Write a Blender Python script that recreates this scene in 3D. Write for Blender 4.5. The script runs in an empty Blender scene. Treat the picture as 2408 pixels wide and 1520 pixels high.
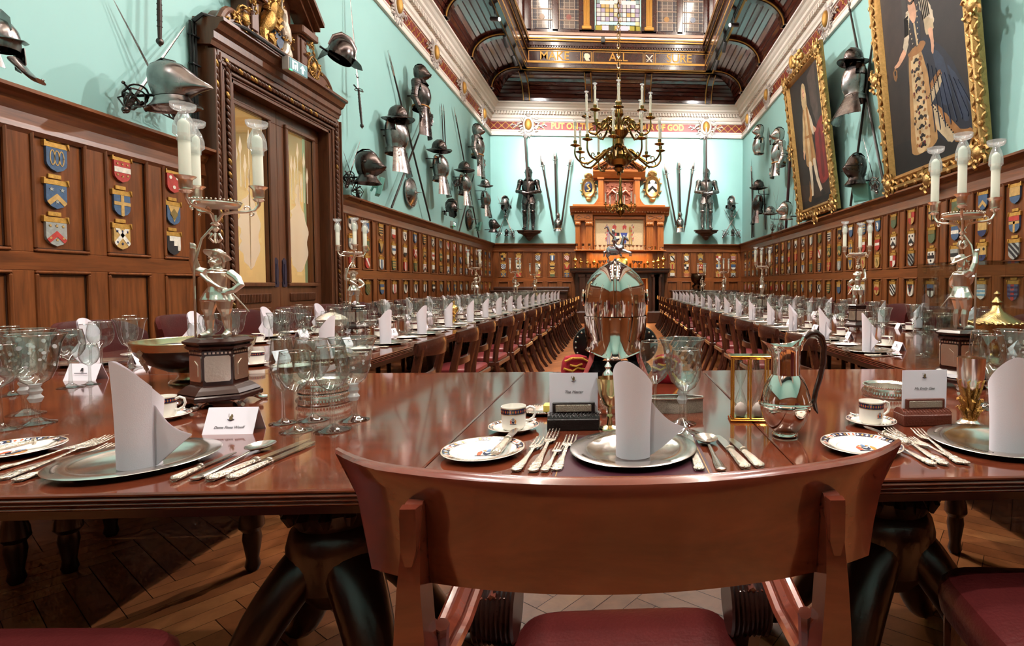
import bpy, math, random
from math import pi, sin, cos, tan, atan2, sqrt, radians
from mathutils import Matrix, Vector, Euler
random.seed(7)
C = bpy.context.scene.collection
SC = bpy.context.scene
# ---------------------------------------------------------------- camera geometry
FPX, YAW, PITCH = 1280.0, radians(3.0), radians(2.2)
CAMZ = 1.15
PCX = 1454 + FPX*tan(YAW)/cos(PITCH)
PCY = 669 + FPX*tan(PITCH)
CAM = Vector((0, 0, CAMZ))
cR = Vector((cos(YAW), -sin(YAW), 0))
cF = Vector((sin(YAW)*cos(PITCH), cos(YAW)*cos(PITCH), -sin(PITCH)))
cU = cR.cross(cF)
def ray(px, py):
    return cR*((px-PCX)/FPX) - cU*((py-PCY)/FPX) + cF
def onZ(px, py, z=0.75):
    d = ray(px, py); return CAM + d*((z-CAM.z)/d.z)
def onX(px, py, x):
    d = ray(px, py); return CAM + d*((x-CAM.x)/d.x)
def onY(px, py, y):
    d = ray(px, py); return CAM + d*((y-CAM.y)/d.y)
cam_d = bpy.data.cameras.new('camera'); cam_o = bpy.data.objects.new('camera', cam_d); C.objects.link(cam_o)
cam_d.sensor_width = 36; cam_d.lens = FPX/2408*36
cam_d.shift_x = (1204-PCX)/2408; cam_d.shift_y = (PCY-760)/2408
cam_d.clip_start = .02; cam_d.clip_end = 100
cam_o.matrix_world = Matrix(((cR.x, cU.x, -cF.x, 0), (cR.y, cU.y, -cF.y, 0), (cR.z, cU.z, -cF.z, CAMZ), (0, 0, 0, 1)))
SC.camera = cam_o
# ---------------------------------------------------------------- mesh builder
def lin(c):
    return tuple((x/12.92 if x <= .04045 else ((x+.055)/1.055)**2.4) for x in (v/255 for v in c))
class MB:
    def __init__(s): s.v = []; s.f = []; s.m = []; s.s = []; s.M = Matrix()
    def at(s, x=0, y=0, z=0, rz=0, rx=0, ry=0, sc=1):
        s.M = Matrix.Translation((x, y, z)) @ Euler((rx, ry, rz)).to_matrix().to_4x4() @ (Matrix.Diagonal((sc, sc, sc, 1)) if not hasattr(sc, '__len__') else Matrix.Diagonal((*sc, 1))); return s
    def add(s, vs, fs, mi=0, sm=False):
        n = len(s.v); s.v += [tuple(s.M @ Vector(p)) for p in vs]
        flip = s.M.determinant() < 0
        for f in fs:
            f = [i+n for i in f]
            s.f.append(f[::-1] if flip else f); s.m.append(mi); s.s.append(sm)
        return s
    def box(s, x0, y0, z0, x1, y1, z1, mi=0, b=0):
        if x0 > x1: x0, x1 = x1, x0
        if y0 > y1: y0, y1 = y1, y0
        if z0 > z1: z0, z1 = z1, z0
        b = min(b, (x1-x0)*.45, (y1-y0)*.45, (z1-z0)*.45)
        if b <= 0:
            vs = [(x, y, z) for z in (z0, z1) for y in (y0, y1) for x in (x0, x1)]
            return s.add(vs, [(0, 2, 3, 1), (4, 5, 7, 6), (0, 1, 5, 4), (2, 6, 7, 3), (0, 4, 6, 2), (1, 3, 7, 5)], mi)
        vs = []; ix = {}
        for i, x in enumerate((x0, x1)):
            for j, y in enumerate((y0, y1)):
                for k, z in enumerate((z0, z1)):
                    xi, yi, zi = (x+b, x-b)[i], (y+b, y-b)[j], (z+b, z-b)[k]
                    ix[i, j, k, 0] = len(vs); vs.append((x, yi, zi))
                    ix[i, j, k, 1] = len(vs); vs.append((xi, y, zi))
                    ix[i, j, k, 2] = len(vs); vs.append((xi, yi, z))
        fs = []
        g = lambda i, j, k, a: ix[i, j, k, a]
        fs += [(g(0,0,0,0), g(0,0,1,0), g(0,1,1,0), g(0,1,0,0)), (g(1,0,0,0), g(1,1,0,0), g(1,1,1,0), g(1,0,1,0)),
               (g(0,0,0,1), g(1,0,0,1), g(1,0,1,1), g(0,0,1,1)), (g(0,1,0,1), g(0,1,1,1), g(1,1,1,1), g(1,1,0,1)),
               (g(0,0,0,2), g(0,1,0,2), g(1,1,0,2), g(1,0,0,2)), (g(0,0,1,2), g(1,0,1,2), g(1,1,1,2), g(0,1,1,2))]
        ctr = Vector(((x0+x1)/2, (y0+y1)/2, (z0+z1)/2))
        def orient(q):
            a, b_, c = (Vector(vs[i]) for i in q[:3])
            n = (b_-a).cross(c-a); m = sum((Vector(vs[i]) for i in q), Vector())/len(q)
            return q if n.dot(m-ctr) > 0 else q[::-1]
        for k in (0, 1):
            for j in (0, 1):
                fs.append(orient((g(0,j,k,1), g(1,j,k,1), g(1,j,k,2), g(0,j,k,2))))
        for k in (0, 1):
            for i in (0, 1):
                fs.append(orient((g(i,0,k,0), g(i,1,k,0), g(i,1,k,2), g(i,0,k,2))))
        for j in (0, 1):
            for i in (0, 1):
                fs.append(orient((g(i,j,0,0), g(i,j,1,0), g(i,j,1,1), g(i,j,0,1))))
        for i in (0, 1):
            for j in (0, 1):
                for k in (0, 1): fs.append(orient((g(i,j,k,0), g(i,j,k,1), g(i,j,k,2))))
        return s.add(vs, fs, mi)
    def rings(s, R, mi=0, sm=True, cap=True, close=False):
        n = len(R[0]); vs = [p for r in R for p in r]; fs = []
        m = len(R)
        for i in range(m if close else m-1):
            a, b = i*n, ((i+1) % m)*n
            for j in range(n):
                k = (j+1) % n; fs.append((a+j, a+k, b+k, b+j))
        if cap and not close:
            fs.append(tuple(range(n))[::-1]); fs.append(tuple(range((m-1)*n, m*n)))
        return s.add(vs, fs, mi, sm)
    def lathe(s, prof, seg=24, mi=0, sm=True, sx=1, sy=1, a0=0, cap=True):
        R = []
        for r, z in prof:
            r = max(r, 1e-4)
            R.append([(r*sx*cos(a0+2*pi*j/seg), r*sy*sin(a0+2*pi*j/seg), z) for j in range(seg)])
        return s.rings(R, mi, sm, cap)
    def tube(s, pts, r, seg=8, mi=0, cap=True, close=False, flat=1.0):
        pts = [Vector(p) for p in pts]; n = len(pts)
        if not hasattr(r, '__len__'): r = [r]*n
        R = []; up = None
        for i, p in enumerate(pts):
            t = (pts[(i+1) % n]-pts[i-1]) if close else (pts[min(i+1, n-1)]-pts[max(i-1, 0)])
            t.normalize()
            if up is None:
                up = Vector((0, 0, 1)) if abs(t.z) < .9 else Vector((1, 0, 0))
            a = t.cross(up)
            if a.length < 1e-6: a = t.orthogonal()
            a.normalize(); b = a.cross(t).normalized(); up = b
            R.append([tuple(p+(a*cos(2*pi*j/seg)+b*sin(2*pi*j/seg)*flat)*r[i]) for j in range(seg)])
        return s.rings(R, mi, True, cap, close)
    def oval(s, L, seg=16, mi=0, sm=True, cap=True):
        # horizontal elliptical sections (cx, cy, z, rx, ry)
        return s.rings([[(cx+rx*cos(2*pi*j/seg), cy+ry*sin(2*pi*j/seg), z) for j in range(seg)] for cx, cy, z, rx, ry in L], mi, sm, cap)
    def ball(s, c, r, seg=12, n=8, mi=0):
        rx, ry, rz = r if hasattr(r, '__len__') else (r, r, r)
        return s.oval([(c[0], c[1], c[2]-rz*cos(pi*i/n), max(rx*sin(pi*i/n), 1e-4), max(ry*sin(pi*i/n), 1e-4)) for i in range(n+1)], seg, mi)
    def prism(s, poly, z0, z1, mi=0, sm=False):
        a = sum(p[0]*q[1]-q[0]*p[1] for p, q in zip(poly, poly[1:]+poly[:1]))
        if a < 0: poly = poly[::-1]
        n = len(poly); vs = [(x, y, z0) for x, y in poly]+[(x, y, z1) for x, y in poly]
        fs = [tuple(range(n))[::-1], tuple(range(n, 2*n))]+[(i, (i+1) % n, n+(i+1) % n, n+i) for i in range(n)]
        return s.add(vs, fs, mi, sm)
    def pad(s, x0, y0, x1, y1, z0, z1, mi=0, n=36, p=.28):      # rounded cushion
        cx, cy_, w, d, h = (x0+x1)/2, (y0+y1)/2, (x1-x0)/2, (y1-y0)/2, z1-z0
        sg = lambda v: (abs(v)**p)*(1 if v > 0 else -1)
        return s.rings([[(cx+w*q*sg(cos(2*pi*j/n)), cy_+d*q*sg(sin(2*pi*j/n)), z0+h*f) for j in range(n)] for q, f in ((.93, 0), (.985, .15), (1, .45), (.985, .72), (.94, .88), (.8, .97), (.4, 1.0), (.05, 1.0))], mi)
    def mesh(s, name, mats, sharp=35):
        me = bpy.data.meshes.new(name); me.from_pydata(s.v, [], s.f)
        for m in (mats if isinstance(mats, (list, tuple)) else [mats]): me.materials.append(m)
        me.polygons.foreach_set('material_index', s.m); me.polygons.foreach_set('use_smooth', s.s)
        me.update()
        if sharp and any(s.s): me.set_sharp_from_angle(angle=radians(sharp))
        return me
    def build(s, name, mats, parent=None, sharp=35, loc=None):
        o = bpy.data.objects.new(name, s.mesh(name, mats, sharp)); C.objects.link(o)
        if parent: o.parent = parent
        if loc: o.location = loc
        return o
# swap axes: prism/lathe built in xy(z) -> facing a wall
def face_mat(o, nx):            # local x -> right along wall seen from the room, local y -> up, local z -> out of the wall along nx
    n = Vector(nx); up = Vector((0, 0, 1)); r = up.cross(n)
    return Matrix(((r.x, up.x, n.x, o[0]), (r.y, up.y, n.y, o[1]), (r.z, up.z, n.z, o[2]), (0, 0, 0, 1)))
def bake(mb, voxel, smooth=2, name='baked', mats=None):
    me = mb.mesh(name, mats or [], 0); o = bpy.data.objects.new('tmp', me); C.objects.link(o)
    r = o.modifiers.new('r', 'REMESH'); r.mode = 'VOXEL'; r.voxel_size = voxel; r.use_smooth_shade = True
    if smooth:
        q = o.modifiers.new('s', 'SMOOTH'); q.iterations = smooth; q.factor = .5
    dg = bpy.context.evaluated_depsgraph_get()
    out = bpy.data.meshes.new_from_object(o.evaluated_get(dg)); out.name = name
    bpy.data.objects.remove(o); bpy.data.meshes.remove(me)
    return out
LAB = {}
def tag(o, label=None, cat=None, group=None, kind=None):
    if label:
        n = len(label.split())
        if not (4 <= n <= 16): print('LABEL LEN', n, label)
        if label in LAB and LAB[label] != group: print('LABEL DUP', label)
        LAB[label] = group
        o['label'] = label
    if cat: o['category'] = cat
    if group: o['group'] = group
    if kind: o['kind'] = kind
    return o
def thing(name, label, cat, loc=(0, 0, 0), rz=0, group=None):
    o = bpy.data.objects.new(name, None); C.objects.link(o); o.location = loc; o.rotation_euler = (0, 0, rz)
    o.empty_display_size = .05
    return tag(o, label, cat, group)
def put(name, mesh, parent=None, loc=(0, 0, 0), rot=(0, 0, 0), sc=None):
    o = bpy.data.objects.new(name, mesh); C.objects.link(o); o.location = loc; o.rotation_euler = rot
    if sc: o.scale = sc if hasattr(sc, '__len__') else (sc, sc, sc)
    if parent: o.parent = parent
    return o
def struct(o): o['kind'] = 'structure'; return o
def kids(o): return list(o.children)
CHN = {}
def dup(root, label, loc, rz=0, group=None, sc=None):
    r = root.copy(); C.objects.link(r); r.location = loc; r.rotation_euler = (0, 0, rz)
    if sc: r.scale = (sc, sc, sc)
    if root.name not in CHN: CHN[root.name] = [(c, list(c.children)) for c in root.children]
    for c, gs in CHN[root.name]:
        k = c.copy(); C.objects.link(k); k.parent = r
        for g in gs:
            d = g.copy(); C.objects.link(d); d.parent = k
    return tag(r, label, None, group)
def text(body, size, mat, M, parent=None, name='lettering', ext=.001, align='CENTER', shear=0, sp=1.0, off=0):
    cu = bpy.data.curves.new(name, 'FONT'); cu.body = body; cu.size = size; cu.extrude = ext; cu.align_x = align; cu.align_y = 'CENTER'
    cu.shear = shear; cu.space_character = sp; cu.offset = off; cu.resolution_u = 3
    tmp = bpy.data.objects.new('tmp', cu); C.objects.link(tmp)
    me = bpy.data.meshes.new_from_object(tmp.evaluated_get(bpy.context.evaluated_depsgraph_get())); me.name = name
    bpy.data.objects.remove(tmp); bpy.data.curves.remove(cu)
    me.materials.clear(); me.materials.append(mat)
    o = bpy.data.objects.new(name, me); C.objects.link(o)
    if parent:
        o.parent = parent
    o.matrix_local = M
    return o
def arc(c, r, a0, a1, n=10, plane='xz', r2=None):
    out = []
    for i in range(n+1):
        a = a0+(a1-a0)*i/n; u, v = r*cos(a), (r2 or r)*sin(a)
        out.append((c[0]+u, c[1], c[2]+v) if plane == 'xz' else (c[0]+u, c[1]+v, c[2]) if plane == 'xy' else (c[0], c[1]+u, c[2]+v))
    return out
def spiral(c, r0, r1, a0, a1, n=18, plane='xz'):
    out = []
    for i in range(n+1):
        t = i/n; a = a0+(a1-a0)*t; r = r0+(r1-r0)*t
        u, v = r*cos(a), r*sin(a)
        out.append((c[0]+u, c[1], c[2]+v) if plane == 'xz' else (c[0]+u, c[1]+v, c[2]) if plane == 'xy' else (c[0], c[1]+u, c[2]+v))
    return out
def cr(P, n=4):
    P = [Vector(p) for p in P]; out = []
    for i in range(len(P)-1):
        a, b, c, d = P[max(i-1, 0)], P[i], P[i+1], P[min(i+2, len(P)-1)]
        for k in range(n):
            t = k/n; out.append(.5*((2*b)+(c-a)*t+(2*a-5*b+4*c-d)*t*t+(3*b-a-3*c+d)*t**3))
    return out+[P[-1]]
def crr(r, n=4): return [r[i]+(r[i+1]-r[i])*k/n for i in range(len(r)-1) for k in range(n)]+[r[-1]]
# ---------------------------------------------------------------- materials
def mat(name, col, rough=.5, metal=0, coat=0, var=0, vscale=8, bump=0, bscale=60, spec=.5, stretch=None, trans=0, ior=1.45, emit=None, rvar=0, sss=0):
    m = bpy.data.materials.new(name); m.use_nodes = True; nt = m.node_tree; b = nt.nodes['Principled BSDF']
    c = (*lin(col), 1)
    b.inputs['Base Color'].default_value = c; b.inputs['Roughness'].default_value = rough; b.inputs['Metallic'].default_value = metal
    b.inputs['Coat Weight'].default_value = coat; b.inputs['Coat Roughness'].default_value = .08
    b.inputs['Specular IOR Level'].default_value = spec; b.inputs['IOR'].default_value = ior
    b.inputs['Transmission Weight'].default_value = trans
    if emit: b.inputs['Emission Color'].default_value = (*lin(emit[0]), 1); b.inputs['Emission Strength'].default_value = emit[1]
    if var or bump or rvar:
        tc = nt.nodes.new('ShaderNodeTexCoord'); mp = nt.nodes.new('ShaderNodeMapping'); nt.links.new(tc.outputs['Object'], mp.inputs[0])
        if stretch: mp.inputs['Scale'].default_value = stretch
    if var:
        n = nt.nodes.new('ShaderNodeTexNoise'); n.inputs['Scale'].default_value = vscale; n.inputs['Detail'].default_value = 4; nt.links.new(mp.outputs[0], n.inputs['Vector'])
        r = nt.nodes.new('ShaderNodeMapRange'); r.inputs[1].default_value = .3; r.inputs[2].default_value = .7; r.inputs[3].default_value = 1-var; r.inputs[4].default_value = 1+var*.6
        nt.links.new(n.outputs[0], r.inputs[0])
        mx = nt.nodes.new('ShaderNodeVectorMath'); mx.operation = 'SCALE'; mx.inputs[0].default_value = c[:3]; nt.links.new(r.outputs[0], mx.inputs['Scale'])
        nt.links.new(mx.outputs[0], b.inputs['Base Color'])
    if rvar:
        n = nt.nodes.new('ShaderNodeTexNoise'); n.inputs['Scale'].default_value = vscale*.7; n.inputs['Detail'].default_value = 5; nt.links.new(mp.outputs[0], n.inputs['Vector'])
        r = nt.nodes.new('ShaderNodeMapRange'); r.inputs[1].default_value = .3; r.inputs[2].default_value = .7; r.inputs[3].default_value = max(rough-rvar, .02); r.inputs[4].default_value = rough+rvar
        nt.links.new(n.outputs[0], r.inputs[0]); nt.links.new(r.outputs[0], b.inputs['Roughness'])
    if bump:
        n = nt.nodes.new('ShaderNodeTexNoise'); n.inputs['Scale'].default_value = bscale; n.inputs['Detail'].default_value = 3; nt.links.new(mp.outputs[0], n.inputs['Vector'])
        bp = nt.nodes.new('ShaderNodeBump'); bp.inputs['Strength'].default_value = bump; bp.inputs['Distance'].default_value = .01
        nt.links.new(n.outputs[0], bp.inputs['Height']); nt.links.new(bp.outputs[0], b.inputs['Normal'])
    return m
def wood(name, c1, c2, stretch=(14, 14, 1.2), rough=.35, coat=0, scale=2.0, knots=True, rvar=.06):
    m = bpy.data.materials.new(name); m.use_nodes = True; nt = m.node_tree; b = nt.nodes['Principled BSDF']; L = nt.links.new; N = nt.nodes.new
    tc = N('ShaderNodeTexCoord'); mp = N('ShaderNodeMapping'); L(tc.outputs['Object'], mp.inputs[0]); mp.inputs['Scale'].default_value = stretch
    n1 = N('ShaderNodeTexNoise'); n1.inputs['Scale'].default_value = scale; n1.inputs['Detail'].default_value = 6; n1.inputs['Roughness'].default_value = .62; n1.inputs['Distortion'].default_value = .6; L(mp.outputs[0], n1.inputs['Vector'])
    n2 = N('ShaderNodeTexNoise'); n2.inputs['Scale'].default_value = scale*.22; n2.inputs['Detail'].default_value = 2; L(tc.outputs['Object'], n2.inputs['Vector'])
    a = N('ShaderNodeMath'); a.operation = 'MULTIPLY_ADD'; L(n1.outputs[0], a.inputs[0]); a.inputs[1].default_value = .75; 
    a2 = N('ShaderNodeMath'); a2.operation = 'MULTIPLY'; L(n2.outputs[0], a2.inputs[0]); a2.inputs[1].default_value = .3; L(a2.outputs[0], a.inputs[2])
    r = N('ShaderNodeValToRGB'); L(a.outputs[0], r.inputs[0]); e = r.color_ramp.elements
    e[0].position = .33; e[0].color = (*lin(c1), 1); e[1].position = .68; e[1].color = (*lin(c2), 1)
    L(r.outputs[0], b.inputs['Base Color'])
    rr = N('ShaderNodeMapRange'); rr.inputs[3].default_value = max(rough-rvar, .03); rr.inputs[4].default_value = rough+rvar; L(n2.outputs[0], rr.inputs[0]); L(rr.outputs[0], b.inputs['Roughness'])
    bp = N('ShaderNodeBump'); bp.inputs['Strength'].default_value = .05; bp.inputs['Distance'].default_value = .004; L(n1.outputs[0], bp.inputs['Height']); L(bp.outputs[0], b.inputs['Normal'])
    b.inputs['Coat Weight'].default_value = coat; b.inputs['Coat Roughness'].default_value = .06
    return m
def thin_glass(name, tint=(250, 253, 252), edge=.75, base=.035, frost=0, dark=.45):
    m = bpy.data.materials.new(name); m.use_nodes = True; nt = m.node_tree; nt.nodes.clear(); L = nt.links.new; N = nt.nodes.new
    out = N('ShaderNodeOutputMaterial'); mix = N('ShaderNodeMixShader'); t = N('ShaderNodeBsdfTransparent'); g = N('ShaderNodeBsdfGlossy'); lw = N('ShaderNodeLayerWeight')
    t.inputs[0].default_value = (*lin(tint), 1); g.inputs[0].default_value = (1, 1, 1, 1); g.inputs['Roughness'].default_value = .02
    lw.inputs['Blend'].default_value = .25
    p = N('ShaderNodeMath'); p.operation = 'POWER'; L(lw.outputs['Facing'], p.inputs[0]); p.inputs[1].default_value = 2.2
    q = N('ShaderNodeMath'); q.operation = 'MULTIPLY_ADD'; L(p.outputs[0], q.inputs[0]); q.inputs[1].default_value = edge; q.inputs[2].default_value = base
    tm = N('ShaderNodeMixRGB'); L(p.outputs[0], tm.inputs[0]); tm.inputs[1].default_value = (*lin(tint), 1); tm.inputs[2].default_value = (*lin(tuple(v*dark for v in tint)), 1); L(tm.outputs[0], t.inputs[0])
    L(q.outputs[0], mix.inputs[0]); L(t.outputs[0], mix.inputs[1]); L(g.outputs[0], mix.inputs[2])
    if frost:
        d = N('ShaderNodeBsdfTranslucent'); d2 = N('ShaderNodeBsdfDiffuse'); ad = N('ShaderNodeMixShader'); ad.inputs[0].default_value = .5; L(d.outputs[0], ad.inputs[1]); L(d2.outputs[0], ad.inputs[2])
        m2 = N('ShaderNodeMixShader'); m2.inputs[0].default_value = frost; L(mix.outputs[0], m2.inputs[1]); L(ad.outputs[0], m2.inputs[2]); L(m2.outputs[0], out.inputs[0])
    else: L(mix.outputs[0], out.inputs[0])
    return m
TEAL = mat('teal_paint', (149, 197, 193), .55, var=.03, vscale=1.2)
TEALBOX = mat('teal_metal', (112, 176, 164), .45)
WAIN = wood('wainscot_oak', (84, 45, 22), (136, 78, 40), (14, 14, 1.2), .3, 0)
WAINH = wood('wainscot_rail_oak', (84, 45, 22), (132, 75, 38), (14, 1.2, 14), .3, 0)
WAINX = wood('wainscot_back_oak', (92, 48, 22), (150, 84, 40), (1.2, 14, 14), .3, 0)
GROOVE = mat('shadow_oak', (52, 27, 14), .5)
DOORW = wood('door_mahogany', (76, 44, 28), (112, 68, 44), (14, 14, 1.0), .34)
DOORD = wood('door_carved_mahogany', (64, 36, 22), (92, 54, 34), (12, 12, 1.0), .36)
FIREW = wood('fireplace_oak', (142, 78, 32), (190, 112, 52), (10, 10, 1.0), .33)
FIREX = wood('fireplace_cornice_oak', (148, 82, 36), (196, 118, 56), (1.0, 10, 10), .33)
DARKW = wood('dark_oak', (44, 24, 15), (70, 38, 22), (10, 10, 1.0), .35)
CREAM = mat('cream_plaster', (240, 232, 220), .6, var=.03, vscale=3)
MAROON = mat('maroon_paint', (118, 30, 34), .5)
GILT = mat('gilding', (182, 146, 92), .4, 1, var=.2, vscale=30, bump=.4, bscale=90)
GILTP = mat('gold_paint', (188, 142, 70), .5, .5)
GILTD = mat('old_gilding', (168, 130, 74), .38, 1, var=.35, vscale=40, bump=.5, bscale=70)
SILVERP = mat('silvered_plaster', (196, 188, 182), .4, .35, bump=.3, bscale=50)
COVEW = wood('cherry_boards', (52, 20, 16), (92, 38, 28), (8, 1, 8), .16, .3)
COVEX = wood('cherry_boards_back', (44, 17, 14), (78, 31, 24), (1, 8, 8), .16, .3)
RIBW = wood('dark_cherry', (38, 15, 12), (64, 25, 18), (6, 6, 6), .2, .3)
BLACK = mat('black_metal', (14, 14, 15), .4)
STEEL = mat('armour_steel', (148, 142, 140), .27, 1, var=.35, vscale=9, rvar=.09)
STEELD = mat('dark_armour_steel', (92, 84, 82), .27, 1, var=.4, vscale=9, rvar=.09)
STEELB = mat('bright_armour_steel', (182, 178, 174), .22, 1, var=.2, vscale=9, rvar=.08)
STRAPY = mat('buff_leather', (196, 140, 74), .6)
LEATHD = mat('dark_leather', (46, 26, 18), .5)
POLE = mat('dark_pole', (40, 26, 20), .4)
YB = 16.6; YF = -3.2; XL, XR = -3.80, 3.80; ZC = 5.58; ZT = 11.0
NL, NR, NB, NF = (1, 0, 0), (-1, 0, 0), (0, -1, 0), (0, 1, 0)
def LW(u, v, w=0): return Vector((XL+w, u, v))
# ---------------- floor
def floor():
    mb = MB(); W, Ln = .085, .51; rnd = random.Random(3)
    mb.box(XL-.2, YF-.2, -.2, XR+.2, YB+.2, -.004, 4)
    ca, sa = cos(pi/4+.12), sin(pi/4+.12)
    def plank(x, y, w, h):
        q = [(x+.0012, y+.0012), (x+w-.0012, y+.0012), (x+w-.0012, y+h-.0012), (x+.0012, y+h-.0012)]
        q = [(a*ca-b*sa, a*sa+b*ca+6) for a, b in q]
        cx = sum(p[0] for p in q)/4; cyy = sum(p[1] for p in q)/4
        if XL-.1 < cx < XR+.1 and -1.5 < cyy < YB: mb.add([(a, b, 0) for a, b in q], [(0, 1, 2, 3)], rnd.randrange(4))
    for i in range(-160, 160):
        for m in range(-16, 17):
            plank(i*W+2*Ln*m, i*W, Ln, W); plank(Ln+i*W+2*Ln*m, i*W+W-Ln, W, Ln)
    fm = [wood('parquet_oak_%s' % n, a, b, (5, 5, 5), .36, 0, 2.2) for n, a, b in (('a', (146, 84, 46), (184, 114, 66)), ('b', (130, 72, 40), (170, 102, 58)), ('c', (156, 94, 54), (194, 126, 76)), ('d', (138, 80, 46), (176, 108, 64)))]
    struct(mb.build('floor', fm+[GROOVE]))
floor()
# ---------------- walls
g0, g1, g2, g3 = (onX(q, 400, XL-.06).y for q in (543, 622, 668, 727))
DY0, DY1, DZ = g0-.2, g3+.2, 3.12        # door opening
def walls():
    mb = MB(); t = .25
    mb.box(XL-t, YF, 0, XL, DY0, ZT-4); mb.box(XL-t, DY1, 0, XL, YB+t, ZT-4); mb.box(XL-t, DY0, DZ, XL, DY1, ZT-4)
    struct(mb.build('wall_left', TEAL))
    struct(MB().box(XR, YF, 0, XR+t, YB+t, ZT-4).build('wall_right', TEAL))
    struct(MB().box(XL, YB, 0, XR, YB+t, ZT-4).build('wall_back', TEAL))
    struct(MB().box(XL-t, YF-t, 0, XR+t, YF, ZT-4).build('wall_front', TEAL))
walls()
def sweep(mb, prof, u0, u1, mi=0, m0=0, m1=0):
    # closed (w, v) profile extruded along u; m0/m1: mitre slope of u with w at each end
    n = len(prof); vs = [(u0+m0*w, v, w) for w, v in prof]+[(u1+m1*w, v, w) for w, v in prof]
    a = sum(p[0]*q[1]-q[0]*p[1] for p, q in zip(prof, prof[1:]+prof[:1]))
    fs = [(i, (i+1) % n, n+(i+1) % n, n+i) for i in range(n)]+[tuple(range(n))[::-1], tuple(range(n, 2*n))]
    if a > 0: fs = [f[::-1] for f in fs]
    return mb.add(vs, fs, mi)
CAPP = [(0, -.26), (.035, -.26), (.055, -.235), (.05, -.2), (.045, -.13), (.06, -.11), (.075, -.085), (.085, -.06), (.12, -.045), (.14, -.03), (.15, -.022), (.15, 0), (0, 0)]
ZCAP = 2.37
def panel(mb, a, b, c, d, mi=2):
    # bolection moulding round a sunk panel: outer a..b (u), c..d (v)
    s = .022
    for (x0, y0, x1, y1) in ((a, c, b, c+s), (a, d-s, b, d), (a, c+s, a+s, d-s), (b-s, c+s, b, d-s)):
        mb.box(x0, y0, .02, x1, y1, .05, 0, .008)
    g = .008; a += s; b -= s; c += s; d -= s
    for (x0, y0, x1, y1) in ((a, c, b, c+g), (a, d-g, b, d), (a, c, a+g, d), (b-g, c, b, d)):
        mb.box(x0, y0, .018, x1, y1, .0225, mi)
def wainscot(name, M, u0, u1, cols, rows, ends=True):
    mb = MB(); mb.M = M; mh = MB(); mh.M = M
    mb.box(u0, .0, .0, u1, ZCAP-.2, .02)
    vs = [0.16]+[v for r in rows for v in r]+[ZCAP-.24]
    for a, b in zip(vs[0::2], vs[1::2]): mh.box(u0, a, .02, u1, b, .036, 0, .004)
    edge = [u0]+[x for c in cols for x in c]+[u1]
    for lo, hi in rows:
        for a, b in zip(edge[0::2], edge[1::2]):
            if b-a > .01: mb.box(a, lo, .02, b, hi, .035, 0, .003)
        for a, b in cols: panel(mb, a, b, lo, hi)
    sweep(mh, [(w, ZCAP+v) for w, v in CAPP], u0, u1)
    sweep(mh, [(0, 0), (.05, 0), (.05, .13), (.035, .16), (0, .16)], u0, u1)
    o = mb.build(name, [WAIN, WAIN, GROOVE]); struct(o)
    mh.build('rails_and_capping', [WAINH if abs(M[0][0]) < .5 else WAINX], o)
    return o
ROWS = [(.26, 1.24), (1.36, 2.17)]
LCOL = [3.91-.505*k for k in range(-2, 13)]        # near part of the left wall
LFAR = [7.93+.487*k for k in range(0, 18)]
RCOL = [4.56+.458*k for k in range(-14, 27)]
BCOL = [onY(x, 600, YB).x for x in (1184, 1220, 1265, 1299, 1333)], [onY(x, 600, YB).x for x in (1581, 1614, 1647, 1689, 1724)]
wainscot('trim_1', face_mat((XL, 0, 0), NL), YF, 5.25, sorted((c-.185, c+.185) for c in LCOL if c < 5.0), ROWS)
wainscot('trim_2', face_mat((XL, 0, 0), NL), 7.66, YB, [(c-.18, c+.18) for c in LFAR if c < YB-.3], ROWS)
wainscot('trim_3', face_mat((XR, 0, 0), NR), -YB, -YF, sorted((-c-.165, -c+.165) for c in RCOL if YF+.3 < c < YB-.3), ROWS)
FX0, FX1 = onY(1343, 600, 16.0).x, onY(1572, 600, 16.0).x
wainscot('trim_4', face_mat((0, YB, 0), NB), XL, FX0+.1, [(c-.15, c+.15) for c in BCOL[0]], ROWS)
wainscot('trim_5', face_mat((0, YB, 0), NB), FX1-.1, XR, [(c-.15, c+.15) for c in BCOL[1]], ROWS)
wainscot('trim_6', face_mat((0, YF, 0), NF), -XR, -XL, [(-3.4+.5*k, -3.03+.5*k) for k in range(14)], ROWS)
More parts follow.
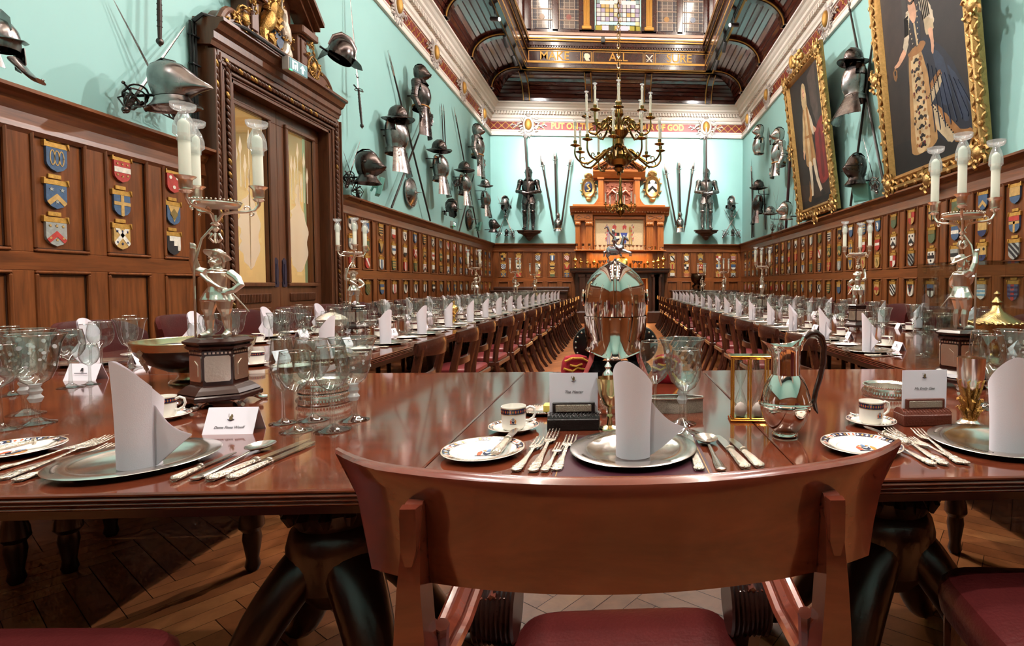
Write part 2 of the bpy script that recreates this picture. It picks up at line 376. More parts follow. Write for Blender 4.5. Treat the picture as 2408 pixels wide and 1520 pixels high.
# ---------------- entablature
ENT = [(0, 0), (.05, 0), (.06, .02), (.06, .05), (.035, .07), (.035, .12), (.05, .135), (.05, .155), (.02, .155), (.02, .43), (.05, .43), (.055, .49), (.085, .52), (.09, .60), (.09, .69), (.16, .69), (.16, .71), (.2, .74), (.21, .79), (.25, .82), (.285, .86), (.33, .88), (.33, .92), (0, .92)]
def entab(name, M, u0, u1):
    mb = MB(); mb.M = M
    sweep(mb, [(w, ZC+v) for w, v in ENT], u0, u1, 0, 1, -1)
    n = int((u1-u0)/.085)
    for i in range(n):
        u = u0+.2+i*.085
        if u < u1-.2: mb.box(u, ZC+.605, .085, u+.05, ZC+.685, .16, 0)
    o = struct(mb.build(name, [CREAM]))
    mf = MB(); mf.M = M
    mf.box(u0, ZC+.175, .02, u1, ZC+.41, .0235)
    mf.build('frieze_band', [MAROON], o)
    mg = MB(); mg.M = M; s = .23; k = int((u1-u0)/s)
    for i in range(k):          # gold trellis with stars
        a = u0+i*s
        if name == 'trim_9' and -2.35 < a < 2.25: continue
        for p, q in (((a, .185), (a+s, .40)), ((a, .40), (a+s, .185))):
            dx, dy = q[0]-p[0], q[1]-p[1]; l = sqrt(dx*dx+dy*dy); nx, ny = -dy/l*.009, dx/l*.009
            mg.add([(p[0]+nx, ZC+p[1]+ny, .026), (p[0]-nx, ZC+p[1]-ny, .026), (q[0]-nx, ZC+q[1]-ny, .026), (q[0]+nx, ZC+q[1]+ny, .026)], [(0, 1, 2, 3)])
        st = []
        for j in range(12):
            r = (.042, .017)[j % 2]; st.append((a+s/2+r*cos(j*pi/6), ZC+.2925+r*sin(j*pi/6)))
        mg.prism(st, .026, .034)
    mg.build('frieze_pattern', [GILTP], o)
    return o
entab('trim_7', face_mat((XL, 0, 0), NL), YF, YB); entab('trim_8', face_mat((XR, 0, 0), NR), -YB, -YF); ent_b = entab('trim_9', face_mat((0, YB, 0), NB), XL, XR)
MT = face_mat((onY(1453, 301, YB).x, YB-.024, ZC+.292), NB)
text('PUT ON THE WHOLE ARMOUR OF GOD', .252, GILTP, MT, ent_b, 'motto_lettering', .004, off=.007).scale.x = .865
# cartouches on the frieze
def cartouche_mesh(v):
    rnd = random.Random(v); a = MB(); g = MB()
    ring = [(.1*cos(t), .155*sin(t)) for t in [2*pi*i/20 for i in range(20)]]
    a.lathe([(.0, 0), (.135, 0), (.15, .025), (.135, .05), (.105, .055), (.1, .045), (0, .045)], 24, sx=1, sy=1.42)
    for sx in (-1, 1):
        for (x, y, r, w) in ((.15, .17, .055, .022), (.155, -.12, .05, .02), (.05, .26, .05, .022), (.06, -.24, .045, .018)):
            a.tube([(p[0], p[2], .03) for p in spiral((sx*x, 0, y), r, .01, 0 if sx > 0 else pi, sx*4.4+(0 if sx > 0 else pi), 14)], [w*(1-.5*i/14) for i in range(15)], 6)
        for k in range(7):     # laurel sprays
            x = .2+.035*k; y = -.02+.03*sin(k*1.3)
            a.M = Matrix.Translation((sx*x, y, .02)) @ Matrix.Rotation(sx*(.7 if k % 2 else -.6), 4, 'Z'); a.ball((sx*.03, 0, 0), (.05, .017, .016), 6, 4); a.M = Matrix()
    a.ball((0, .24, .03), (.09, .05, .04), 10, 6); a.ball((0, -.24, .02), (.06, .05, .03), 8, 5)
    g.ball((0, 0, .06), (.092, .145, .06), 20, 8)
    for k in range(26):
        t = 2*pi*k/26+rnd.uniform(-.1, .1); q = rnd.uniform(.9, 1.35); a.M = Matrix.Translation((.19*q*cos(t), .24*q*sin(t), .03)) @ Matrix.Rotation(t+rnd.uniform(-.6, .6), 4, 'Z'); a.ball((0, 0, 0), (.06, .022, .025), 6, 4)
    a.M = Matrix()
    return a.mesh('cartouche_mount', [SILVERP]), g.mesh('cartouche_oval', [GILTP])
CART = cartouche_mesh(1)
def cartouche(M, label, sc=1):
    r = thing('frieze_cartouche', label, 'wall ornament', group='cartouches along the frieze'); r.matrix_world = M @ Matrix.Scale(sc, 4)
    put('scroll_mount', CART[0], r); put('gold_oval', CART[1], r)
ORD = ['first', 'second', 'third', 'fourth', 'fifth', 'sixth', 'seventh', 'eighth', 'ninth', 'tenth', 'eleventh', 'twelfth', 'thirteenth', 'fourteenth', 'fifteenth', 'sixteenth', 'seventeenth', 'eighteenth', 'nineteenth', 'twentieth', 'twenty-first', 'twenty-second', 'twenty-third', 'twenty-fourth', 'twenty-fifth', 'twenty-sixth', 'twenty-seventh', 'twenty-eighth']
CY = [15.55, 13.55, 11.55, 9.65]
for i, y in enumerate(CY):
    cartouche(face_mat((XL+.03, y, ZC+.32), NL), 'silvered scroll cartouche with gold oval, left wall frieze, %s from the far corner' % ORD[i])
    cartouche(face_mat((XR-.03, y+.1, ZC+.32), NR), 'silvered scroll cartouche with gold oval, right wall frieze, %s from the far corner' % ORD[i])
cartouche(face_mat(tuple(onY(1243, 294, YB-.03)), NB), 'silvered scroll cartouche with gold oval, left of the frieze motto', 1.15)
cartouche(face_mat(tuple(onY(1660, 300, YB-.03)), NB), 'silvered scroll cartouche with gold oval, right of the frieze motto', 1.15)
# ---------------- coved ceiling with lantern
P0, P1, Z0, Z1 = .33, 1.13, ZC+.92, 7.1
def cove_pt(t): return (P1-(P1-P0)*cos(t), Z0+(Z1-Z0)*sin(t))
def cove(name, M, u0, u1, m, ribs):
    mb = MB(); mb.M = M; nb = 9; vs = []; pr = []
    for i in range(nb):
        a, b = pi/2*i/nb, pi/2*(i+1)/nb
        pr += [cove_pt(a+.02), cove_pt(b-.02)]
        g = cove_pt(b); pr.append((g[0]-.012, g[1]+.012))
    n = len(pr); vs = [(u0+w, v, w) for w, v in pr]+[(u1-w, v, w) for w, v in pr]
    mb.add(vs, [(i, n+i, n+i+1, i+1) for i in range(n-1)])
    ow = .05
    o = struct(mb.build(name, [m]))
    for u in ribs:
        r = MB(); r.M = M; gl = MB(); gl.M = M
        for s0, s1, inn in ((-.12, .12, .05), (-.07, .07, .09)):
            A = []; B = []
            for i in range(13):
                t = pi/2*i/12; c = cove_pt(t); dx, dz = sin(pi/2-t), -sin(t)
                A.append((c[0]+.0, c[1])); B.append((c[0]+inn*cos(t), c[1]-inn*sin(t)))
            prof = A+B[::-1]; sweep(r, prof, u+s0, u+s1)
        for du in (-.085, .085):
            gl.tube([(u+du, c[1]-.055*sin(t), c[0]+.055*cos(t)) for t in [pi/2*i/12 for i in range(13)] for c in [cove_pt(t)]], .016, 6)
        k = r.build('rib', [RIBW], o); gl.build('gilt_bead', [GILTP], k)
    return o
ribs = [15.25-1.95*k for k in range(9)]
cove('ceiling_cove_left', face_mat((XL, 0, 0), NL), YF, YB, COVEW, ribs)
cove('ceiling_cove_right', face_mat((XR, 0, 0), NR), -YB, -YF, COVEW, [-y for y in ribs])
cove('ceiling_cove_back', face_mat((0, YB, 0), NB), XL, XR, COVEX, [onY(x, 200, 15.8).x for x in (1232, 1383, 1524, 1671)])
LX0, LX1, LY0, LY1 = -2.5, 2.44, -2.2, 15.3
zz = lambda py: onY(1450, py, LY1).z
FASC = [(-.25, Z1), (-.25, Z1+.02), (0, Z1+.02), (0, zz(155)), (.03, zz(154)), (.03, zz(150)), (0, zz(149)), (0, zz(121)), (.03, zz(119)), (.03, zz(115)), (.06, zz(112)), (.06, zz(104)), (.09, zz(102)), (.09, zz(98)), (.07, zz(95)), (.07, zz(91)), (.02, zz(85)), (.02, zz(80)), (-.03, zz(78)), (-.3, zz(78)), (-.3, Z1)]
def fascia(name, M, u0, u1, lab):
    mb = MB(); mb.M = M; sweep(mb, FASC, u0, u1, 0, 1, -1)
    for i in range(int((u1-u0)/.07)):
        u = u0+i*.07
        mb.box(u, zz(117), .03, u+.04, zz(113), .055)
    o = struct(mb.build(name, [RIBW])); g = MB(); g.M = M
    for py, h, w in ((152, .05, .033), (120, .025, .033), (103, .03, .092), (97, .03, .092), (164, .02, .004)):
        g.box(u0, zz(py), w-.01, u1, zz(py)+h, w)
    g.build('gilt_fillet', [GILTP], o)
    l = MB(); l.M = M; l.box(u0+.1, zz(94)-.03, .07, u1-.1, zz(91), .085); l.build('light_strip', [LED if 'back' in name else LEDOFF], o)
    p = MB(); p.M = M; p.box(u0, zz(89), .0, u1, zz(80), .03); p.build('pink_ledge', [PINKC if 'back' in name else RIBW], o)
    return o
LED = mat('led_strip', (255, 240, 225), .5, emit=((255, 228, 205), 3)); LEDOFF = mat('led_strip_side', (150, 120, 108), .5)
PINKC = mat('pale_pink_paint', (206, 168, 150), .5)
fb = fascia('ceiling_fascia_back', face_mat((0, LY1, 0), NB), LX0, LX1, '')
fascia('ceiling_fascia_left', face_mat((LX0, 0, 0), NL), LY0, LY1, '')
fascia('ceiling_fascia_right', face_mat((LX1, 0, 0), NR), -LY1, -LY0, '')
mb = MB()      # soffit round the lantern
mb.box(XL+P1-.3, YF, Z1, LX0+.02, YB-P1+.3, Z1+.1); mb.box(LX1-.02, YF, Z1, XR-P1+.3, YB-P1+.3, Z1+.1); mb.box(XL+P1-.3, LY1-.02, Z1, XR-P1+.3, YB-P1+.3, Z1+.1); mb.box(XL+P1-.3, YF, Z1, XR-P1+.3, LY0+.02, Z1+.1)
struct(mb.build('ceiling_soffit', [RIBW]))
g = MB()
for x in (XL+P1-.01, XR-P1-.04): g.box(x, LY0, Z1-.015, x+.05, YB-P1, Z1+.003)
g.box(XL+P1, YB-P1-.04, Z1-.015, XR-P1, YB-P1+.01, Z1+.003)
struct(g.build('ceiling_gilt_line', [GILTP]))
# motto frames
def frame2(mb, x0, y0, x1, y1, s=.014, w=.012):
    for a, b, c, d in ((x0, y0, x1, y0+s), (x0, y1-s, x1, y1), (x0, y0, x0+s, y1), (x1-s, y0, x1, y1)): mb.box(a, b, 0, c, d, w)
fr = MB(); fr.M = face_mat((0, LY1, 0), NB); zc_ = zz(136)
fxs = [onY(x, 136, LY1).x for x in (1243, 1366, 1369, 1391, 1394, 1513, 1516, 1538, 1541, 1659)]
for a, b in zip(fxs[0::2], fxs[1::2]): frame2(fr, a, zz(148), b, zz(123))
fr.build('gilt_frame', [GILTP], fb)
for wd, x in (('MAKE', 1304), ('ALL', 1454), ('SURE', 1597)):
    text(wd, .315, GILTP, face_mat((onY(x, 136, LY1).x, LY1-.003, zc_+.005), NB), fb, 'motto_lettering', .006, off=.002)
em = MB(); em.M = face_mat((onY(1380, 136, LY1).x, LY1, zc_), NB)
em.prism([(-.02, -.1), (.09, -.1), (.05, -.04), (.09, 0), (.08, .06), (.03, .1), (-.04, .1), (-.08, .05), (-.06, .02), (-.1, .0), (-.06, -.02), (-.05, -.05)], 0, .012)
em.build('helmet_emblem', [mat('emblem_silver', (205, 195, 175), .4, .5)], fb)
em = MB(); em.M = face_mat((onY(1527, 136, LY1).x, LY1, zc_), NB)
for s in (-1, 1):
    em.prism([(s*-.09, -.1), (s*-.06, -.1), (s*.1, .08), (s*.09, .1), (s*.07, .09)], .002*(s+1), .01+.002*(s+1))
    em.prism([(s*-.09, -.03), (s*-.03, -.09), (s*-.02, -.075), (s*-.075, -.02)], .004, .014)
em.build('crossed_swords_emblem', [mat('emblem_white', (225, 220, 205), .4)], fb)
# lantern storey: windows
def stained(name, cols, strength, scale, lead=(20, 16, 16), rot=0):
    m = bpy.data.materials.new(name); m.use_nodes = True; nt = m.node_tree; b = nt.nodes['Principled BSDF']; L = nt.links.new; N = nt.nodes.new
    tc = N('ShaderNodeTexCoord'); mp = N('ShaderNodeMapping'); L(tc.outputs['Object'], mp.inputs[0]); mp.inputs['Rotation'].default_value = (pi/2, rot, 0)
    br = N('ShaderNodeTexBrick'); L(mp.outputs[0], br.inputs['Vector']); br.offset = 0; br.inputs['Scale'].default_value = scale; br.inputs['Mortar Size'].default_value = .035
    br.inputs['Brick Width'].default_value = .5; br.inputs['Row Height'].default_value = .5
    br.inputs['Color1'].default_value = (0, 0, 0, 1); br.inputs['Color2'].default_value = (1, 1, 1, 1); br.inputs['Mortar'].default_value = (0, 0, 0, 1)
    r = N('ShaderNodeValToRGB'); r.color_ramp.interpolation = 'CONSTANT'; e = r.color_ramp.elements
    while len(e) < len(cols): e.new(.5)
    for i, c in enumerate(cols): e[i].position = i/len(cols); e[i].color = (*lin(c), 1)
    L(br.outputs['Color'], r.inputs[0])
    mx = N('ShaderNodeMixRGB'); L(br.outputs['Fac'], mx.inputs[0]); L(r.outputs[0], mx.inputs[1]); mx.inputs[2].default_value = (*lin(lead), 1)
    L(mx.outputs[0], b.inputs['Base Color']); L(mx.outputs[0], b.inputs['Emission Color']); b.inputs['Emission Strength'].default_value = strength; b.inputs['Roughness'].default_value = .15  # added glow: panes emit their own colour, no lamp stands behind them
    return m
SG1 = stained('stained_grey', [(92, 84, 80), (104, 94, 88), (84, 80, 78), (112, 100, 90)], .12, 5, (150, 138, 126), pi/4)
SG2 = stained('stained_bright', [(190, 180, 176), (150, 140, 160), (196, 178, 140), (214, 206, 200), (130, 150, 150), (176, 150, 96)], .5, 4.2)  # stronger added glow stands in for light caught by the centre window
SGB = {n: mat('pane_'+n, c, .2, emit=(c, .35)) for n, c in (('blue', (60, 66, 160)), ('white', (226, 218, 214)), ('olive', (150, 140, 60)), ('aqua', (170, 214, 210)), ('red', (150, 60, 60)), ('pale', (190, 190, 205)))}  # coloured quarries of the centre window carry the same added glow
WY = LY1+.18; zb, zt = onY(1450, 77, WY).z, ZT-1.2
def lantern_wall(name, M, u0, u1, openings, z0, z1):
    mb = MB(); mb.M = M; e = [u0]+[x for o_ in openings for x in o_]+[u1]
    mb.box(u0, z0-.05, -.16, u1, z0+.06, 0); mb.box(u0, z1-.1, -.16, u1, z1+.1, 0)
    for a, b in zip(e[0::2], e[1::2]): mb.box(a, z0, -.16, b, z1, 0, 0, .012)
    return struct(mb.build(name, [RIBW]))
X = lambda px: onY(px, 30, WY).x
wins = [(1249, 1298, SG1), (1313, 1361, SG1), (1398, 1508, SG2), (1544, 1592, SG1), (1606, 1654, SG1)]
wb = lantern_wall('ceiling_lantern_wall_back', face_mat((0, WY, 0), NB), LX0-.2, LX1+.2, [(X(a), X(b)) for a, b, _ in wins], zb, zt)
GREYL = mat('lead_came_pale', (150, 128, 112), .5)
for i, (a, b, m) in enumerate(wins):
    x0, x1 = X(a), X(b); M = face_mat(((x0+x1)/2, WY+.08, (zb+zt)/2), NB)
    o = put('window_%d' % (i+1), MB().box(-(x1-x0)/2, -.02, -(zt-zb)/2, (x1-x0)/2, .02, (zt-zb)/2).mesh('window', [m]), None, ((x0+x1)/2, WY+.08, (zb+zt)/2)); struct(o)
    k = MB(); h = (zt-zb)/2; w = (x1-x0)/2
    if m is SG1:
        for q in (.32, .62, .92, 1.22): k.box(-w, -.035, -h+q, w, -.02, -h+q+.025)
        k.build('saddle_bars', [GREYL], o)
        d = MB()
        for s in (.05, .09):
            for a_, b_, c_, d_ in ((-w+s, -h+s, -w+s+.02, h-s), (w-s-.02, -h+s, w-s, h-s), (-w+s, -h+s, w-s, -h+s+.02)): d.box(a_, -.03, b_, c_, -.02, d_)
        d.build('border_leads', [mat('lead_dark_blue', (24, 26, 48), .5)], o)
        r = MB(); r.M = Matrix.Translation((0, -.024, -h+.42)) @ Matrix.Rotation(pi/2, 4, 'X'); r.lathe([(.075, 0), (.075, .01)], 16); r.build('roundel', [mat('roundel_%d' % i, [(120, 88, 60), (124, 74, 66), 0, (150, 110, 60), (90, 100, 120)][i], .3)], o)
    else:
        for j, (cx, cz, ww, hh, n) in enumerate([(-w+.1, .12, .09, .09, 'olive'), (-w+.38, .12, .17, .09, 'pale'), (-.17, .12, .09, .09, 'olive'), (.13, .12, .16, .09, 'pale'), (.42, .12, .09, .09, 'olive'), (w-.1, .12, .09, .09, 'olive'), (0, .02, w-.02, .02, 'aqua'), (0, .28, w*.75, .035, 'aqua'), (-.3, .85, .2, .05, 'white'), (.3, .85, .2, .05, 'white'), (-w+.02, .8, .018, .7, 'aqua'), (w-.02, .8, .018, .7, 'aqua')]):
            k.box(cx-ww, -.03, -h+cz-hh, cx+ww, -.021, -h+cz+hh, ['olive', 'pale', 'aqua', 'white'].index(n))
        for cx, cz, n in ((-.25, 1.1, 3), (.25, 1.1, 4), (0, 1.45, 3), (.25, 1.42, 4)):
            k.M = Matrix.Translation((cx, -.02, -h+cz)) @ Matrix.Rotation(pi/2, 4, 'X') @ Matrix.Rotation(pi/4, 4, 'Z'); k.box(-.13, -.13, 0, .13, .13, .012, n); k.M = Matrix()
        k.build('coloured_quarries', [SGB['olive'], SGB['pale'], SGB['aqua'], SGB['white'], SGB['blue']], o)
for j, px in enumerate((1379.5, 1526.5)):
    p = MB(); p.M = face_mat((X(px), WY, zb), NB); w = .085
    p.box(-w-.05, .06, 0, w+.05, .16, .06, 0, .02); p.box(-w, .16, 0, w, zt-zb, .03)
    for q in range(4): p.tube([(-w+.02+q*(2*w-.04)/3, .2, .03), (-w+.02+q*(2*w-.04)/3, .95, .03)], .017, 6)
    p.box(-w-.03, .98, 0, w+.03, 1.04, .06, 0, .015)
    p.build('gilt_pilaster', [GILTP], wb)
SGR = stained('stained_side', [(200, 190, 186), (190, 70, 70), (150, 140, 150), (206, 196, 170), (160, 60, 60)], .3, 5.0)
for nm, xx, n in (('left', LX0-.1, NL), ('right', LX1+.1, NR)):
    ops = [(a, a+.62) for a in [LY0+.3+.8*k for k in range(22)] if a+.7 < LY1]
    if n is NR: ops = [(-b, -a) for a, b in ops][::-1]
    w_ = lantern_wall('ceiling_lantern_wall_'+nm, face_mat((xx, 0, 0), n), *((LY0, LY1) if n is NL else (-LY1, -LY0)), ops, zb, zt)
    k = MB(); k.M = face_mat((xx, 0, 0), n)
    for a, b in ops: k.box(a, zb, -.1, b, zt, -.07)
    k.build('window_glazing', [SGR], w_)
struct(MB().box(LX0-.3, LY0-.3, zt, LX1+.3, WY+.3, zt+.1).build('ceiling_lantern_top', [CREAM]))
struct(MB().box(LX0-.3, LY0-.1, Z1, LX1+.3, LY0, zt).build('ceiling_lantern_wall_front', [CREAM]))
# ---------------- track lights on the soffit
trk = MB()
for x in (LX0-.12, LX1+.1): pass
SPOTM = mat('lamp_face', (255, 250, 240), .4, emit=((255, 240, 220), 14))
ALU = mat('grey_aluminium', (96, 98, 102), .35, .8)
def tracklamp(x, y, aim, label, lit=True):
    r = thing('track_spotlight', label, 'light', (x, y, Z1-.02), 0, 'spotlights on the ceiling tracks')
    MB().box(-.02, -.05, -.06, .02, .05, 0, 0, .005).tube([(0, 0, -.05), (0, 0, -.15)], .009, 8).build('mount', [ALU], r)
    d = (Vector(aim)-Vector((x, y, Z1-.17))).normalized(); q = d.to_track_quat('Z', 'Y').to_matrix().to_4x4()
    b = MB(); b.M = Matrix.Translation((0, 0, -.17)) @ q; b.lathe([(0, -.12), (.04, -.12), (.045, -.11), (.045, .13), (.04, .13), (.038, .11), (0, .11)], 20); b.build('lamp_body', [ALU], r)
    f = MB(); f.M = Matrix.Translation((0, 0, -.17)) @ q; f.lathe([(0, .112), (.036, .112), (.036, .116), (0, .118)], 20); f.build('lamp_face', [SPOTM if lit else ALU], r)
    return Vector((x, y, Z1-.17))+d*.16, d
for x, nm in ((LX0-.16, 'left'), (LX1+.14, 'right')):
    o = MB().box(-.018, LY0, Z1-.03, .018, LY1-.1, Z1, 0).build('track_rail', [BLACK]); o.location.x = x
    tag(o, 'long black lighting track on the %s soffit of the ceiling' % nm, 'track')
# ---------------- double door with carved surround (left wall)
def gold_leafage(mb, x, y, w, h, n, seed, mi=0, z=.02, sc=1.0):
    rnd = random.Random(seed)
    for i in range(n):
        a = rnd.uniform(0, 6.28); px, py = x+rnd.uniform(-w, w), y+rnd.uniform(-h, h); r = rnd.uniform(.02, .04)*sc
        mb.tube([(p[0], p[2], z+.006*sin(k)) for k, p in enumerate(spiral((px, 0, py), r, r*.15, a, a+rnd.choice((-1, 1))*4.2, 10))], [r*.32*(1-.5*k/10) for k in range(11)], 5, mi)
        mb.M, keep = mb.M @ Matrix.Translation((px, py, z)) @ Matrix.Rotation(a, 4, 'Z'), mb.M
        mb.ball((r*1.1, 0, 0), (r*.8, r*.3, .012), 6, 4, mi); mb.M = keep
def door():
    root = thing('door_1', 'carved mahogany double door with glazed panels and royal arms pediment, left wall', 'door', (XL, (DY0+DY1)/2, 0))
    Mi = Matrix.Translation((-XL, -(DY0+DY1)/2, 0)) @ face_mat((XL, 0, 0), NL)   # u = world y, local to root
    yc = (DY0+DY1)/2
    PX = XL+.22
    ytop0, ytop1 = onX(452, 40, XL).y, onX(806, 258, XL+.2).y
    ya, yb = onX(476, 600, XL).y, onX(803, 600, XL+.12).y
    zt = 3.45
    a, b = MB(), MB(); a.M = b.M = Mi
    # architrave: jambs and lintel
    def jamb(mb, u0, u1, s):
        mb.box(u0, 0, 0, u1, zt-.12, .10, 0, .004)
        st = (u1-u0)
        for f0, f1, w in ((.0, .08, .16), (.08, .3, .135), (.3, .38, .15), (.46, .56, .13), (.56, .78, .12), (.8, .9, .13), (.93, 1, .11)):
            x0, x1 = (u0+st*f0, u0+st*f1) if s > 0 else (u1-st*f1, u1-st*f0)
            mb.box(x0, 0, .09, x1, zt-.16+.0, w, 0, .006)
    jamb(a, ya, DY0, 1); jamb(a, DY1, yb, -1)
    a.box(DY0, DZ, 0, DY1, zt-.12, .10)
    for f0, f1, w in ((.0, .1, .11), (.14, .3, .13), (.36, .52, .15), (.56, .66, .13), (.7, 1., .14)):
        h = zt-.14-DZ; a.box(ya+.06, DZ+h*f0, .09, yb-.06, DZ+h*f1, w, 0, .006)
    a.box(DY0-.0, 0, -.2, DY0+.03, DZ, .1); a.box(DY1-.03, 0, -.2, DY1, DZ, .1); a.box(DY0, DZ-.03, -.2, DY1, DZ, .1)
    a.build('architrave', [DOORW], root)
    # cornice
    cv = MB(); cv.M = Mi
    sweep(cv, [(.0, zt-.14), (.15, zt-.14), (.16, zt-.1), (.18, zt-.08), (.18, zt-.02), (.21, zt), (.24, zt+.06), (.27, zt+.07), (.27, zt+.1), (0, zt+.1)], ytop0, ytop1)
    cv.build('door_cornice', [DOORW], root)
    # carved runs: bead and leaf, partly gilt
    cr, gd = MB(), MB(); cr.M = gd.M = Mi; rnd = random.Random(5)
    wj = DY0-ya
    for u in (ya+wj*.19, DY0-wj*.33, DY1+wj*.33, yb-wj*.19):
        z = .2
        while z < zt-.2:
            t = gd if rnd.random() < .14 else cr
            t.M = Mi @ Matrix.Translation((u, z, .135)) @ Matrix.Rotation(.55, 4, 'Z'); t.ball((0, 0, 0), (.022, .04, .014), 7, 5); z += .062
    u = DY0-.1
    while u < DY1+.1:
        t = gd if rnd.random() < .16 else cr
        t.M = Mi @ Matrix.Translation((u, DZ+(zt-.14-DZ)*.46, .15)) @ Matrix.Rotation(1.0, 4, 'Z'); t.ball((0, 0, 0), (.022, .036, .016), 7, 5); u += .055
    cr.M = gd.M = Mi
    cr.build('carved_leaf_band', [DOORD], root); gd.build('gilt_leaves', [GILTD], root)
    # door leaves
    ym = (DY0+DY1)/2
    gz0, gz1 = 1.17, 2.94
    for nm, u0, u1, ga, gb in (('left', DY0+.03, ym-.002, g0, g1), ('right', ym+.002, DY1-.03, g2, g3)):
        l = MB(); l.M = Mi
        for bx in ((u0, .01, u1, gz0), (u0, gz1, u1, DZ-.03), (u0, gz0, ga, gz1), (gb, gz0, u1, gz1)): l.box(bx[0], bx[1], -.08, bx[2], bx[3], -.03, 0, .004)
        for (s, w) in ((.045, .0), (.022, -.012)):
            for bx in ((ga-s, gz0-s, gb+s, gz0), (ga-s, gz1, gb+s, gz1+s), (ga-s, gz0, ga, gz1), (gb, gz0, gb+s, gz1)): l.box(bx[0], bx[1], -.035, bx[2], bx[3], w, 0, .008)
        l.box(ga, .95, -.05, gb, 1.05, -.022, 0, .004)
        k = ga
        while k < gb-.01: l.box(k, .955, -.03, k+.012, 1.045, -.012, 0, .004); k += .024
        l.box(ga, .25, -.05, gb, .9, -.02, 0, .012)
        d = l.build('door_leaf', [DOORW], root)
        p = MB(); p.M = Mi; p.box(ga-.01, gz0-.01, -.062, gb+.01, gz1+.01, -.056); p.build('glass_pane', [DGLASS], d)
        e = MB(); e.M = Mi; c = (ga+gb)/2; hw = (gb-ga)/2
        # frosted etched figures: armour trophies
        def blob(pts): e.prism([(c+x*hw, y) for x, y in pts], -.0555, -.054)
        rr = random.Random(len(nm))
        body = []
        for i in range(26):
            t = i/25; y = 1.3+t*1.05; body.append((.62*sin(pi*min(t*1.3, 1))**.5*(1-.15*sin(t*23))*(1 if t < .72 else .55)-(.06 if nm == 'left' else -.1), y))
        body2 = [(-x-.1+.1*sin(k*2.1), y) for k, (x, y) in enumerate(body)][::-1]
        blob(body+body2)
        for k in range(7):
            x = -.75+.25*k; h = 2.5+.09*rr.randrange(5)
            blob([(x-.02, 2.15), (x+.03, 2.15), (x+.03, h-.2), (x+.12, h-.12), (x+.02, h), (x-.09, h-.14), (x-.02, h-.2)])
        e.build('etched_design', [FROST], d)
        pp = MB(); x = ym+(.075 if nm == 'right' else -.075)
        pp.M = Mi
        pp.prism([(x-.035, 1.12), (x+.035, 1.12), (x+.04, 1.16), (x+.03, 1.2), (x+.04, 1.3), (x+.03, 1.38), (x+.035, 1.42), (x, 1.45), (x-.035, 1.42), (x-.03, 1.38), (x-.04, 1.3), (x-.03, 1.2), (x-.04, 1.16)], -.03, -.018)
        pp.prism([(x-.015, 1.15), (x+.015, 1.15), (x+.02, 1.25), (x+.012, 1.38), (x-.012, 1.38), (x-.02, 1.25)], -.018, -.012)
        pp.build('push_plate', [PLATE], d)
    # pediment: volutes, niche, royal arms
    pd = MB(); pd.M = Mi; zb_ = zt+.1
    yl, yr = onX(612, 100, PX).y, onX(725, 150, PX).y
    yl0, yr0 = ytop0+.15, ytop1-.15
    def side(u0, u1, h):       # sloping scroll from the outer end (u0) up to the niche (u1)
        pts = [(u0, zb_)]
        for i in range(13):
            t = i/12; pts.append((u0+(u1-u0)*t, zb_+h*(t**.85*.8+.13*sin(t*2*pi+.4)+.05)))
        pts.append((u1, zb_)); pd.prism(pts, 0, .15)
        pd.tube([(p[0], p[1]+.005, .13) for p in pts[1:-1]], .035, 8)
        s = 1 if u1 > u0 else -1
        sp = [(p[0], p[2], .1) for p in spiral((u1-s*.03, 0, zb_+h+.0), .11, .02, -pi/2, -pi/2+s*5.6, 18)]
        pd.tube(sp, [.045-.0012*i for i in range(19)], 8, 0, True, False, 1.9)
    side(yl0, yl-.02, .42); side(yr0, yr+.02, .42)
    pd.box(yl-.02, zb_, 0, yr+.02, zb_+.12, .2, 0, .01)
    pd.box(yl, zb_, 0, yr, zb_+1.45, .03)
    for u in (yl, yr): pd.box(u-.09, zb_+.1, 0, u+.09, zb_+.46, .16, 0, .008); pd.box(u-.05, zb_+.14, .14, u+.05, zb_+.42, .18, 0, .006)
    for u in (yl-.04, yr+.04): pd.box(u-.16, zb_+.46, 0, u+.16, zb_+.55, .24, 0, .012); pd.box(u-.13, zb_+.44, 0, u+.13, zb_+.48, .2, 0, .01)
    # raking cornices
    for s, u0 in ((1, yl-.24), (-1, yr+.24)):
        v = sqrt(1+.75**2); ln = (yr-yl+.48)/2
        for w0, w1, o0, o1 in ((0, .18, 0, .07), (0, .24, .07, .12), (0, .29, .12, .17)):
            q = [(u0, zb_+.55+o0), (u0+s*ln, zb_+.55+o0+ln*.95), (u0+s*ln, zb_+.55+o1+ln*.95), (u0, zb_+.55+o1)]
            pd.prism(q if s > 0 else q[::-1], w0, w1)
    pd.build('pediment', [DOORW], root)
    # royal arms carving: gilt lion, silver-white unicorn, shield, crown
    gl, un, sh = MB(), MB(), MB(); gl.M = un.M = sh.M = Mi; uc, zc = (yl+yr)/2, zb_+.14
    def beast(mb, s, horse):
        f = lambda x, y, z: (uc+s*x*.8, zc+y*.72, z)
        mb.tube([f(-.24, .12, .09), f(-.2, .24, .11), f(-.15, .36, .12), f(-.14, .46, .13)], [.05, .075, .08, .055], 10)
        mb.tube([f(-.14, .46, .13), f(-.13, .54, .14), f(-.09, .6, .15), f(-.05, .58, .16)], [.055, .06, .05, .03] if not horse else [.05, .045, .045, .028], 10)
        mb.tube([f(-.23, .14, .1), f(-.27, .03, .12), f(-.2, -.04, .12), f(-.21, -.1, .13), f(-.16, -.11, .15)], [.06, .045, .03, .026, .03], 8)
        mb.tube([f(-.18, .13, .13), f(-.14, .03, .15), f(-.11, -.04, .14), f(-.08, -.1, .15)], [.05, .04, .03, .028], 8)
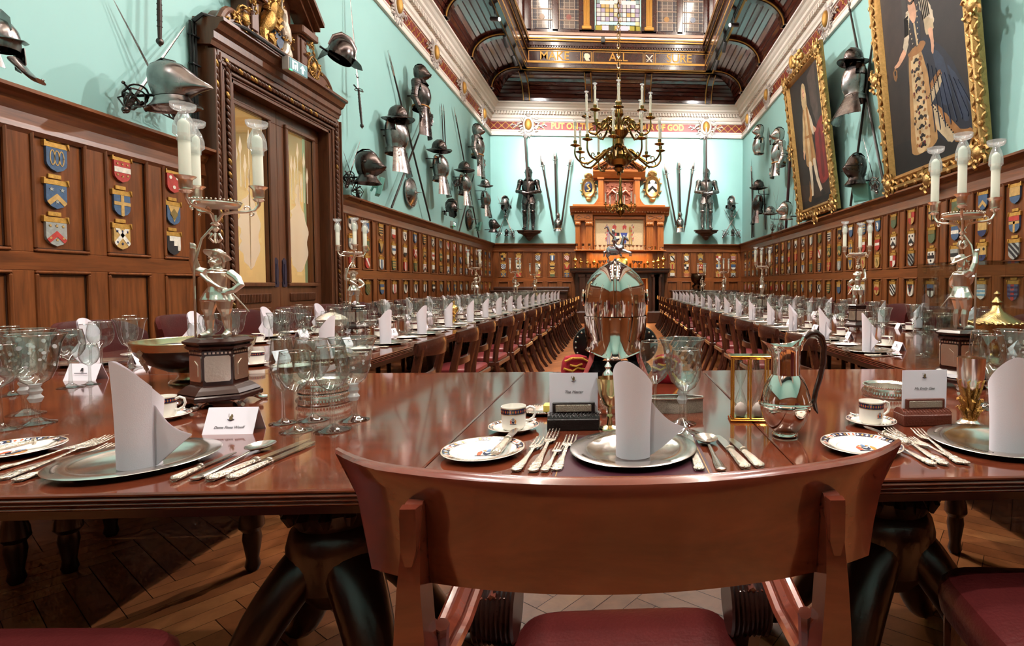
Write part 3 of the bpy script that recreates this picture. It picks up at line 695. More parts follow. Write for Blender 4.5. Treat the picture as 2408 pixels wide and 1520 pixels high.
        for q in (0, .1): mb.tube([f(-.13, .4-q, .15), f(-.05, .36-q, .17), f(-.02, .42-q, .18), f(.01, .43-q, .18)], [.035, .03, .024, .026], 8)
        mb.tube([f(*p) for p in ((-.26, .12, .07), (-.36, .16, .08), (-.37, .3, .08), (-.29, .36, .08), (-.31, .46, .09))], [.02, .018, .018, .022, .035], 7)
        if not horse:
            for k in range(9): a = k*.7; mb.ball(f(-.13+.07*cos(a), .52+.08*sin(a), .13), .034, 7, 5)
        else: mb.tube([f(-.08, .63, .15), f(-.02, .8, .18)], [.014, .003], 6)
    beast(gl, 1, False); beast(un, -1, True)
    sh.prism([(uc-.08, zc+.24), (uc+.08, zc+.24), (uc+.08, zc+.12), (uc+.045, zc+.03), (uc, zc), (uc-.045, zc+.03), (uc-.08, zc+.12)], .03, .16)
    sh.build('carved_shield', [mat('dull_blue_paint', (70, 86, 110), .5, var=.4, vscale=20)], root)
    gl.M = Mi @ Matrix.Translation((uc, zc+.36, .1)) @ Matrix.Scale(.75, 4) @ Matrix.Rotation(-pi/2, 4, 'X'); gl.lathe([(.09, -.06), (.1, -.03), (.13, .06), (.1, .12), (.03, .16), (.03, .2), (0, .22)][::1], 14); gl.M = Mi
    gold_leafage(gl, uc, zc-.02, .26, .07, 34, 4, z=.14, sc=.9); gold_leafage(gl, uc, zc+.2, .24, .16, 26, 14, z=.17, sc=.7)
    gold_leafage(gl, uc, zc+.6, .16, .1, 22, 5, z=.1, sc=1.1)
    for u, h in (((yl0+yl)/2+.1, .2), ((yr0+yr)/2-.1, .2)):
        gl.tube([(u+.11*cos(t), zb_+h+.12*sin(t), .155) for t in [2*pi*i/16 for i in range(16)]], .012, 6, 0, False, True)
        gl.ball((u, zb_+h, .16), (.05, .07, .03), 10, 6); gold_leafage(gl, u, zb_+h, .15, .12, 14, int(u*10), z=.16)
    gold_leafage(gl, yl0+.05, zb_+.04, .12, .03, 8, 6, z=.15); gold_leafage(gl, yr0-.05, zb_+.06, .1, .04, 8, 7, z=.15)
    for u in (yl-.09, yr+.09): gold_leafage(gl, u, zb_+.38, .06, .1, 8, 8, z=.2)
    gl.build('gilt_lion_and_leafage', [GILTD], root)['label'] = 'gilt carved lion, crown and leaf scrolls'
    un.build('carved_unicorn', [mat('worn_silver_leaf', (206, 192, 172), .45, .2, var=.2, vscale=30)], root)['label'] = 'silvered carved unicorn'
    root['kind'] = 'structure'
    return root
DGLASS = thin_glass('door_glass', (255, 250, 238), .5, .06)
FROST = thin_glass('etched_frost', (255, 244, 222), .3, .03, .55)
PLATE = mat('blued_metal_plate', (66, 62, 84), .4, .6)
door()
# lit lobby behind the glass
lob = MB(); lob.box(XL-3.2, DY0-1.6, -.01, XL-.26, DY1+1.6, 0, 1)
lob.box(XL-3.3, DY0-1.7, 0, XL-3.2, DY1+1.7, 3.6); lob.box(XL-3.2, DY0-1.7, 0, XL-.26, DY0-1.6, 3.6); lob.box(XL-3.2, DY1+1.6, 0, XL-.26, DY1+1.7, 3.6); lob.box(XL-3.2, DY0-1.6, 3.5, XL-.26, DY1+1.6, 3.6)
struct(lob.build('wall_lobby', [mat('lobby_cream_paint', (244, 232, 204), .6), FIREW]))
struct(MB().box(XL-3.2, DY0-1.6, 0, XL-3.1, DY1+1.6, 1.5).build('trim_lobby', [FIREW]))
# cable bundle beside the door
cb = MB(); u = onX(463, 200, XL+.05).y
for i in range(5): cb.tube([(XL+.03+.012*(i % 2), u-.03+.014*i+.004*sin(z*7+i), z) for z in [2.38+.1*k for k in range(12)]], .009, 6)
cb.tube([(XL+.05, u-.02, 3.48), (XL+.1, u+.02, 3.56), (XL+.2, u+.16, 3.565), (XL+.29, u+.3, 3.565), (XL+.29, u+1.2, 3.565)], .018, 8)
for z in (2.6, 2.85, 3.1, 3.35): cb.box(XL+.015, u-.045, z, XL+.06, u+.045, z+.012)
tag(cb.build('cable_bundle', [BLACK]), 'bundle of black cables running up beside the carved door surround', 'cable')
# exit signs
def exit_sign(M, label, sc=1):
    r = thing('exit_sign', label, 'sign', group='emergency exit signs'); r.matrix_world = M @ Matrix.Scale(sc, 4)
    MB().box(-.16, -.08, 0, .16, .08, .09, 0, .008).build('sign_case', [mat('sign_case_grey', (200, 200, 196), .5)], r)
    MB().box(-.15, -.07, .09, .15, .07, .094).build('sign_face', [mat('sign_green', (28, 96, 104), .4, emit=((20, 90, 96), .4))], r)
    s = MB(); w = .094
    s.box(-.11, -.05, w, -.085, .05, w+.003); s.box(-.11, .035, w, -.02, .05, w+.003); s.box(-.035, -.05, w, -.02, .05, w+.003)
    s.prism([(-.07, -.04), (-.055, -.045), (-.045, .0), (-.05, .015), (-.07, .01)], w, w+.003)
    s.prism([(.05, -.05), (.08, -.05), (.08, 0), (.11, 0), (.065, .05), (.02, 0), (.05, 0)], w, w+.003)
    s.build('running_figure_and_arrow', [mat('sign_white', (240, 246, 240), .4, emit=((240, 250, 240), .8))], r)
    MB().box(-.15, -.078, .09, -.11, -.066, .096).build('indicator', [mat('sign_led', (40, 230, 120), .4, emit=((40, 255, 120), 3))], r)
exit_sign(face_mat(tuple(onX(685, 160, XL+.28)), NL) @ Matrix.Rotation(-.12, 4, 'Y'), 'green exit sign with white arrow, fixed under the royal arms above the door', .9)
exit_sign(face_mat(tuple(onX(1062, 527, XL+.0)), NL), 'small green exit sign above the panelling near the round shields', .75)
# ---------------- chimneypiece on the back wall
def fire():
    YFp = 16.15; W = lambda px: onY(px, 600, YFp).x; Z = lambda py: onY(1455, py, YFp).z
    root = thing('chimneypiece', 'tall carved oak chimneypiece with pediment and tapestry arms on the end wall', 'fireplace', (W(1457), YFp, 0))
    T = Matrix.Translation((-W(1457), -YFp, 0)) @ face_mat((0, YFp, 0), NB)
    D = YB-YFp+.0     # depth back to the wall
    def mb(): m = MB(); m.M = T; return m
    # lower storey
    l = mb()
    for a, b in ((1352, 1402), (1524, 1563)):
        l.box(W(a), 0, -D, W(b), Z(640), -.05, 0, .01)
        for px in ((a+10, a+26), (b-24, b-8)): l.box(W(px[0]), .35, -.05, W(px[1]), Z(648), .05, 0, .012); l.box(W(px[0])-.03, .2, -.05, W(px[1])+.03, .36, .08, 0, .015); l.box(W(px[0])-.03, Z(652), -.05, W(px[1])+.03, Z(645), .07, 0, .01)
    l.box(W(1350), 0, -D, W(1402), .34, .14, 0, .02); l.box(W(1522), 0, -D, W(1566), .34, .14, 0, .02)
    l.box(W(1402), Z(655), -D, W(1524), Z(640), -.05)
    l.build('lower_pilasters', [DARKW], root)
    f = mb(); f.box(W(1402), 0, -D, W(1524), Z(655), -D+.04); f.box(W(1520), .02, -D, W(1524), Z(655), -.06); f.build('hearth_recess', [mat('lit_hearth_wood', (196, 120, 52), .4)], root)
    m = mb(); sweep(m, [(-D, Z(641)), (.1, Z(641)), (.13, Z(638)), (.13, Z(634)), (.16, Z(633)), (.16, Z(631)), (-D, Z(631))], W(1341), W(1574)); m.build('mantelshelf', [DARKW], root)
    # overmantel back and shelf
    u = mb(); u.box(W(1352), Z(631), -D, W(1562), Z(490), -.22)
    for a, b in ((1354, 1363), (1378, 1393), (1521, 1536), (1547, 1560)):
        w = W(b)-W(a)
        u.box(W(a), Z(590), -.22, W(b), Z(531), -.1, 0, .006)
        for k in range(4): u.box(W(a)+w*(.12+.22*k), Z(588), -.1, W(a)+w*(.22+.22*k), Z(534), -.088, 0, .004)
        u.box(W(a)-.02, Z(531), -.22, W(b)+.02, Z(527), -.07, 0, .012)
        for k in range(3): u.ball((W(a)+w*(.2+.3*k), Z(526), -.08), (.06, .06, .04), 8, 5)
        u.box(W(a)-.03, Z(523), -.22, W(b)+.03, Z(519), -.06, 0, .01)
        u.box(W(a), Z(631), -.22, W(b), Z(592), -.12, 0, .006)
    for a, b in ((1350, 1394), (1519, 1563)):
        u.box(W(a), Z(519), -.22, W(b), Z(503), -.05, 0, .006)
        x = W((a+b)/2)
        for s in (-1, 1):
            u.tube([(x+s*.02, Z(511), -.045), (x+s*.14, Z(507), -.045), (x+s*.22, Z(511), -.045), (x+s*.14, Z(515), -.045)], .008, 5, 1, False, True)
    u.build('fluted_pilasters', [FIREW, DARKW], root)
    s = mb(); s.box(W(1350), Z(591), -.25, W(1566), Z(588), .1, 0, .01); s.build('upper_shelf', [FIREX], root)
    c = mb()
    sweep(c, [(-D, Z(505)), (-.12, Z(505)), (-.1, Z(500)), (-.02, Z(498)), (.02, Z(495)), (.06, Z(492)), (.12, Z(490)), (.14, Z(487)), (-D, Z(487))], W(1341), W(1574))
    sweep(c, [(-D, Z(487)), (-.02, Z(487)), (-.02, Z(481)), (-D, Z(481))], W(1347), W(1564))
    for i in range(34): c.box(W(1352)+i*.082, Z(500), -.05, W(1352)+i*.082+.045, Z(497), .0)
    c.build('main_cornice', [FIREX], root)
    # aedicule
    a = mb()
    for s, px in ((1, 1412), (-1, 1500)):
        q = [(W(px), Z(481))]+[(W(px)-s*(.3*(1-sin(t))), Z(481)+(Z(430)-Z(481))*(1-cos(t))) for t in [pi/2*k/8 for k in range(9)]]+[(W(px), Z(430))]
        a.prism(q, -D, -.2)
        x0, x1 = sorted((W(px-(5 if s > 0 else -5)), W(px+s*7))); a.box(x0, Z(481), -D, x1, Z(418), -.1, 0, .01); a.box(x0-.03, Z(421), -D, x1+.03, Z(415), -.06, 0, .01)
        a.box(x0-.02, Z(481), -D, x1+.02, Z(476), -.08, 0, .01)
    a.box(W(1410), Z(481), -D, W(1502), Z(418), -.28)
    for (x0, z0, x1, z1) in ((1417, 424, 1421, 481), (1490, 424, 1494, 481)): a.box(W(x0), Z(z1), -.3, W(x1), Z(z0), -.16, 0, .01)
    a.box(W(1417), Z(424), -.3, W(1494), Z(420), -.16, 0, .01); a.box(W(1417), Z(481), -.3, W(1494), Z(478), -.16, 0, .01)
    a.build('aedicule', [FIREW], root)
    p = mb()
    sweep(p, [(-D, Z(418)), (-.1, Z(418)), (-.04, Z(414)), (.0, Z(408)), (.05, Z(404)), (.05, Z(401)), (-D, Z(401))], W(1395), W(1518))
    xm = W(1456.5); hw = (W(1518)-W(1395))/2
    p.prism([(xm-hw+.1, Z(401)), (xm+hw-.1, Z(401)), (xm, Z(401)+.36)], -D, -.12)
    for s in (-1, 1):
        for o0, o1, w in ((0, .045, -.0), (.045, .09, .06)):
            q = [(xm+s*hw, Z(401)+o0), (xm, Z(401)+.42+o0), (xm, Z(401)+.42+o1), (xm+s*hw, Z(401)+o1)]
            p.prism(q, -D, w)
    for k in range(10):
        sx = (-1)**k; p.tube([(q[0], q[2], -.1) for q in spiral((xm+sx*(.1+.05*k), 0, Z(401)+.1), .05, .01, 0, sx*5, 10)], .016, 5, 1)
    p.build('pediment', [FIREX, DARKW], root)
    r = mb(); rnd = random.Random(11)
    r.box(W(1421), Z(478), -.27, W(1490), Z(424), -.25)
    cx, cz = W(1455.5), Z(451)
    for k in range(46): r.ball((cx+rnd.uniform(-.4, .4), cz+rnd.uniform(-.31, .31), -.25), (rnd.uniform(.02, .06), rnd.uniform(.02, .06), .03), 7, 5)
    for s in (-1, 1):
        r.tube([(cx+s*.05, cz-.05, -.22), (cx+s*.2, cz+.06, -.21), (cx+s*.3, cz-.04, -.22), (cx+s*.36, cz-.1, -.23)], [.05, .06, .04, .02], 8)
        r.tube([(cx+s*.1, cz+.0, -.22), (cx+s*.16, cz-.2, -.22)], [.035, .02], 7)
    r.build('copper_relief', [mat('copper', (170, 106, 86), .35, .9, bump=.5, bscale=40)], root)['label'] = 'beaten copper relief panel'
    t = mb(); t.box(W(1399), Z(588), -.22, W(1514), Z(513), -.2)
    for x0, z0, x1, z1 in ((1396, 510, 1399, 590), (1514, 510, 1517, 590)): t.box(W(x0), Z(z1), -.22, W(x1), Z(z0), -.15, 1, .008)
    t.box(W(1396), Z(514), -.22, W(1517), Z(508), -.14, 1, .008)
    tp = t.build('tapestry', [mat('tapestry_linen', (196, 172, 134), .85, var=.12, vscale=30), FIREX], root)
    e = mb(); PXW = lambda px, py: (W(px), Z(py))
    def poly(mi, pts, k=0): e.prism([PXW(*q) for q in pts], -.2, -.196+.001*k, mi)
    cols = [(40, 34, 40), (60, 72, 130), (176, 70, 66), (150, 120, 110), (160, 128, 62), (226, 214, 190), (150, 130, 140)]
    for x in (1440, 1459):            # paired shields
        poly(5, [(x, 546), (x+17, 546), (x+17, 564), (x+8.5, 574), (x, 566)])
    poly(0, [(1439, 546), (1457, 546), (1457, 554), (1439, 554)], 1); poly(2, [(1445, 547), (1450, 547), (1450, 553), (1445, 553)], 2)
    poly(0, [(1437, 566), (1448, 556), (1455, 566), (1451, 569), (1447.5, 563), (1441, 569)], 1)
    poly(1, [(1459, 546), (1476, 546), (1473, 558), (1468, 551), (1463, 558)], 1); poly(1, [(1463, 572), (1467, 563), (1474, 564), (1472, 572)], 1); poly(4, [(1459, 556), (1464, 562), (1460, 566)], 1)
    for s, col in ((-1, 6), (1, 4)):   # supporters
        x = 1457+s*26; poly(col, [(x-4, 575), (x-3, 545), (x-4, 535), (x-1, 530), (x+2, 535), (x+3, 548), (x+4, 575), (x+1, 575), (x, 556), (x-2, 575)], 1)
        for k in range(9):
            q = x+s*(3*sin(k*1.9)+4); poly(2 if k % 2 else 3, [(q-1.5, 527+k*4.5), (q+1.8, 525+k*4.5), (q+1, 531+k*4.5), (q-2, 530+k*4.5)], 2)
        xx = 1457+s*12; poly(2, [(xx-4, 540), (xx-5, 531), (xx, 526), (xx+5, 531), (xx+3, 540), (xx, 535)], 1); poly(3, [(xx-2, 528), (xx+1, 523), (xx+3, 529)], 2)
    poly(0, [(1428, 573.5), (1486, 573.5), (1486, 574.5), (1428, 574.5)], 1); poly(0, [(1428, 577), (1486, 577), (1486, 578), (1428, 578)], 1)
    for x in (1428, 1440, 1456, 1470, 1485): poly(0, [(x, 573.5), (x+1.2, 573.5), (x+1.2, 578), (x, 578)], 1)
    e.build('embroidered_arms', [mat('thread_%d' % i, c, .85) for i, c in enumerate(cols)], tp)
    return W, Z, YFp
FW, FZ, FY = fire()
# trophies
SILV = mat('silver', (216, 206, 194), .12, 1, rvar=.05, vscale=6)
SILVG = mat('silver_gilt', (214, 172, 92), .16, 1)
def goblet(h, r, kind=0):
    p = [(0, 0), (r*.75, 0), (r*.72, h*.04), (r*.25, h*.1), (r*.14, h*.25), (r*.28, h*.32), (r*.14, h*.38), (r*.3, h*.46), (r*.85, h*.58), (r*.95, h*.75), (r, h), (r*.94, h), (r*.85, h*.74), (0, h*.55)]
    if kind == 1: p = [(0, 0), (r*.6, 0), (r*.55, h*.05), (r*.2, h*.1), (r*.12, h*.55), (r*.3, h*.62), (r*.8, h*.7), (r*1.1, h*.95), (r*1.15, h), (r*1.05, h), (0, h*.72)]
    if kind == 2: p = [(0, 0), (r*.8, 0), (r*.75, h*.05), (r*.3, h*.1), (r*.15, h*.2), (r*.35, h*.25), (r*.15, h*.3), (r*.5, h*.36), (r*.95, h*.5), (r, h*.6), (r*1.05, h*.61), (r, h*.64), (r*.6, h*.72), (r*.2, h*.76), (r*.12, h*.82), (r*.22, h*.87), (r*.08, h*.92), (0, h)]
    if kind == 3: p = [(0, 0), (r*.8, 0), (r*.7, h*.06), (r*.2, h*.1), (r*.2, h*.2), (r*.4, h*.26), (r*.15, h*.34), (r*.15, h*.42), (r*.8, h*.5), (r*1.05, h*.6), (r*.8, h*.7), (r*.3, h*.75), (r*.1, h*.8), (r*.05, h*.95), (0, h)]
    if kind == 4: p = [(0, 0), (r*.8, 0), (r*.85, h*.1), (r*.75, h*.6), (r, h), (r*.9, h), (0, h*.3)]
    return MB().lathe(p, 16)
GOB = [goblet(.17, .042, 0).mesh('goblet', [SILV]), goblet(.13, .04, 1).mesh('wine_cup', [SILV]), goblet(.3, .055, 2).mesh('lidded_cup', [SILVG]), goblet(.32, .06, 3).mesh('steeple_cup', [SILVG]), goblet(.14, .035, 4).mesh('beaker', [SILVG]), goblet(.2, .05, 1).mesh('tazza', [SILV])]
zs, zm = FZ(588)+.001, FZ(631)+.001
g = 'silver cups on the upper shelf of the chimneypiece'
for i, (px, k, s) in enumerate([(1356, 0, 1), (1371, 0, 1), (1386, 0, 1), (1400, 1, 1), (1411, 1, 1.05), (1421, 1, 1), (1430, 1, 1), (1439, 1, .95), (1449, 1, 1), (1458, 1, 1), (1471, 1, .9), (1480, 1, 1), (1489, 1, 1), (1498, 1, 1.05), (1507, 1, 1), (1516, 1, 1), (1533, 4, .75), (1541, 4, .75)]):
    o = put('silver_cup', GOB[k], None, (FW(px), FY-.0, zs), (0, 0, 0), s*1.05)
    tag(o, 'small silver cup, %s from the left on the upper chimneypiece shelf' % ORD[i], 'cup', g)
for i, px in enumerate((1528, 1556)):
    o = MB().lathe([(0, 0), (.05, 0), (.06, .02), (.09, .05), (.1, .09), (.095, .09), (.05, .03), (0, .03)], 18).build('silver_bowl', [SILV], loc=(FW(px), FY+.0, zs)); o.scale = (.8, .8, .9); tag(o, 'squat silver bowl, %s one at the right of the upper chimneypiece shelf' % ('inner', 'outer')[i], 'bowl', 'silver bowls')
g = 'gold cups on the mantelshelf'
for i, (px, k, s) in enumerate([(1353, 3, 1.25), (1366, 2, 1.0), (1381, 2, .9), (1388, 4, .9), (1397, 2, .95), (1405, 4, 1), (1411, 5, 1.1), (1421, 5, 1.15), (1432, 5, 1.1), (1418, 4, .8), (1428, 4, .85), (1440, 2, .8), (1482, 4, 1), (1490, 5, 1.1), (1499, 5, 1.05), (1507, 5, 1.05), (1503, 4, .85), (1515, 4, 1), (1523, 2, .88), (1537, 3, .95), (1548, 3, 1.1), (1560, 3, 1.35)]):
    o = put('gold_cup', GOB[k], None, (FW(px), FY-.06+(.1 if px in (1418, 1428, 1503) else 0), zm), (0, 0, 0), s)
    tag(o, 'gilt standing cup, %s from the left on the chimneypiece mantelshelf' % ORD[i], 'trophy', g)
mb = MB(); mb.M = Matrix.Rotation(pi/2, 4, 'X')
mb.lathe([(0, 0), (.16, 0), (.17, .01), (.12, .025), (.11, .015), (0, .02)], 28)
mb = mb.build('display_dish', [SILVG], loc=(FW(1463), FY+.16, zm+.18)); mb.rotation_euler.x = -.2
tag(mb, 'round gilt display dish leaning at the middle of the mantelshelf', 'dish')
# two oval painted cartouches beside the pediment
for i, (px, py, c, s) in enumerate(((1384, 442, (30, 40, 70), 1), (1534, 440, (226, 222, 214), 1.12))):
    r = thing('heraldic_cartouche', ('oval gilt cartouche with a sea creature on dark blue, left of the pediment', 'oval gilt cartouche with a black chevron on white, right of the pediment')[i], 'wall ornament')
    r.matrix_world = face_mat(tuple(onY(px, py, YB-.001)), NB) @ Matrix.Scale(s, 4)
    a = MB(); a.lathe([(.15, 0), (.2, .0), (.22, .04), (.19, .08), (.15, .05)], 26, sx=1, sy=1.45)
    for k in range(12):
        t = 2*pi*k/12+.2; a.tube([(p[0], p[2], .04) for p in spiral((.21*cos(t), 0, .3*sin(t)), .045, .008, t, t+4.4*(-1)**k, 10)], .02, 6)
    for k in range(7): a.tube([(0, .27, .05), (.1*sin(-.9+.3*k), .3+.1*cos(-.9+.3*k), .08)], [.02, .03], 7)
    a.ball((0, .34, .04), (.13, .1, .05), 12, 8); a.ball((0, -.34, .03), (.09, .07, .04), 10, 6)
    a.build('gilt_frame', [GILT], r)
    b = MB(); b.ball((0, 0, .03), (.155, .225, .035), 22, 8); b.build('oval_field', [mat('oval_field_%d' % i, c, .4)], r)
    d = MB()
    if i == 0: d.tube([(-.06, -.08, .06), (0, -.1, .065), (.05, -.05, .07), (.0, 0, .07), (-.03, .05, .07), (.03, .1, .065)], [.015, .03, .03, .028, .03, .02], 8); d.ball((.0, -.15, .05), (.09, .025, .012), 10, 5)
    else:
        d.prism([(-.13, -.1), (0, .03), (.13, -.1), (.1, -.15), (0, -.06), (-.1, -.15)], .055, .068); d.prism([(-.13, .08), (-.05, .08), (-.08, .16)], .055, .066); d.prism([(.13, .08), (.05, .08), (.08, .16)], .055, .066)
    d.build('painted_charge', [mat('charge_gold', (200, 160, 90), .4) if i == 0 else BLACK], r)
# sideboards under the end wall, with a bronze urn
for i, (a, b) in enumerate(((1152, 1336), (1578, 1738))):
    y = 16.0; x0, x1 = onY(a, 690, y).x, onY(b, 690, y).x
    r = thing('sideboard', ('dark oak sideboard with raised back behind the left long table', 'dark oak sideboard carrying the bronze urn, behind the right long table')[i], 'sideboard', ((x0+x1)/2, y, 0)); h = (x1-x0)/2
    zt_ = onY(1650, 683, y).z
    MB().box(-h, -.05, zt_-.06, h, .5, zt_, 0, .012).build('top', [DARKW], r)
    MB().box(-h+.04, 0, .12, h-.04, .48, zt_-.06).build('carcass', [DARKW], r)
    for k in range(3):
        dd = MB().box(-h+.07+k*(2*h-.14)/3, -.02, .18, -h+.05+(k+1)*(2*h-.14)/3, 0, zt_-.1, 0, .01).build('door', [DARKW], r)
        MB().ball((-h+.12+k*(2*h-.14)/3, -.035, .5), .018, 10, 6).build('knob', [GILTD], dd)
    if i == 0: MB().box(-h, .44, zt_, h, .49, zt_+.1, 0, .02).build('back_board', [DARKW], r)
    for sx in (-1, 1): MB().box(sx*(h-.1)-.05, .04, 0, sx*(h-.1)+.05, .42, .12, 0, .01).build('foot', [DARKW], r)
p = onY(1641, 683, 16.15); BRZ = mat('bronze', (74, 54, 38), .35, 1, var=.3, vscale=20, bump=.4, bscale=40)
r = thing('urn', 'bronze urn on a footed base on the right sideboard', 'urn', tuple(p))
MB().lathe([(0, .2), (.12, .2), (.19, .27), (.22, .38), (.2, .47), (.22, .5), (.2, .5), (.17, .44), (0, .3)], 24).build('bowl', [BRZ], r)
b = MB()
for k in range(3):
    t = 2*pi*k/3+.5; b.tube([(.05*cos(t), .05*sin(t), .21), (.16*cos(t), .16*sin(t), .12), (.13*cos(t), .13*sin(t), .05), (.2*cos(t), .2*sin(t), .02)], [.03, .04, .03, .035], 8)
b.build('animal_legs', [BRZ], r); MB().lathe([(0, 0), (.24, 0), (.24, .015), (.2, .03), (0, .03)], 24).build('base_plate', [BRZ], r)
def spot(loc, d, power, size=70, blend=.5, rad=.05, col=(255, 249, 243)):
    l = bpy.data.lights.new('spot_light', 'SPOT'); l.energy = power; l.spot_size = radians(size); l.spot_blend = blend; l.shadow_soft_size = rad; l.color = lin(col)
    o = bpy.data.objects.new('spot_light', l); C.objects.link(o); o.location = loc
    o.rotation_euler = Vector(d).to_track_quat('-Z', 'Y').to_euler(); return o
def area(loc, d, power, sx, sy, col=(255, 244, 230)):
    l = bpy.data.lights.new('area_light', 'AREA'); l.shape = 'RECTANGLE'; l.size = sx; l.size_y = sy; l.energy = power; l.color = lin(col)
    o = bpy.data.objects.new('area_light', l); C.objects.link(o); o.location = loc
    o.rotation_euler = Vector(d).to_track_quat('-Z', 'Y').to_euler(); return o
EXPO = 0.0
LAMPS = []
for i, y in enumerate((14.4, 13.3, 12.2, 10.2, 8.2, 6.2, 4.2, 2.2, .6, -1.0)):
    for s, x in ((1, LX0-.16), (-1, LX1+.14)):      # s > 0: lamp on the left track, lighting the right wall
        ax = XR if s > 0 else XL
        if i == 0: aim, pw, sz = (1.3*-s, YB, 3.3), 900, 80
        elif i == 1: aim, pw, sz = (2.4*-s, YB, 4.0), 900, 80
        elif i >= 8: aim, pw, sz = ((-.6*s, 2.6, .8), 620, 75) if i == 8 else ((-1.4*s, 1.4, .8), 400, 85)
        elif i in (2, 4, 6): aim, pw, sz = (ax, y-3.6, 5.0), 1050, 105
        else: aim, pw, sz = (-1.6*s, y-1.0, .8), 260, 70
        p, d = tracklamp(x, y, aim, 'grey cylinder spotlight, %s along the %s ceiling track from the far wall' % (ORD[i], 'left' if s > 0 else 'right'))
        spot(p, d, pw, sz, .7, .06)
for x in (LX0+.3, LX1-.3):
    area((x, 6.6, zb+1.4), (0, 0, -1), 600, .25, 16)
    area((x, 6.6, zb+.1), (0, 0, 1), 260, .15, 16)
area((0, LY1-.25, zz(88)), (0, -.3, 1), 25, 4, .1)
area((FW(1456), FY-.02, FZ(592)-.03), (0, 0, -1), 20, 1.6, .05, (255, 214, 150))
area((FW(1515), FY+.2, .9), (-.6, -.4, 0), 16, .2, 1.2, (255, 190, 110))
area((XL-1.7, (DY0+DY1)/2, 3.45), (0, 0, -1), 110, 1.6, 1.6, (255, 238, 206))
w = bpy.data.worlds.new('world'); SC.world = w; w.use_nodes = True; w.node_tree.nodes['Background'].inputs[0].default_value = (.9, .85, .8, 1); w.node_tree.nodes['Background'].inputs[1].default_value = .02
# ---------------- heraldic shield plaques on the panelling
HC = {'red': (174, 58, 50), 'blue': (66, 90, 120), 'black': (38, 34, 36), 'white': (224, 217, 202), 'gold': (186, 150, 88), 'green': (84, 96, 66), 'grey': (150, 152, 146), 'navy': (40, 48, 84), 'sky': (120, 168, 190), 'olive': (120, 100, 50)}
HM = {k: mat('enamel_'+k, c, .5, var=.22, vscale=40) for k, c in HC.items()}
BRASSP = mat('brass_plate', (196, 150, 72), .4, .5, var=.25, vscale=50, bump=.25, bscale=160)
HW, HH = .068, .158
OUT = [(-HW, 0), (HW, 0), (HW, -.098), (HW*.93, -.118), (HW*.6, -.142), (0, -HH), (-HW*.6, -.142), (-HW*.93, -.118), (-HW, -.098)]
def clip(poly, out=OUT):
    a = sum(p[0]*q[1]-q[0]*p[1] for p, q in zip(out, out[1:]+out[:1]))
    if a < 0: out = out[::-1]
    for p, q in zip(out, out[1:]+out[:1]):
        res = []; side = lambda r: (q[0]-p[0])*(r[1]-p[1])-(q[1]-p[1])*(r[0]-p[0])
        for a_, b_ in zip(poly, poly[1:]+poly[:1]):
            sa, sb = side(a_), side(b_)
            if sa >= 0: res.append(a_)
            if sa*sb < 0:
                t = sa/(sa-sb); res.append((a_[0]+(b_[0]-a_[0])*t, a_[1]+(b_[1]-a_[1])*t))
        poly = res
        if len(poly) < 3: return []
    return poly
def star(x, y, r, n=5): return [(x+(r if i % 2 == 0 else r*.45)*sin(i*pi/n), y+(r if i % 2 == 0 else r*.45)*cos(i*pi/n)) for i in range(2*n)]
def disc(x, y, r): return [(x+r*cos(i*pi/5), y+r*sin(i*pi/5)) for i in range(10)]
W_ = HW
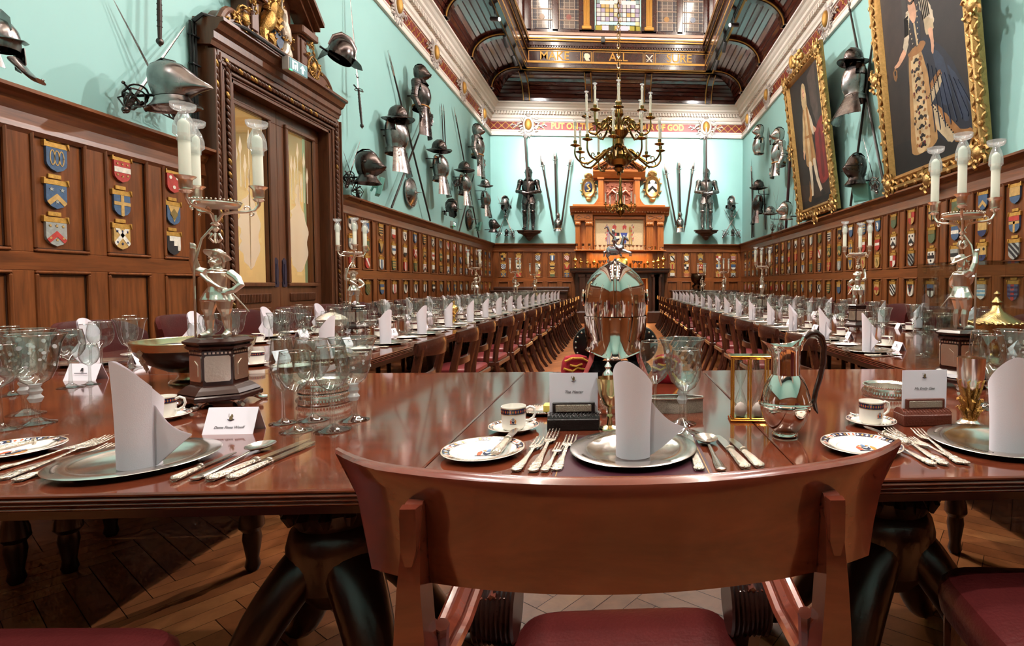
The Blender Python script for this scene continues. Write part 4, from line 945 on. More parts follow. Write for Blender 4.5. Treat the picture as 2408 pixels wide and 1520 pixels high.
CH = {
 'fess': lambda: [[(-1, -.045), (1, -.045), (1, -.085), (-1, -.085)]],
 'bars': lambda: [[(-1, -a), (1, -a), (1, -a-.02), (-1, -a-.02)] for a in (.02, .06, .1)],
 'pale': lambda: [[(-.022, 1), (.022, 1), (.022, -1), (-.022, -1)]],
 'stripes': lambda: [[(x, 1), (x+.022, 1), (x+.022, -1), (x, -1)] for x in (-.055, -.011, .033)],
 'bend': lambda: [[(-W_-.02, .02), (-W_+.035, .02), (W_+.02, -.13), (W_+.02, -.18)]],
 'bends': lambda: [[(-W_-.02, b), (-W_-.02, b+.03), (W_+.02, b-.12), (W_+.02, b-.15)] for b in (.0, -.055, .055)],
 'chevron': lambda: [[(-.1, -.145), (0, -.055), (0, -.095), (-.1, -.185)], [(.1, -.145), (.1, -.185), (0, -.095), (0, -.055)]],
 'cross': lambda: [[(-.013, 1), (.013, 1), (.013, -1), (-.013, -1)], [(-1, -.05), (1, -.05), (1, -.076), (-1, -.076)]],
 'saltire': lambda: [[(-.1, .045), (-.075, .06), (.1, -.145), (.075, -.16)], [(.1, .045), (.075, .06), (-.1, -.145), (-.075, -.16)]],
 'quarters': lambda: [[(-1, 0), (0, 0), (0, -.07), (-1, -.07)], [(0, -.07), (1, -.07), (1, -1), (0, -1)]],
 'chief': lambda: [[(-1, 0), (1, 0), (1, -.045), (-1, -.045)]],
 'base': lambda: [[(-1, -.09), (1, -.09), (1, -1), (-1, -1)]],
 'pile': lambda: [[(-.06, 0), (.06, 0), (0, -.135)]],
 'steps': lambda: [[(-.0, 0), (1, 0), (1, -.12), (.04, -.12), (.04, -.08), (.0, -.08)], [(-.045, 0), (0, 0), (0, -.04), (-.045, -.04)]],
 'stars': lambda: [star(x, y, .016) for x, y in ((-.035, -.03), (.035, -.03), (0, -.11))],
 'roundels': lambda: [disc(x, y, .015) for x, y in ((-.035, -.03), (.035, -.03), (0, -.11))],
 'small_stars': lambda: [star(x, y, .011) for x in (-.042, 0, .042) for y in (-.022, -.115 if x == 0 else -.104)],
 'monogram': lambda: [[(x+.012*cos(t), -.065+.045*sin(t)), (x+.018*cos(t), -.065+.052*sin(t)), (x+.018*cos(t+.4), -.065+.052*sin(t+.4)), (x+.012*cos(t+.4), -.065+.045*sin(t+.4))] for x in (-.03, 0, .03) for t in [.4*k for k in range(16)]],
 'diamond': lambda: [[(0, -.02), (.04, -.068), (0, -.12), (-.04, -.068)]],
 'lion': lambda: [disc(-.015, -.035, .014), [(-.02, -.04), (.005, -.03), (.03, -.08), (.02, -.1), (-.005, -.085)], [(-.03, -.06), (-.01, -.05), (0, -.065), (-.028, -.075)], [(.005, -.085), (.025, -.09), (.02, -.125), (-.005, -.125)], [(.03, -.08), (.045, -.05), (.05, -.03), (.042, -.055)]],
}
NM = {'fess': 'band', 'bars': 'bars', 'pale': 'upright stripe', 'stripes': 'upright stripes', 'bend': 'diagonal band', 'bends': 'diagonal stripes', 'chevron': 'chevron', 'cross': 'cross', 'saltire': 'saltire', 'quarters': 'quarters', 'chief': 'top band', 'base': 'lower half', 'pile': 'wedge', 'steps': 'stepped edge', 'stars': 'stars', 'roundels': 'roundels', 'small_stars': 'stars', 'monogram': 'monogram', 'diamond': 'diamond', 'lion': 'lion'}
SHM = {}
def shield_mesh(field, charges):
    key = (field, tuple(charges))
    if key in SHM: return SHM[key]
    mb = MB(); ms = [HM[field]]
    mb.prism(OUT, 0, .016)
    for k, (kind, col) in enumerate(charges):
        ms.append(HM[col])
        for q in CH[kind]():
            p = clip(q) if kind not in ('stars', 'small_stars', 'steps', 'lion', 'diamond', 'roundels', 'monogram') or kind == 'steps' and len(q) == 4 else (clip(q) if kind == 'steps' else q)
            if len(p) > 2: mb.prism(p, .015, .0185+.0012*k, k+1)
    SHM[key] = mb.mesh('shield', ms); return SHM[key]
s = MB(); s.box(-.083, 0, 0, .083, .036, .012, 0, .003)
s.prism([(-.083, .0), (-.083, .04), (-.075, .044), (-.07, .036)], 0, .02); s.prism([(.083, .0), (.083, .04), (.075, .044), (.07, .036)], 0, .02)
SCROLL = s.mesh('name_scroll', [BRASSP]); TAG = MB().box(-.043, .042, 0, .043, .072, .01, 0, .003).mesh('date_tag', [BRASSP])
def shield(M, field, charges, where, n=[0]):
    d = field + (' with %s %s' % (charges[0][1], NM[charges[0][0]]) if charges else '')
    r = thing('shield_plaque', '%s shield plaque, %s' % (d, where) if not charges else '%s shield, %s' % (d, where), 'shield', group='heraldic shields on the panelling'); r.matrix_world = M
    put('shield', shield_mesh(field, charges), r); put('name_scroll', SCROLL, r); put('date_tag', TAG, r)
rs = random.Random(21)
def rnd_arms():
    f = rs.choice(['blue', 'white', 'white', 'red', 'gold', 'black', 'green', 'white', 'blue', 'gold', 'grey'])
    pool = {'blue': ['gold', 'white'], 'white': ['red', 'black', 'blue', 'black'], 'red': ['white', 'gold'], 'gold': ['black', 'red', 'blue'], 'black': ['white', 'gold'], 'green': ['gold', 'olive'], 'grey': ['black', 'white']}[f]
    k = rs.choice(['chevron', 'chevron', 'fess', 'bend', 'cross', 'saltire', 'quarters', 'bars', 'pile', 'chief', 'pale', 'bends', 'base', 'lion'])
    c = [(k, rs.choice(pool))]
    if k in ('chevron', 'saltire', 'chief') and rs.random() < .6: c.append((rs.choice(['stars', 'roundels']), rs.choice(pool)))
    return f, c
ROWZ = [2.075, 1.80, 1.545, 1.15]
RN = ['top row', 'second row', 'third row', 'bottom row']
NEAR = [[('blue', [('monogram', 'gold')]), ('blue', [('chevron', 'gold'), ('stars', 'grey')]), ('grey', [('chevron', 'red'), ('small_stars', 'gold')])],
        [('red', [('fess', 'white'), ('small_stars', 'gold')]), ('blue', [('cross', 'gold')]), ('gold', [('saltire', 'white'), ('small_stars', 'navy')])],
        [('red', [('roundels', 'white')]), ('blue', [('pile', 'gold'), ('diamond', 'olive')]), ('black', [('steps', 'white')])]]
for i, x in enumerate((127, 282, 404)):
    for j, y in enumerate(((349, 436, 524), (380, 460, 538), (410, 485, 556))[i]):
        p = onX(x, y, XL+.021)
        shield(face_mat(tuple(p), NL), *NEAR[i][j], '%s of the %s column left of the door' % (['top', 'middle', 'bottom'][j], ['third', 'second', 'first'][i]))
for i, c in enumerate(LFAR):
    if c > YB-.3: continue
    for j, z in enumerate(ROWZ):
        shield(face_mat((XL+.021, c, z), NL), *rnd_arms(), '%s, %s column beyond the door, left wall' % (RN[j], ORD[i]))
SPEC = {0: [('blue', [('chief', 'gold'), ('fess', 'gold')]), ('blue', [('cross', 'gold'), ('chief', 'red')]), ('grey', [('bends', 'black')]), ('blue', [('pale', 'red'), ('bars', 'navy')])],
        1: [('blue', [('chevron', 'gold')]), ('gold', [('base', 'navy')]), ('gold', [('base', 'navy'), ('roundels', 'black')]), ('white', [('bars', 'sky'), ('chief', 'grey')])],
        2: [('green', [('chevron', 'olive')]), ('blue', [('fess', 'white')]), ('white', [('fess', 'black'), ('chief', 'grey')]), ('olive', [('chevron', 'grey'), ('roundels', 'black')])],
        3: [('gold', [('cross', 'black')]), ('green', [('chief', 'olive')]), ('white', [('fess', 'black'), ('roundels', 'black')]), ('white', [('cross', 'black'), ('chief', 'blue')])],
        4: [('red', [('quarters', 'gold')]), ('white', [('chevron', 'black'), ('roundels', 'black')]), ('grey', [('bends', 'black')]), ('white', [('pile', 'black'), ('stars', 'red')])],
        5: [('green', [('chief', 'olive')]), ('white', [('chevron', 'black'), ('roundels', 'black')]), ('red', [('quarters', 'white')]), ('white', [('bends', 'black')])],
        6: [('blue', [('lion', 'white')]), ('red', [('fess', 'white')]), ('gold', [('lion', 'olive')]), ('gold', [('fess', 'red'), ('lion', 'red')])],
        7: [('blue', [('bars', 'gold')]), ('red', [('chief', 'white')]), ('gold', [('lion', 'red')]), ('white', [('base', 'navy')])]}
k = 0
for c in RCOL:
    if c < 4.9 or c > YB-.3: continue
    for j, z in enumerate(ROWZ):
        a = SPEC[k][j] if k in SPEC else rnd_arms()
        shield(face_mat((XR-.021, c, z), NR), *a, '%s, %s column from the right edge, right wall' % (RN[j], ORD[k]))
    k += 1
for s_, cols in enumerate(BCOL):
    for i, x in enumerate(cols):
        for j, z in enumerate((2.02, 1.76, 1.5)):
            shield(face_mat((x, YB-.021, z), NB), *rnd_arms(), '%s of the %s column %s of the chimneypiece' % (['top', 'middle', 'bottom'][j], ORD[i], ['left', 'right'][s_]))
# ---------------- arms and armour; every piece is built standing, front towards -Y
def ring(rx, ry, z, n=24, f=None, cy=0):
    out = []
    for j in range(n):
        t = 2*pi*j/n; x, y = rx*sin(t), -ry*cos(t)          # t = 0 is the front
        if f: x, y, zz = f(t, x, y, z)
        else: zz = z
        out.append((x, y+cy, zz))
    return out
def kettle_hat(comb=.02):
    mb = MB(); n = 28
    br = lambda t, x, y, z: (x, y, z+.035*cos(t)**2-.012)
    mb.rings([ring(.19, .24, .0, n, br), ring(.15, .19, .022, n, lambda t, x, y, z: (x, y, z+.012*cos(t)**2)), ring(.112, .142, .045, n), ring(.115, .145, .07, n), ring(.11, .138, .12, n), ring(.09, .115, .17, n), ring(.055, .075, .205, n), ring(.012, .03, .222, n), ring(.001, .002, .224, n)], cap=False)
    mb.rings([ring(.187, .237, -.004, n, br), ring(.11, .14, .03, n)], cap=False)
    mb.tube([p for p in ring(.19, .24, .0, n, br)], .006, 6, 0, False, True)
    mb.tube([(0, -.12, .1), (0, -.09, .175), (0, -.04, .215), (0, .04, .215), (0, .09, .175), (0, .12, .1)], [.004, .012, .016, .016, .012, .004], 8, 0, True, False, .4) if comb else None
    for j in range(14):
        t = 2*pi*j/14; mb.ball((.117*sin(t), -.147*cos(t), .06), .006, 6, 4)
    return mb
def close_helmet(beak=.09, comb=.035):
    mb = MB(); n = 28
    def f(k): return lambda t, x, y, z: (x*(1-.25*k*max(cos(t), 0)), y-k*beak*max(cos(t), 0)**3, z)
    mb.rings([ring(.13, .14, -.05, n), ring(.105, .115, -.02, n), ring(.09, .1, .02, n), ring(.1, .115, .05, n, f(.5)), ring(.108, .128, .09, n, f(.9)), ring(.112, .135, .13, n, f(1.05)), ring(.113, .138, .155, n, f(.65)), ring(.112, .138, .2, n, f(.25)), ring(.1, .125, .25, n), ring(.075, .1, .29, n), ring(.04, .06, .312, n), ring(.001, .002, .32, n)], cap=False)
    c = [(0, -.115, .24), (0, -.085, .3), (0, -.03, .335), (0, .04, .335), (0, .1, .3), (0, .135, .23), (0, .14, .15)]
    mb.tube(c, [comb*.5]*2+[comb]*3+[comb*.7, .008], 8, 0, True, False, .22) if comb else None
    for s in (-1, 1):
        mb.tube([(.1135*sin(t)*(1-.16*cos(t)), -.1385*cos(t)-.0585*cos(t)**3, .157) for t in [s*(.12+.12*k) for k in range(8)]], .0045, 6, 1)
        mb.ball((s*.113, -.02, .17), .016, 8, 5)
        for k in range(4): mb.ball((s*(.06+.008*k), -.19+.025*k, .1), .006, 6, 4, 1)
    mb.rings([ring(.15, .16, -.075, n), ring(.128, .138, -.045, n), ring(.11, .12, -.02, n)], cap=False)
    return mb
def burgonet(cheeks=True):          # open-sided helmet with a peak and a high comb
    mb = MB(); n = 28
    mb.rings([ring(.105, .13, .0, n), ring(.113, .14, .05, n), ring(.112, .138, .1, n), ring(.1, .122, .16, n), ring(.07, .09, .21, n), ring(.03, .045, .235, n), ring(.001, .002, .24, n)], cap=False)
    mb.tube([(0, -.13, .14), (0, -.1, .22), (0, -.02, .275), (0, .06, .27), (0, .12, .2), (0, .145, .08)], [.01, .035, .045, .04, .03, .01], 8, 0, True, False, .2)
    mb.rings([[(x, y, z) for x, y, z in ((-.1, -.1, .06), (0, -.135, .075), (.1, -.1, .06), (.07, -.2, .05), (0, -.26, .045), (-.07, -.2, .05))], [(x, y, z) for x, y, z in ((-.1, -.1, .07), (0, -.135, .085), (.1, -.1, .07), (.07, -.2, .056), (0, -.26, .05), (-.07, -.2, .056))]], sm=False)
    for s in ((-1, 1) if cheeks else ()): mb.rings([[(s*(.105+.006*k), y, z) for y, z in ((-.08, .05), (.05, .05), (.03, -.12), (-.03, -.15), (-.09, -.08))] for k in range(2)], sm=False)
    mb.rings([[(x*q, .1+.05*q, z) for x, z in ((-.08, .02), (.08, .02), (.11, -.09), (-.11, -.09))] for q in (1, 1.1)], sm=False)
    return mb
def grid_shell(mb, rows, n, skip=None, mi=0, span=(0, 2*pi), inner=.965):
    a0, a1 = span; full = abs(a1-a0-2*pi) < .01
    for q, fl in ((1, False), (inner, True)):
        vs = []; fs = []
        for (rx, ry, z, keel, cy) in rows:
            for j in range(n+(0 if full else 1)):
                t = a0+(a1-a0)*j/n; k = max(cos(t), 0)**4*keel
                vs.append((rx*q*sin(t), cy-(ry*q+k)*cos(t), z))
        w = n+(0 if full else 1)
        for i in range(len(rows)-1):
            for j in range(n):
                t = a0+(a1-a0)*(j+.5)/n
                if skip and skip(t, i): continue
                f = (i*w+j, i*w+(j+1) % w, (i+1)*w+(j+1) % w, (i+1)*w+j); fs.append(f[::-1] if fl else f)
        mb.add(vs, fs, mi, True)
def breastplate():
    mb = MB()
    rows = [(.155, .12, 0, .02, 0), (.15, .115, .02, .02, 0), (.165, .125, .08, .045, 0), (.185, .135, .16, .05, 0), (.195, .14, .24, .04, 0), (.195, .135, .31, .025, 0), (.185, .125, .36, .015, 0), (.165, .105, .405, .005, .01), (.12, .085, .435, 0, .015), (.09, .078, .44, 0, .015)]
    def hole(t, i): return abs(abs((t if t <= pi else t-2*pi))-pi/2) < .5 and 4 <= i <= 7
    grid_shell(mb, rows, 36, hole)
    mb.tube(ring(.092, .08, .44, 20, None, .015), .01, 6, 0, False, True); mb.tube(ring(.158, .125, .004, 24), .012, 6, 0, False, True)
    return mb
def tassets(length=.36, flare=.1, lames=7):
    mb = MB()
    for k in range(lames):
        z0 = -length*k/lames; z1 = -length*(k+1)/lames-.006; a, b = k/lames, (k+1)/lames
        for s0, s1 in ((-1.35, -.06), (.06, 1.35)):
            grid_shell(mb, [(.16+flare*a+.004, .13+flare*a*.8+.004, z0, .0, 0), (.16+flare*b+.008, .13+flare*b*.8+.008, z1, 0, 0)], 10, None, 0, (s0, s1), .96)
    for s in (-1, 1):
        for k in range(lames): mb.ball((s*.155, -.1-flare*.3*k/lames, -length*k/lames-.02), .008, 6, 4)
    grid_shell(mb, [(.158, .125, .0, 0, 0), (.185, .15, -.07, 0, 0)], 12, None, 0, (1.4, 2*pi-1.4))
    return mb
def arm(s, pose):        # pose: list of shoulder, elbow, wrist
    mb = MB(); S, E, Wr = (Vector(p) for p in pose)
    for k, (r, dz) in enumerate(((.085, .03), (.08, .0), (.072, -.03), (.066, -.06))): mb.ball(S+(E-S).normalized()*(.03*k)+Vector((0, 0, .01)), (r, r*1.05, r*.8), 14, 8)
    mb.tube([S.lerp(E, t) for t in (.1, .3, .5, .7, .88)], [.062, .064, .06, .056, .06], 14)
    for t in (.45, .6): mb.tube([S.lerp(E, t), S.lerp(E, t+.02)], .064, 14)
    mb.ball(E, (.06, .07, .06), 12, 8); o = (E-S.lerp(Wr, .5)).normalized(); mb.ball(E+o*.02, (.05, .05, .05), 10, 6)
    mb.tube([E.lerp(Wr, t) for t in (.08, .3, .6, .85, 1)], [.054, .06, .054, .047, .062], 14)
    return mb
def gauntlet(Wr, d, curl=.6):
    mb = MB(); Wr = Vector(Wr); d = Vector(d).normalized(); side = d.cross(Vector((0, 1, 0))); side = side.normalized() if side.length > .1 else Vector((1, 0, 0)); nrm = side.cross(d)
    mb.tube([Wr-d*.05, Wr, Wr+d*.04], [.068, .05, .042], 12); mb.tube([Wr+d*.03, Wr+d*.07, Wr+d*.1], [.04, .046, .042], 10, 0, True, False, .6)
    for k in range(4):
        b = Wr+d*.095+side*(.03-.02*k); l = (.045, .055, .052, .04)[k]
        mb.tube([b, b+d*l*.8, b+d*l+nrm*l*curl, b+d*l*.7+nrm*l*1.3*curl], [.0115, .0115, .0105, .009], 7)
    b = Wr+d*.05+side*.04; mb.tube([b, b+side*.025+d*.02, b+side*.03+d*.05+nrm*.02], [.013, .012, .01], 7)
    return mb
def leg(s):
    mb = MB(); x = s*.105
    mb.tube([(x*.9, .0, .9), (x, -.01, .75), (x*1.05, -.02, .58)], [.09, .088, .072], 14)
    for k in range(3): mb.tube([(x, -.01, .86-.07*k), (x, -.01, .845-.07*k)], .094-.004*k, 14)
    mb.ball((x*1.05, -.035, .52), (.066, .07, .06), 12, 8); mb.ball((x*1.05+s*.055, -.02, .52), (.02, .045, .045), 8, 6)
    mb.tube([(x*1.05, -.015, .47), (x*1.08, .01, .36), (x*1.08, .0, .22), (x*1.08, -.005, .12), (x*1.08, -.01, .08)], [.06, .066, .054, .043, .05], 14)
    mb.tube([(x*1.1, .04, .045), (x*1.15, -.03, .05), (x*1.22, -.12, .035), (x*1.3, -.2, .02)], [.042, .05, .045, .02], 10, 0, True, False, .75)
    return mb
AM = {}
def am(key, fn, mats):
    if key not in AM: AM[key] = fn().mesh(key.split('|')[0], mats)
    return AM[key]
SET = {'d': STEELD, 'm': STEEL, 'b': STEELB}
def wall_xf(pt, side, sc=1, tilt=0, yaw=0):
    rz = {'L': pi/2, 'R': -pi/2, 'B': 0}[side]
    return Matrix.Translation(pt) @ Matrix.Rotation(rz+yaw, 4, 'Z') @ Matrix.Rotation(tilt, 4, 'X') @ Matrix.Scale(sc, 4)
def P(side, px, py, out):      # a point seen at a pixel, standing 'out' metres off its wall
    return onX(px, py, XL+out) if side == 'L' else onX(px, py, XR-out) if side == 'R' else onY(px, py, YB-out)
def bracket(parent, z, back, r=.012):
    MB().tube([(0, back, z), (0, 0, z), (0, 0, z+.1)], r, 8).build('iron_bracket', [BLACK], parent)
def hat_thing(side, px, py, label, s='d', sc=1, out=.27, comb=.02, stem=.15, yaw=0):
    p = P(side, px, py, out); r = thing('kettle_hat', label, 'helmet', group='kettle hats on the walls'); r.matrix_world = wall_xf(p-Vector((0, 0, .08*sc)), side, sc, 0, yaw)
    put('skull_and_brim', am('kettle_hat|%s%s' % (s, comb), lambda: kettle_hat(comb), [SET[s]]), r)
    MB().tube([(0, (out-.005)/sc, -stem), (0, .05, -stem), (0, 0, -stem+.02), (0, 0, .15)], .01, 8).build('iron_bracket', [BLACK], r); return r
def cuirass_thing(side, px, py, label, s='m', sc=1, out=.2, ln=.36, fl=.1, yaw=0):
    p = P(side, px, py, out); r = thing('cuirass', label, 'armour', group='cuirasses on the walls'); r.matrix_world = wall_xf(p, side, sc, 0, yaw)
    put('breast_and_back_plate', am('breastplate|'+s, breastplate, [SET[s]]), r)
    put('tassets', am('tassets|%s%s' % (s, ln), lambda: tassets(ln, fl), [SET[s]]), r); bracket(r, .2, (out-.004)/sc); return r
def half_armour(side, px, py, label, s='m', sc=1, out=.24, arms=True, ln=.55, yaw=0):
    p = P(side, px, py, out); r = thing('half_armour', label, 'armour', group='half armours on the walls'); r.matrix_world = wall_xf(p, side, sc, 0, yaw)
    put('breast_and_back_plate', am('breastplate|'+s, breastplate, [SET[s]]), r)
    h = put('close_helmet', am('close_helmet|'+s, lambda: close_helmet(), [SET[s], BLACK]), r, (0, 0, .475), sc=.9)
    if ln:
        put('tassets', am('tassets|%s%s' % (s, ln), lambda: tassets(ln, .06, 11), [SET[s]]), r)
        bracket(r, .2, (out-.004)/sc); put('waist_strap', am('waist_strap', lambda: MB().tube(ring(.165, .145, .0, 24), .012, 6, 0, False, True), [STRAPY]), r)
    if arms:
        for q in (-1, 1):
            a = put('arm', am('arm|%s%d' % (s, q), lambda: arm(q, [(q*.225, 0, .37), (q*.27, .02, .1), (q*.25, -.08, -.12)]), [SET[s]]), r)
            put('gauntlet', am('gauntlet|%s%d' % (s, q), lambda: gauntlet((q*.25, -.08, -.12), (0, -.2, -1)), [SET[s]]), a)
    return r
def helm_thing(side, px, py, kind, label, s='d', sc=1, out=.2, yaw=0, tilt=0):
    p = P(side, px, py, out); r = thing({'close': 'close_helmet', 'burg': 'burgonet', 'skull': 'morion'}[kind], label, 'helmet', group='helmets on the walls'); r.matrix_world = wall_xf(p-Vector((0, 0, .1*sc)), side, sc, tilt, yaw)
    if kind == 'close': put('skull_and_visor', am('close_helmet|'+s, lambda: close_helmet(), [SET[s], BLACK]), r)
    else: put('skull_and_peak', am(kind+'|'+s, lambda: burgonet(kind == 'burg'), [SET[s]]), r)
    bracket(r, 0, (out-.005)/sc); return r
WN = {'L': Vector(NL), 'R': Vector(NR), 'B': Vector(NB)}
def orient(A, d, side):          # local -Z runs along d, local X lies in the wall plane
    Z = -d.normalized(); X_ = WN[side].cross(Z).normalized(); Y = Z.cross(X_)
    return Matrix(((X_.x, Y.x, Z.x, A.x), (X_.y, Y.y, Z.y, A.y), (X_.z, Y.z, Z.z, A.z), (0, 0, 0, 1)))
def xdir(side, a, b, o0, o1): return P(side, *a, o0), P(side, *b, o1)
def pike(side, a, b, label, head=.3, r=.014, o=(.05, .05), kind='spear', name='pike', cat='polearm', grp='pikes and spears on the walls', pm=None):
    A, B = xdir(side, a, b, *o)          # A = head end, B = butt
    d = (B-A); L = d.length; root = thing(name, label, cat, group=grp)
    root.matrix_world = orient(A, d, side)
    MB().tube([(0, 0, -head*.6), (0, 0, -L*.5), (0, 0, -L)], [r*.8, r, r], 10).build('shaft', [pm or POLE], root)
    h = MB()
    if kind == 'spear': h.rings([[(x*w, y*w, z) for x, y in ((.03, 0), (0, .008), (-.03, 0), (0, -.008))] for z, w in ((0, .02), (-head*.3, .7), (-head*.55, 1), (-head*.68, .4))]); h.tube([(0, 0, -head*.62), (0, 0, -head)], [r*.9, r*1.1], 10)
    elif kind == 'fork':
        for x in (-.02, .02): h.tube([(x*.6, 0, -head), (x, 0, -head*.5), (x, 0, 0)], [.01, .008, .002], 6)
        h.tube([(0, 0, -head*.8), (0, 0, -head*1.3)], [r*1.2, r], 8)
    else:
        h.rings([[(x*w, y*w, z) for x, y in ((.045, 0), (0, .01), (-.045, 0), (0, -.01))] for z, w in ((0, .02), (-head*.35, .7), (-head*.75, 1), (-head*.85, .35))]); h.tube([(0, 0, -head*.8), (0, 0, -head*1.15)], [r, r*1.2], 10)
        h.tube([(-.09, 0, -head*.8), (-.05, 0, -head*.86), (.05, 0, -head*.86), (.09, 0, -head*.8)], [.004, .011, .011, .004], 6)
    h.build('head', [STEELB], root); return root
def sword(side, a, b, label, guard='cross', w=.022, o=(.05, .06), s='m', grip=.2, name='sword', grp='swords on the walls'):
    A, B = xdir(side, a, b, o[0], max(o[1], .12))          # A = tip, B = pommel
    d = B-A; L = d.length; root = thing(name, label, 'sword', group=grp); root.matrix_world = orient(A, d, side)
    bl = L-grip
    MB().rings([[(x*q, y*q, -z) for x, y in ((w, 0), (0, .005), (-w, 0), (0, -.005))] for z, q in ((0, .05), (.1*bl, .45), (bl*.6, .85), (bl, 1))], sm=False).build('blade', [STEEL], root)
    g = MB(); z = -bl
    if guard == 'cross':
        g.tube([(-.13, 0, z+.02), (-.05, 0, z), (.05, 0, z), (.13, 0, z+.02)], [.012, .009, .009, .012], 8); g.tube([(.05*cos(t), .05*sin(t), z+.0) for t in [2*pi*k/14 for k in range(14)]], .006, 6, 0, False, True)
        for q in (-1, 1): g.tube([(0, 0, z+.16), (q*.05, 0, z+.2)], [.01, .002], 6)
    elif guard == 'basket':
        for rr, zz, tl in ((.07, .0, .3), (.06, -.04, -.4), (.075, .03, .9), (.05, -.07, 1.3)):
            M = Matrix.Translation((0, 0, z+zz)) @ Matrix.Rotation(tl, 4, 'X'); g.tube([M @ Vector((rr*cos(t), rr*sin(t), 0)) for t in [2*pi*k/16 for k in range(16)]], .007, 6, 0, False, True)
        for t in (0, 1.6, 3.1, 4.7): g.tube([(.06*cos(t), .06*sin(t), z+.03), (.08*cos(t+.5), .08*sin(t+.5), z-.06), (.02*cos(t), .02*sin(t), -L+.03)], .006, 6)
        g.tube([(-.12, 0, z), (.12, 0, z)], .007, 6); g.ball((.12, 0, z), .013, 6, 5); g.ball((-.12, 0, z), .013, 6, 5)
    if g.v: g.build('guard', [SET[s]], root)
    h = MB().tube([(0, 0, z), (0, 0, z-grip*.5), (0, 0, -L+.02)], [.013, .017, .013], 10)
    for k in range(8): h.tube([(0, 0, z-grip*.1*k-.01), (0, 0, z-grip*.1*k-.016)], .0185, 10)
    h.build('grip', [LEATHD], root); MB().ball((0, 0, -L), (.026, .026, .03), 12, 8).ball((0, 0, -L-.03), .01, 8, 5).build('pommel', [SET[s]], root); return root
def round_shield(side, px, py, label, r=.3, s='m'):
    p = P(side, px, py, .03); t = thing('round_shield', label, 'shield', group='round steel shields'); t.matrix_world = face_mat(tuple(p), NL if side == 'L' else NR)
    MB().lathe([(0, .1), (r*.3, .092), (r*.7, .055), (r*.92, .02), (r, .012), (r, .0), (r*.9, .0), (0, .06)], 36).build('dish', [SET[s]], t)
    MB().tube([(r*.97*cos(a), r*.97*sin(a), .018) for a in [2*pi*k/32 for k in range(32)]], .012, 6, 0, False, True).build('rim', [SET[s]], t)
    h = MB().lathe([(.03, .09), (.02, .11), (.008, .14), (0, .26)], 10)
    for k in range(12): h.ball((r*.82*cos(k*pi/6), r*.82*sin(k*pi/6), .045), .009, 6, 4)
    h.build('spike_and_rivets', [STEELB], t); return t
def lampbox(side, px, py, label, sc=1):
    p = P(side, px, py, .2); t = thing('uplight_box', label, 'light', group='teal uplight boxes'); t.matrix_world = wall_xf(p, side, sc, .25, .5)
    MB().box(-.13, -.03, -.13, .13, .03, .13, 0, .006).box(-.12, -.034, -.11, .12, -.03, .12, 0, .002).build('housing', [TEALBOX], t)
    MB().box(-.03, .03, -.03, .03, .1, .03).tube([(0, .08, 0), (0, .1, -.1)], .015, 8).box(.06, -.037, -.1, .085, -.033, -.07, 0).build('mount', [TEALBOX], t)
# --- left wall
kw = dict(side='L')
p = P('L', -2, 92, .25); t = thing('burgonet', 'dark helmet with long cheek plate, cut off by the left edge', 'helmet', group='helmets on the walls'); t.matrix_world = wall_xf(p-Vector((0, 0, .06)), 'L', .72, 0, -.25)
put('skull_and_peak', am('burgonet|m', burgonet, [SET['m']]), t); m = MB()
m.tube([(.06, -.05, -.06), (.09, -.1, -.14), (.1, -.17, -.2), (.1, -.25, -.235)], [.075, .06, .05, .04], 12, 0, True, False, .4); m.ball((.12, -.235, -.215), .012, 8, 5); m.build('cheek_plate', [SET['m']], t); bracket(t, 0, .26)
t = sword('L', (372, -160), (376, 98), 'dark mace handle with ball pommel hanging above the panelling, upper left', 'none', .03, (.1, .1), 'd', .45, 'mace', 'maces')
sword('L', (436, 60), (296, 258), 'crossed rapier with swept hilt, blade leaning right, behind the visored helmet', 'basket', .014, (.05, .14), 'd', .16, 'rapier', 'rapiers')
sword('L', (262, -10), (420, 290), 'crossed rapier with swept hilt, blade leaning left, behind the visored helmet', 'basket', .014, (.04, .1), 'd', .16, 'rapier', 'rapiers')
p = P('L', 402, 196, .34); t = thing('close_helmet', 'large pointed visored helmet hanging left of the door surround', 'helmet', group='helmets on the walls'); t.matrix_world = wall_xf(p-Vector((0, 0, .08)), 'L', .98, -.12, .1)
m = MB(); n = 28
pk = lambda k: (lambda t, x, y, z: (x*(1-.55*k*max(cos(t), 0)**2), y-.17*k*max(cos(t), 0)**2.2, z-.05*k*max(cos(t), 0)))
m.rings([ring(.1, .12, -.03, n), ring(.108, .13, .03, n, pk(.55)), ring(.112, .138, .07, n, pk(1)), ring(.112, .138, .085, n, pk(.95)), ring(.112, .138, .13, n, pk(.45)), ring(.105, .13, .18, n, pk(.15)), ring(.085, .11, .22, n), ring(.045, .06, .245, n), ring(.001, .002, .252, n)], cap=False)
m.tube([(0, -.1, .19), (0, -.06, .25), (0, .02, .275), (0, .09, .24), (0, .135, .15)], [.006, .014, .018, .014, .006], 8, 0, True, False, .4); m.build('skull_and_visor', [SET['m']], t)
m = MB(); m.rings([ring(.09, .105, .0, n), ring(.1, .13, -.06, n), ring(.115, .16, -.1, n), ring(.13, .2, -.115, n)], cap=False); m.rings([ring(.13, .2, -.118, n), ring(.1, .125, -.066, n)], cap=False); m.build('gorget', [SET['m']], t); bracket(t, 0, .27)
helm_thing('L', 797, 118, 'skull', 'dark open helmet with pointed peak beside the door pediment', 'd', 1.15, .25, .9, .35)
sword('L', (822, -20), (851, 296), 'great two-handed sword hanging hilt down, right of the door', 'cross', .024, (.07, .2), 'd', .5, 'great_sword', 'great swords')
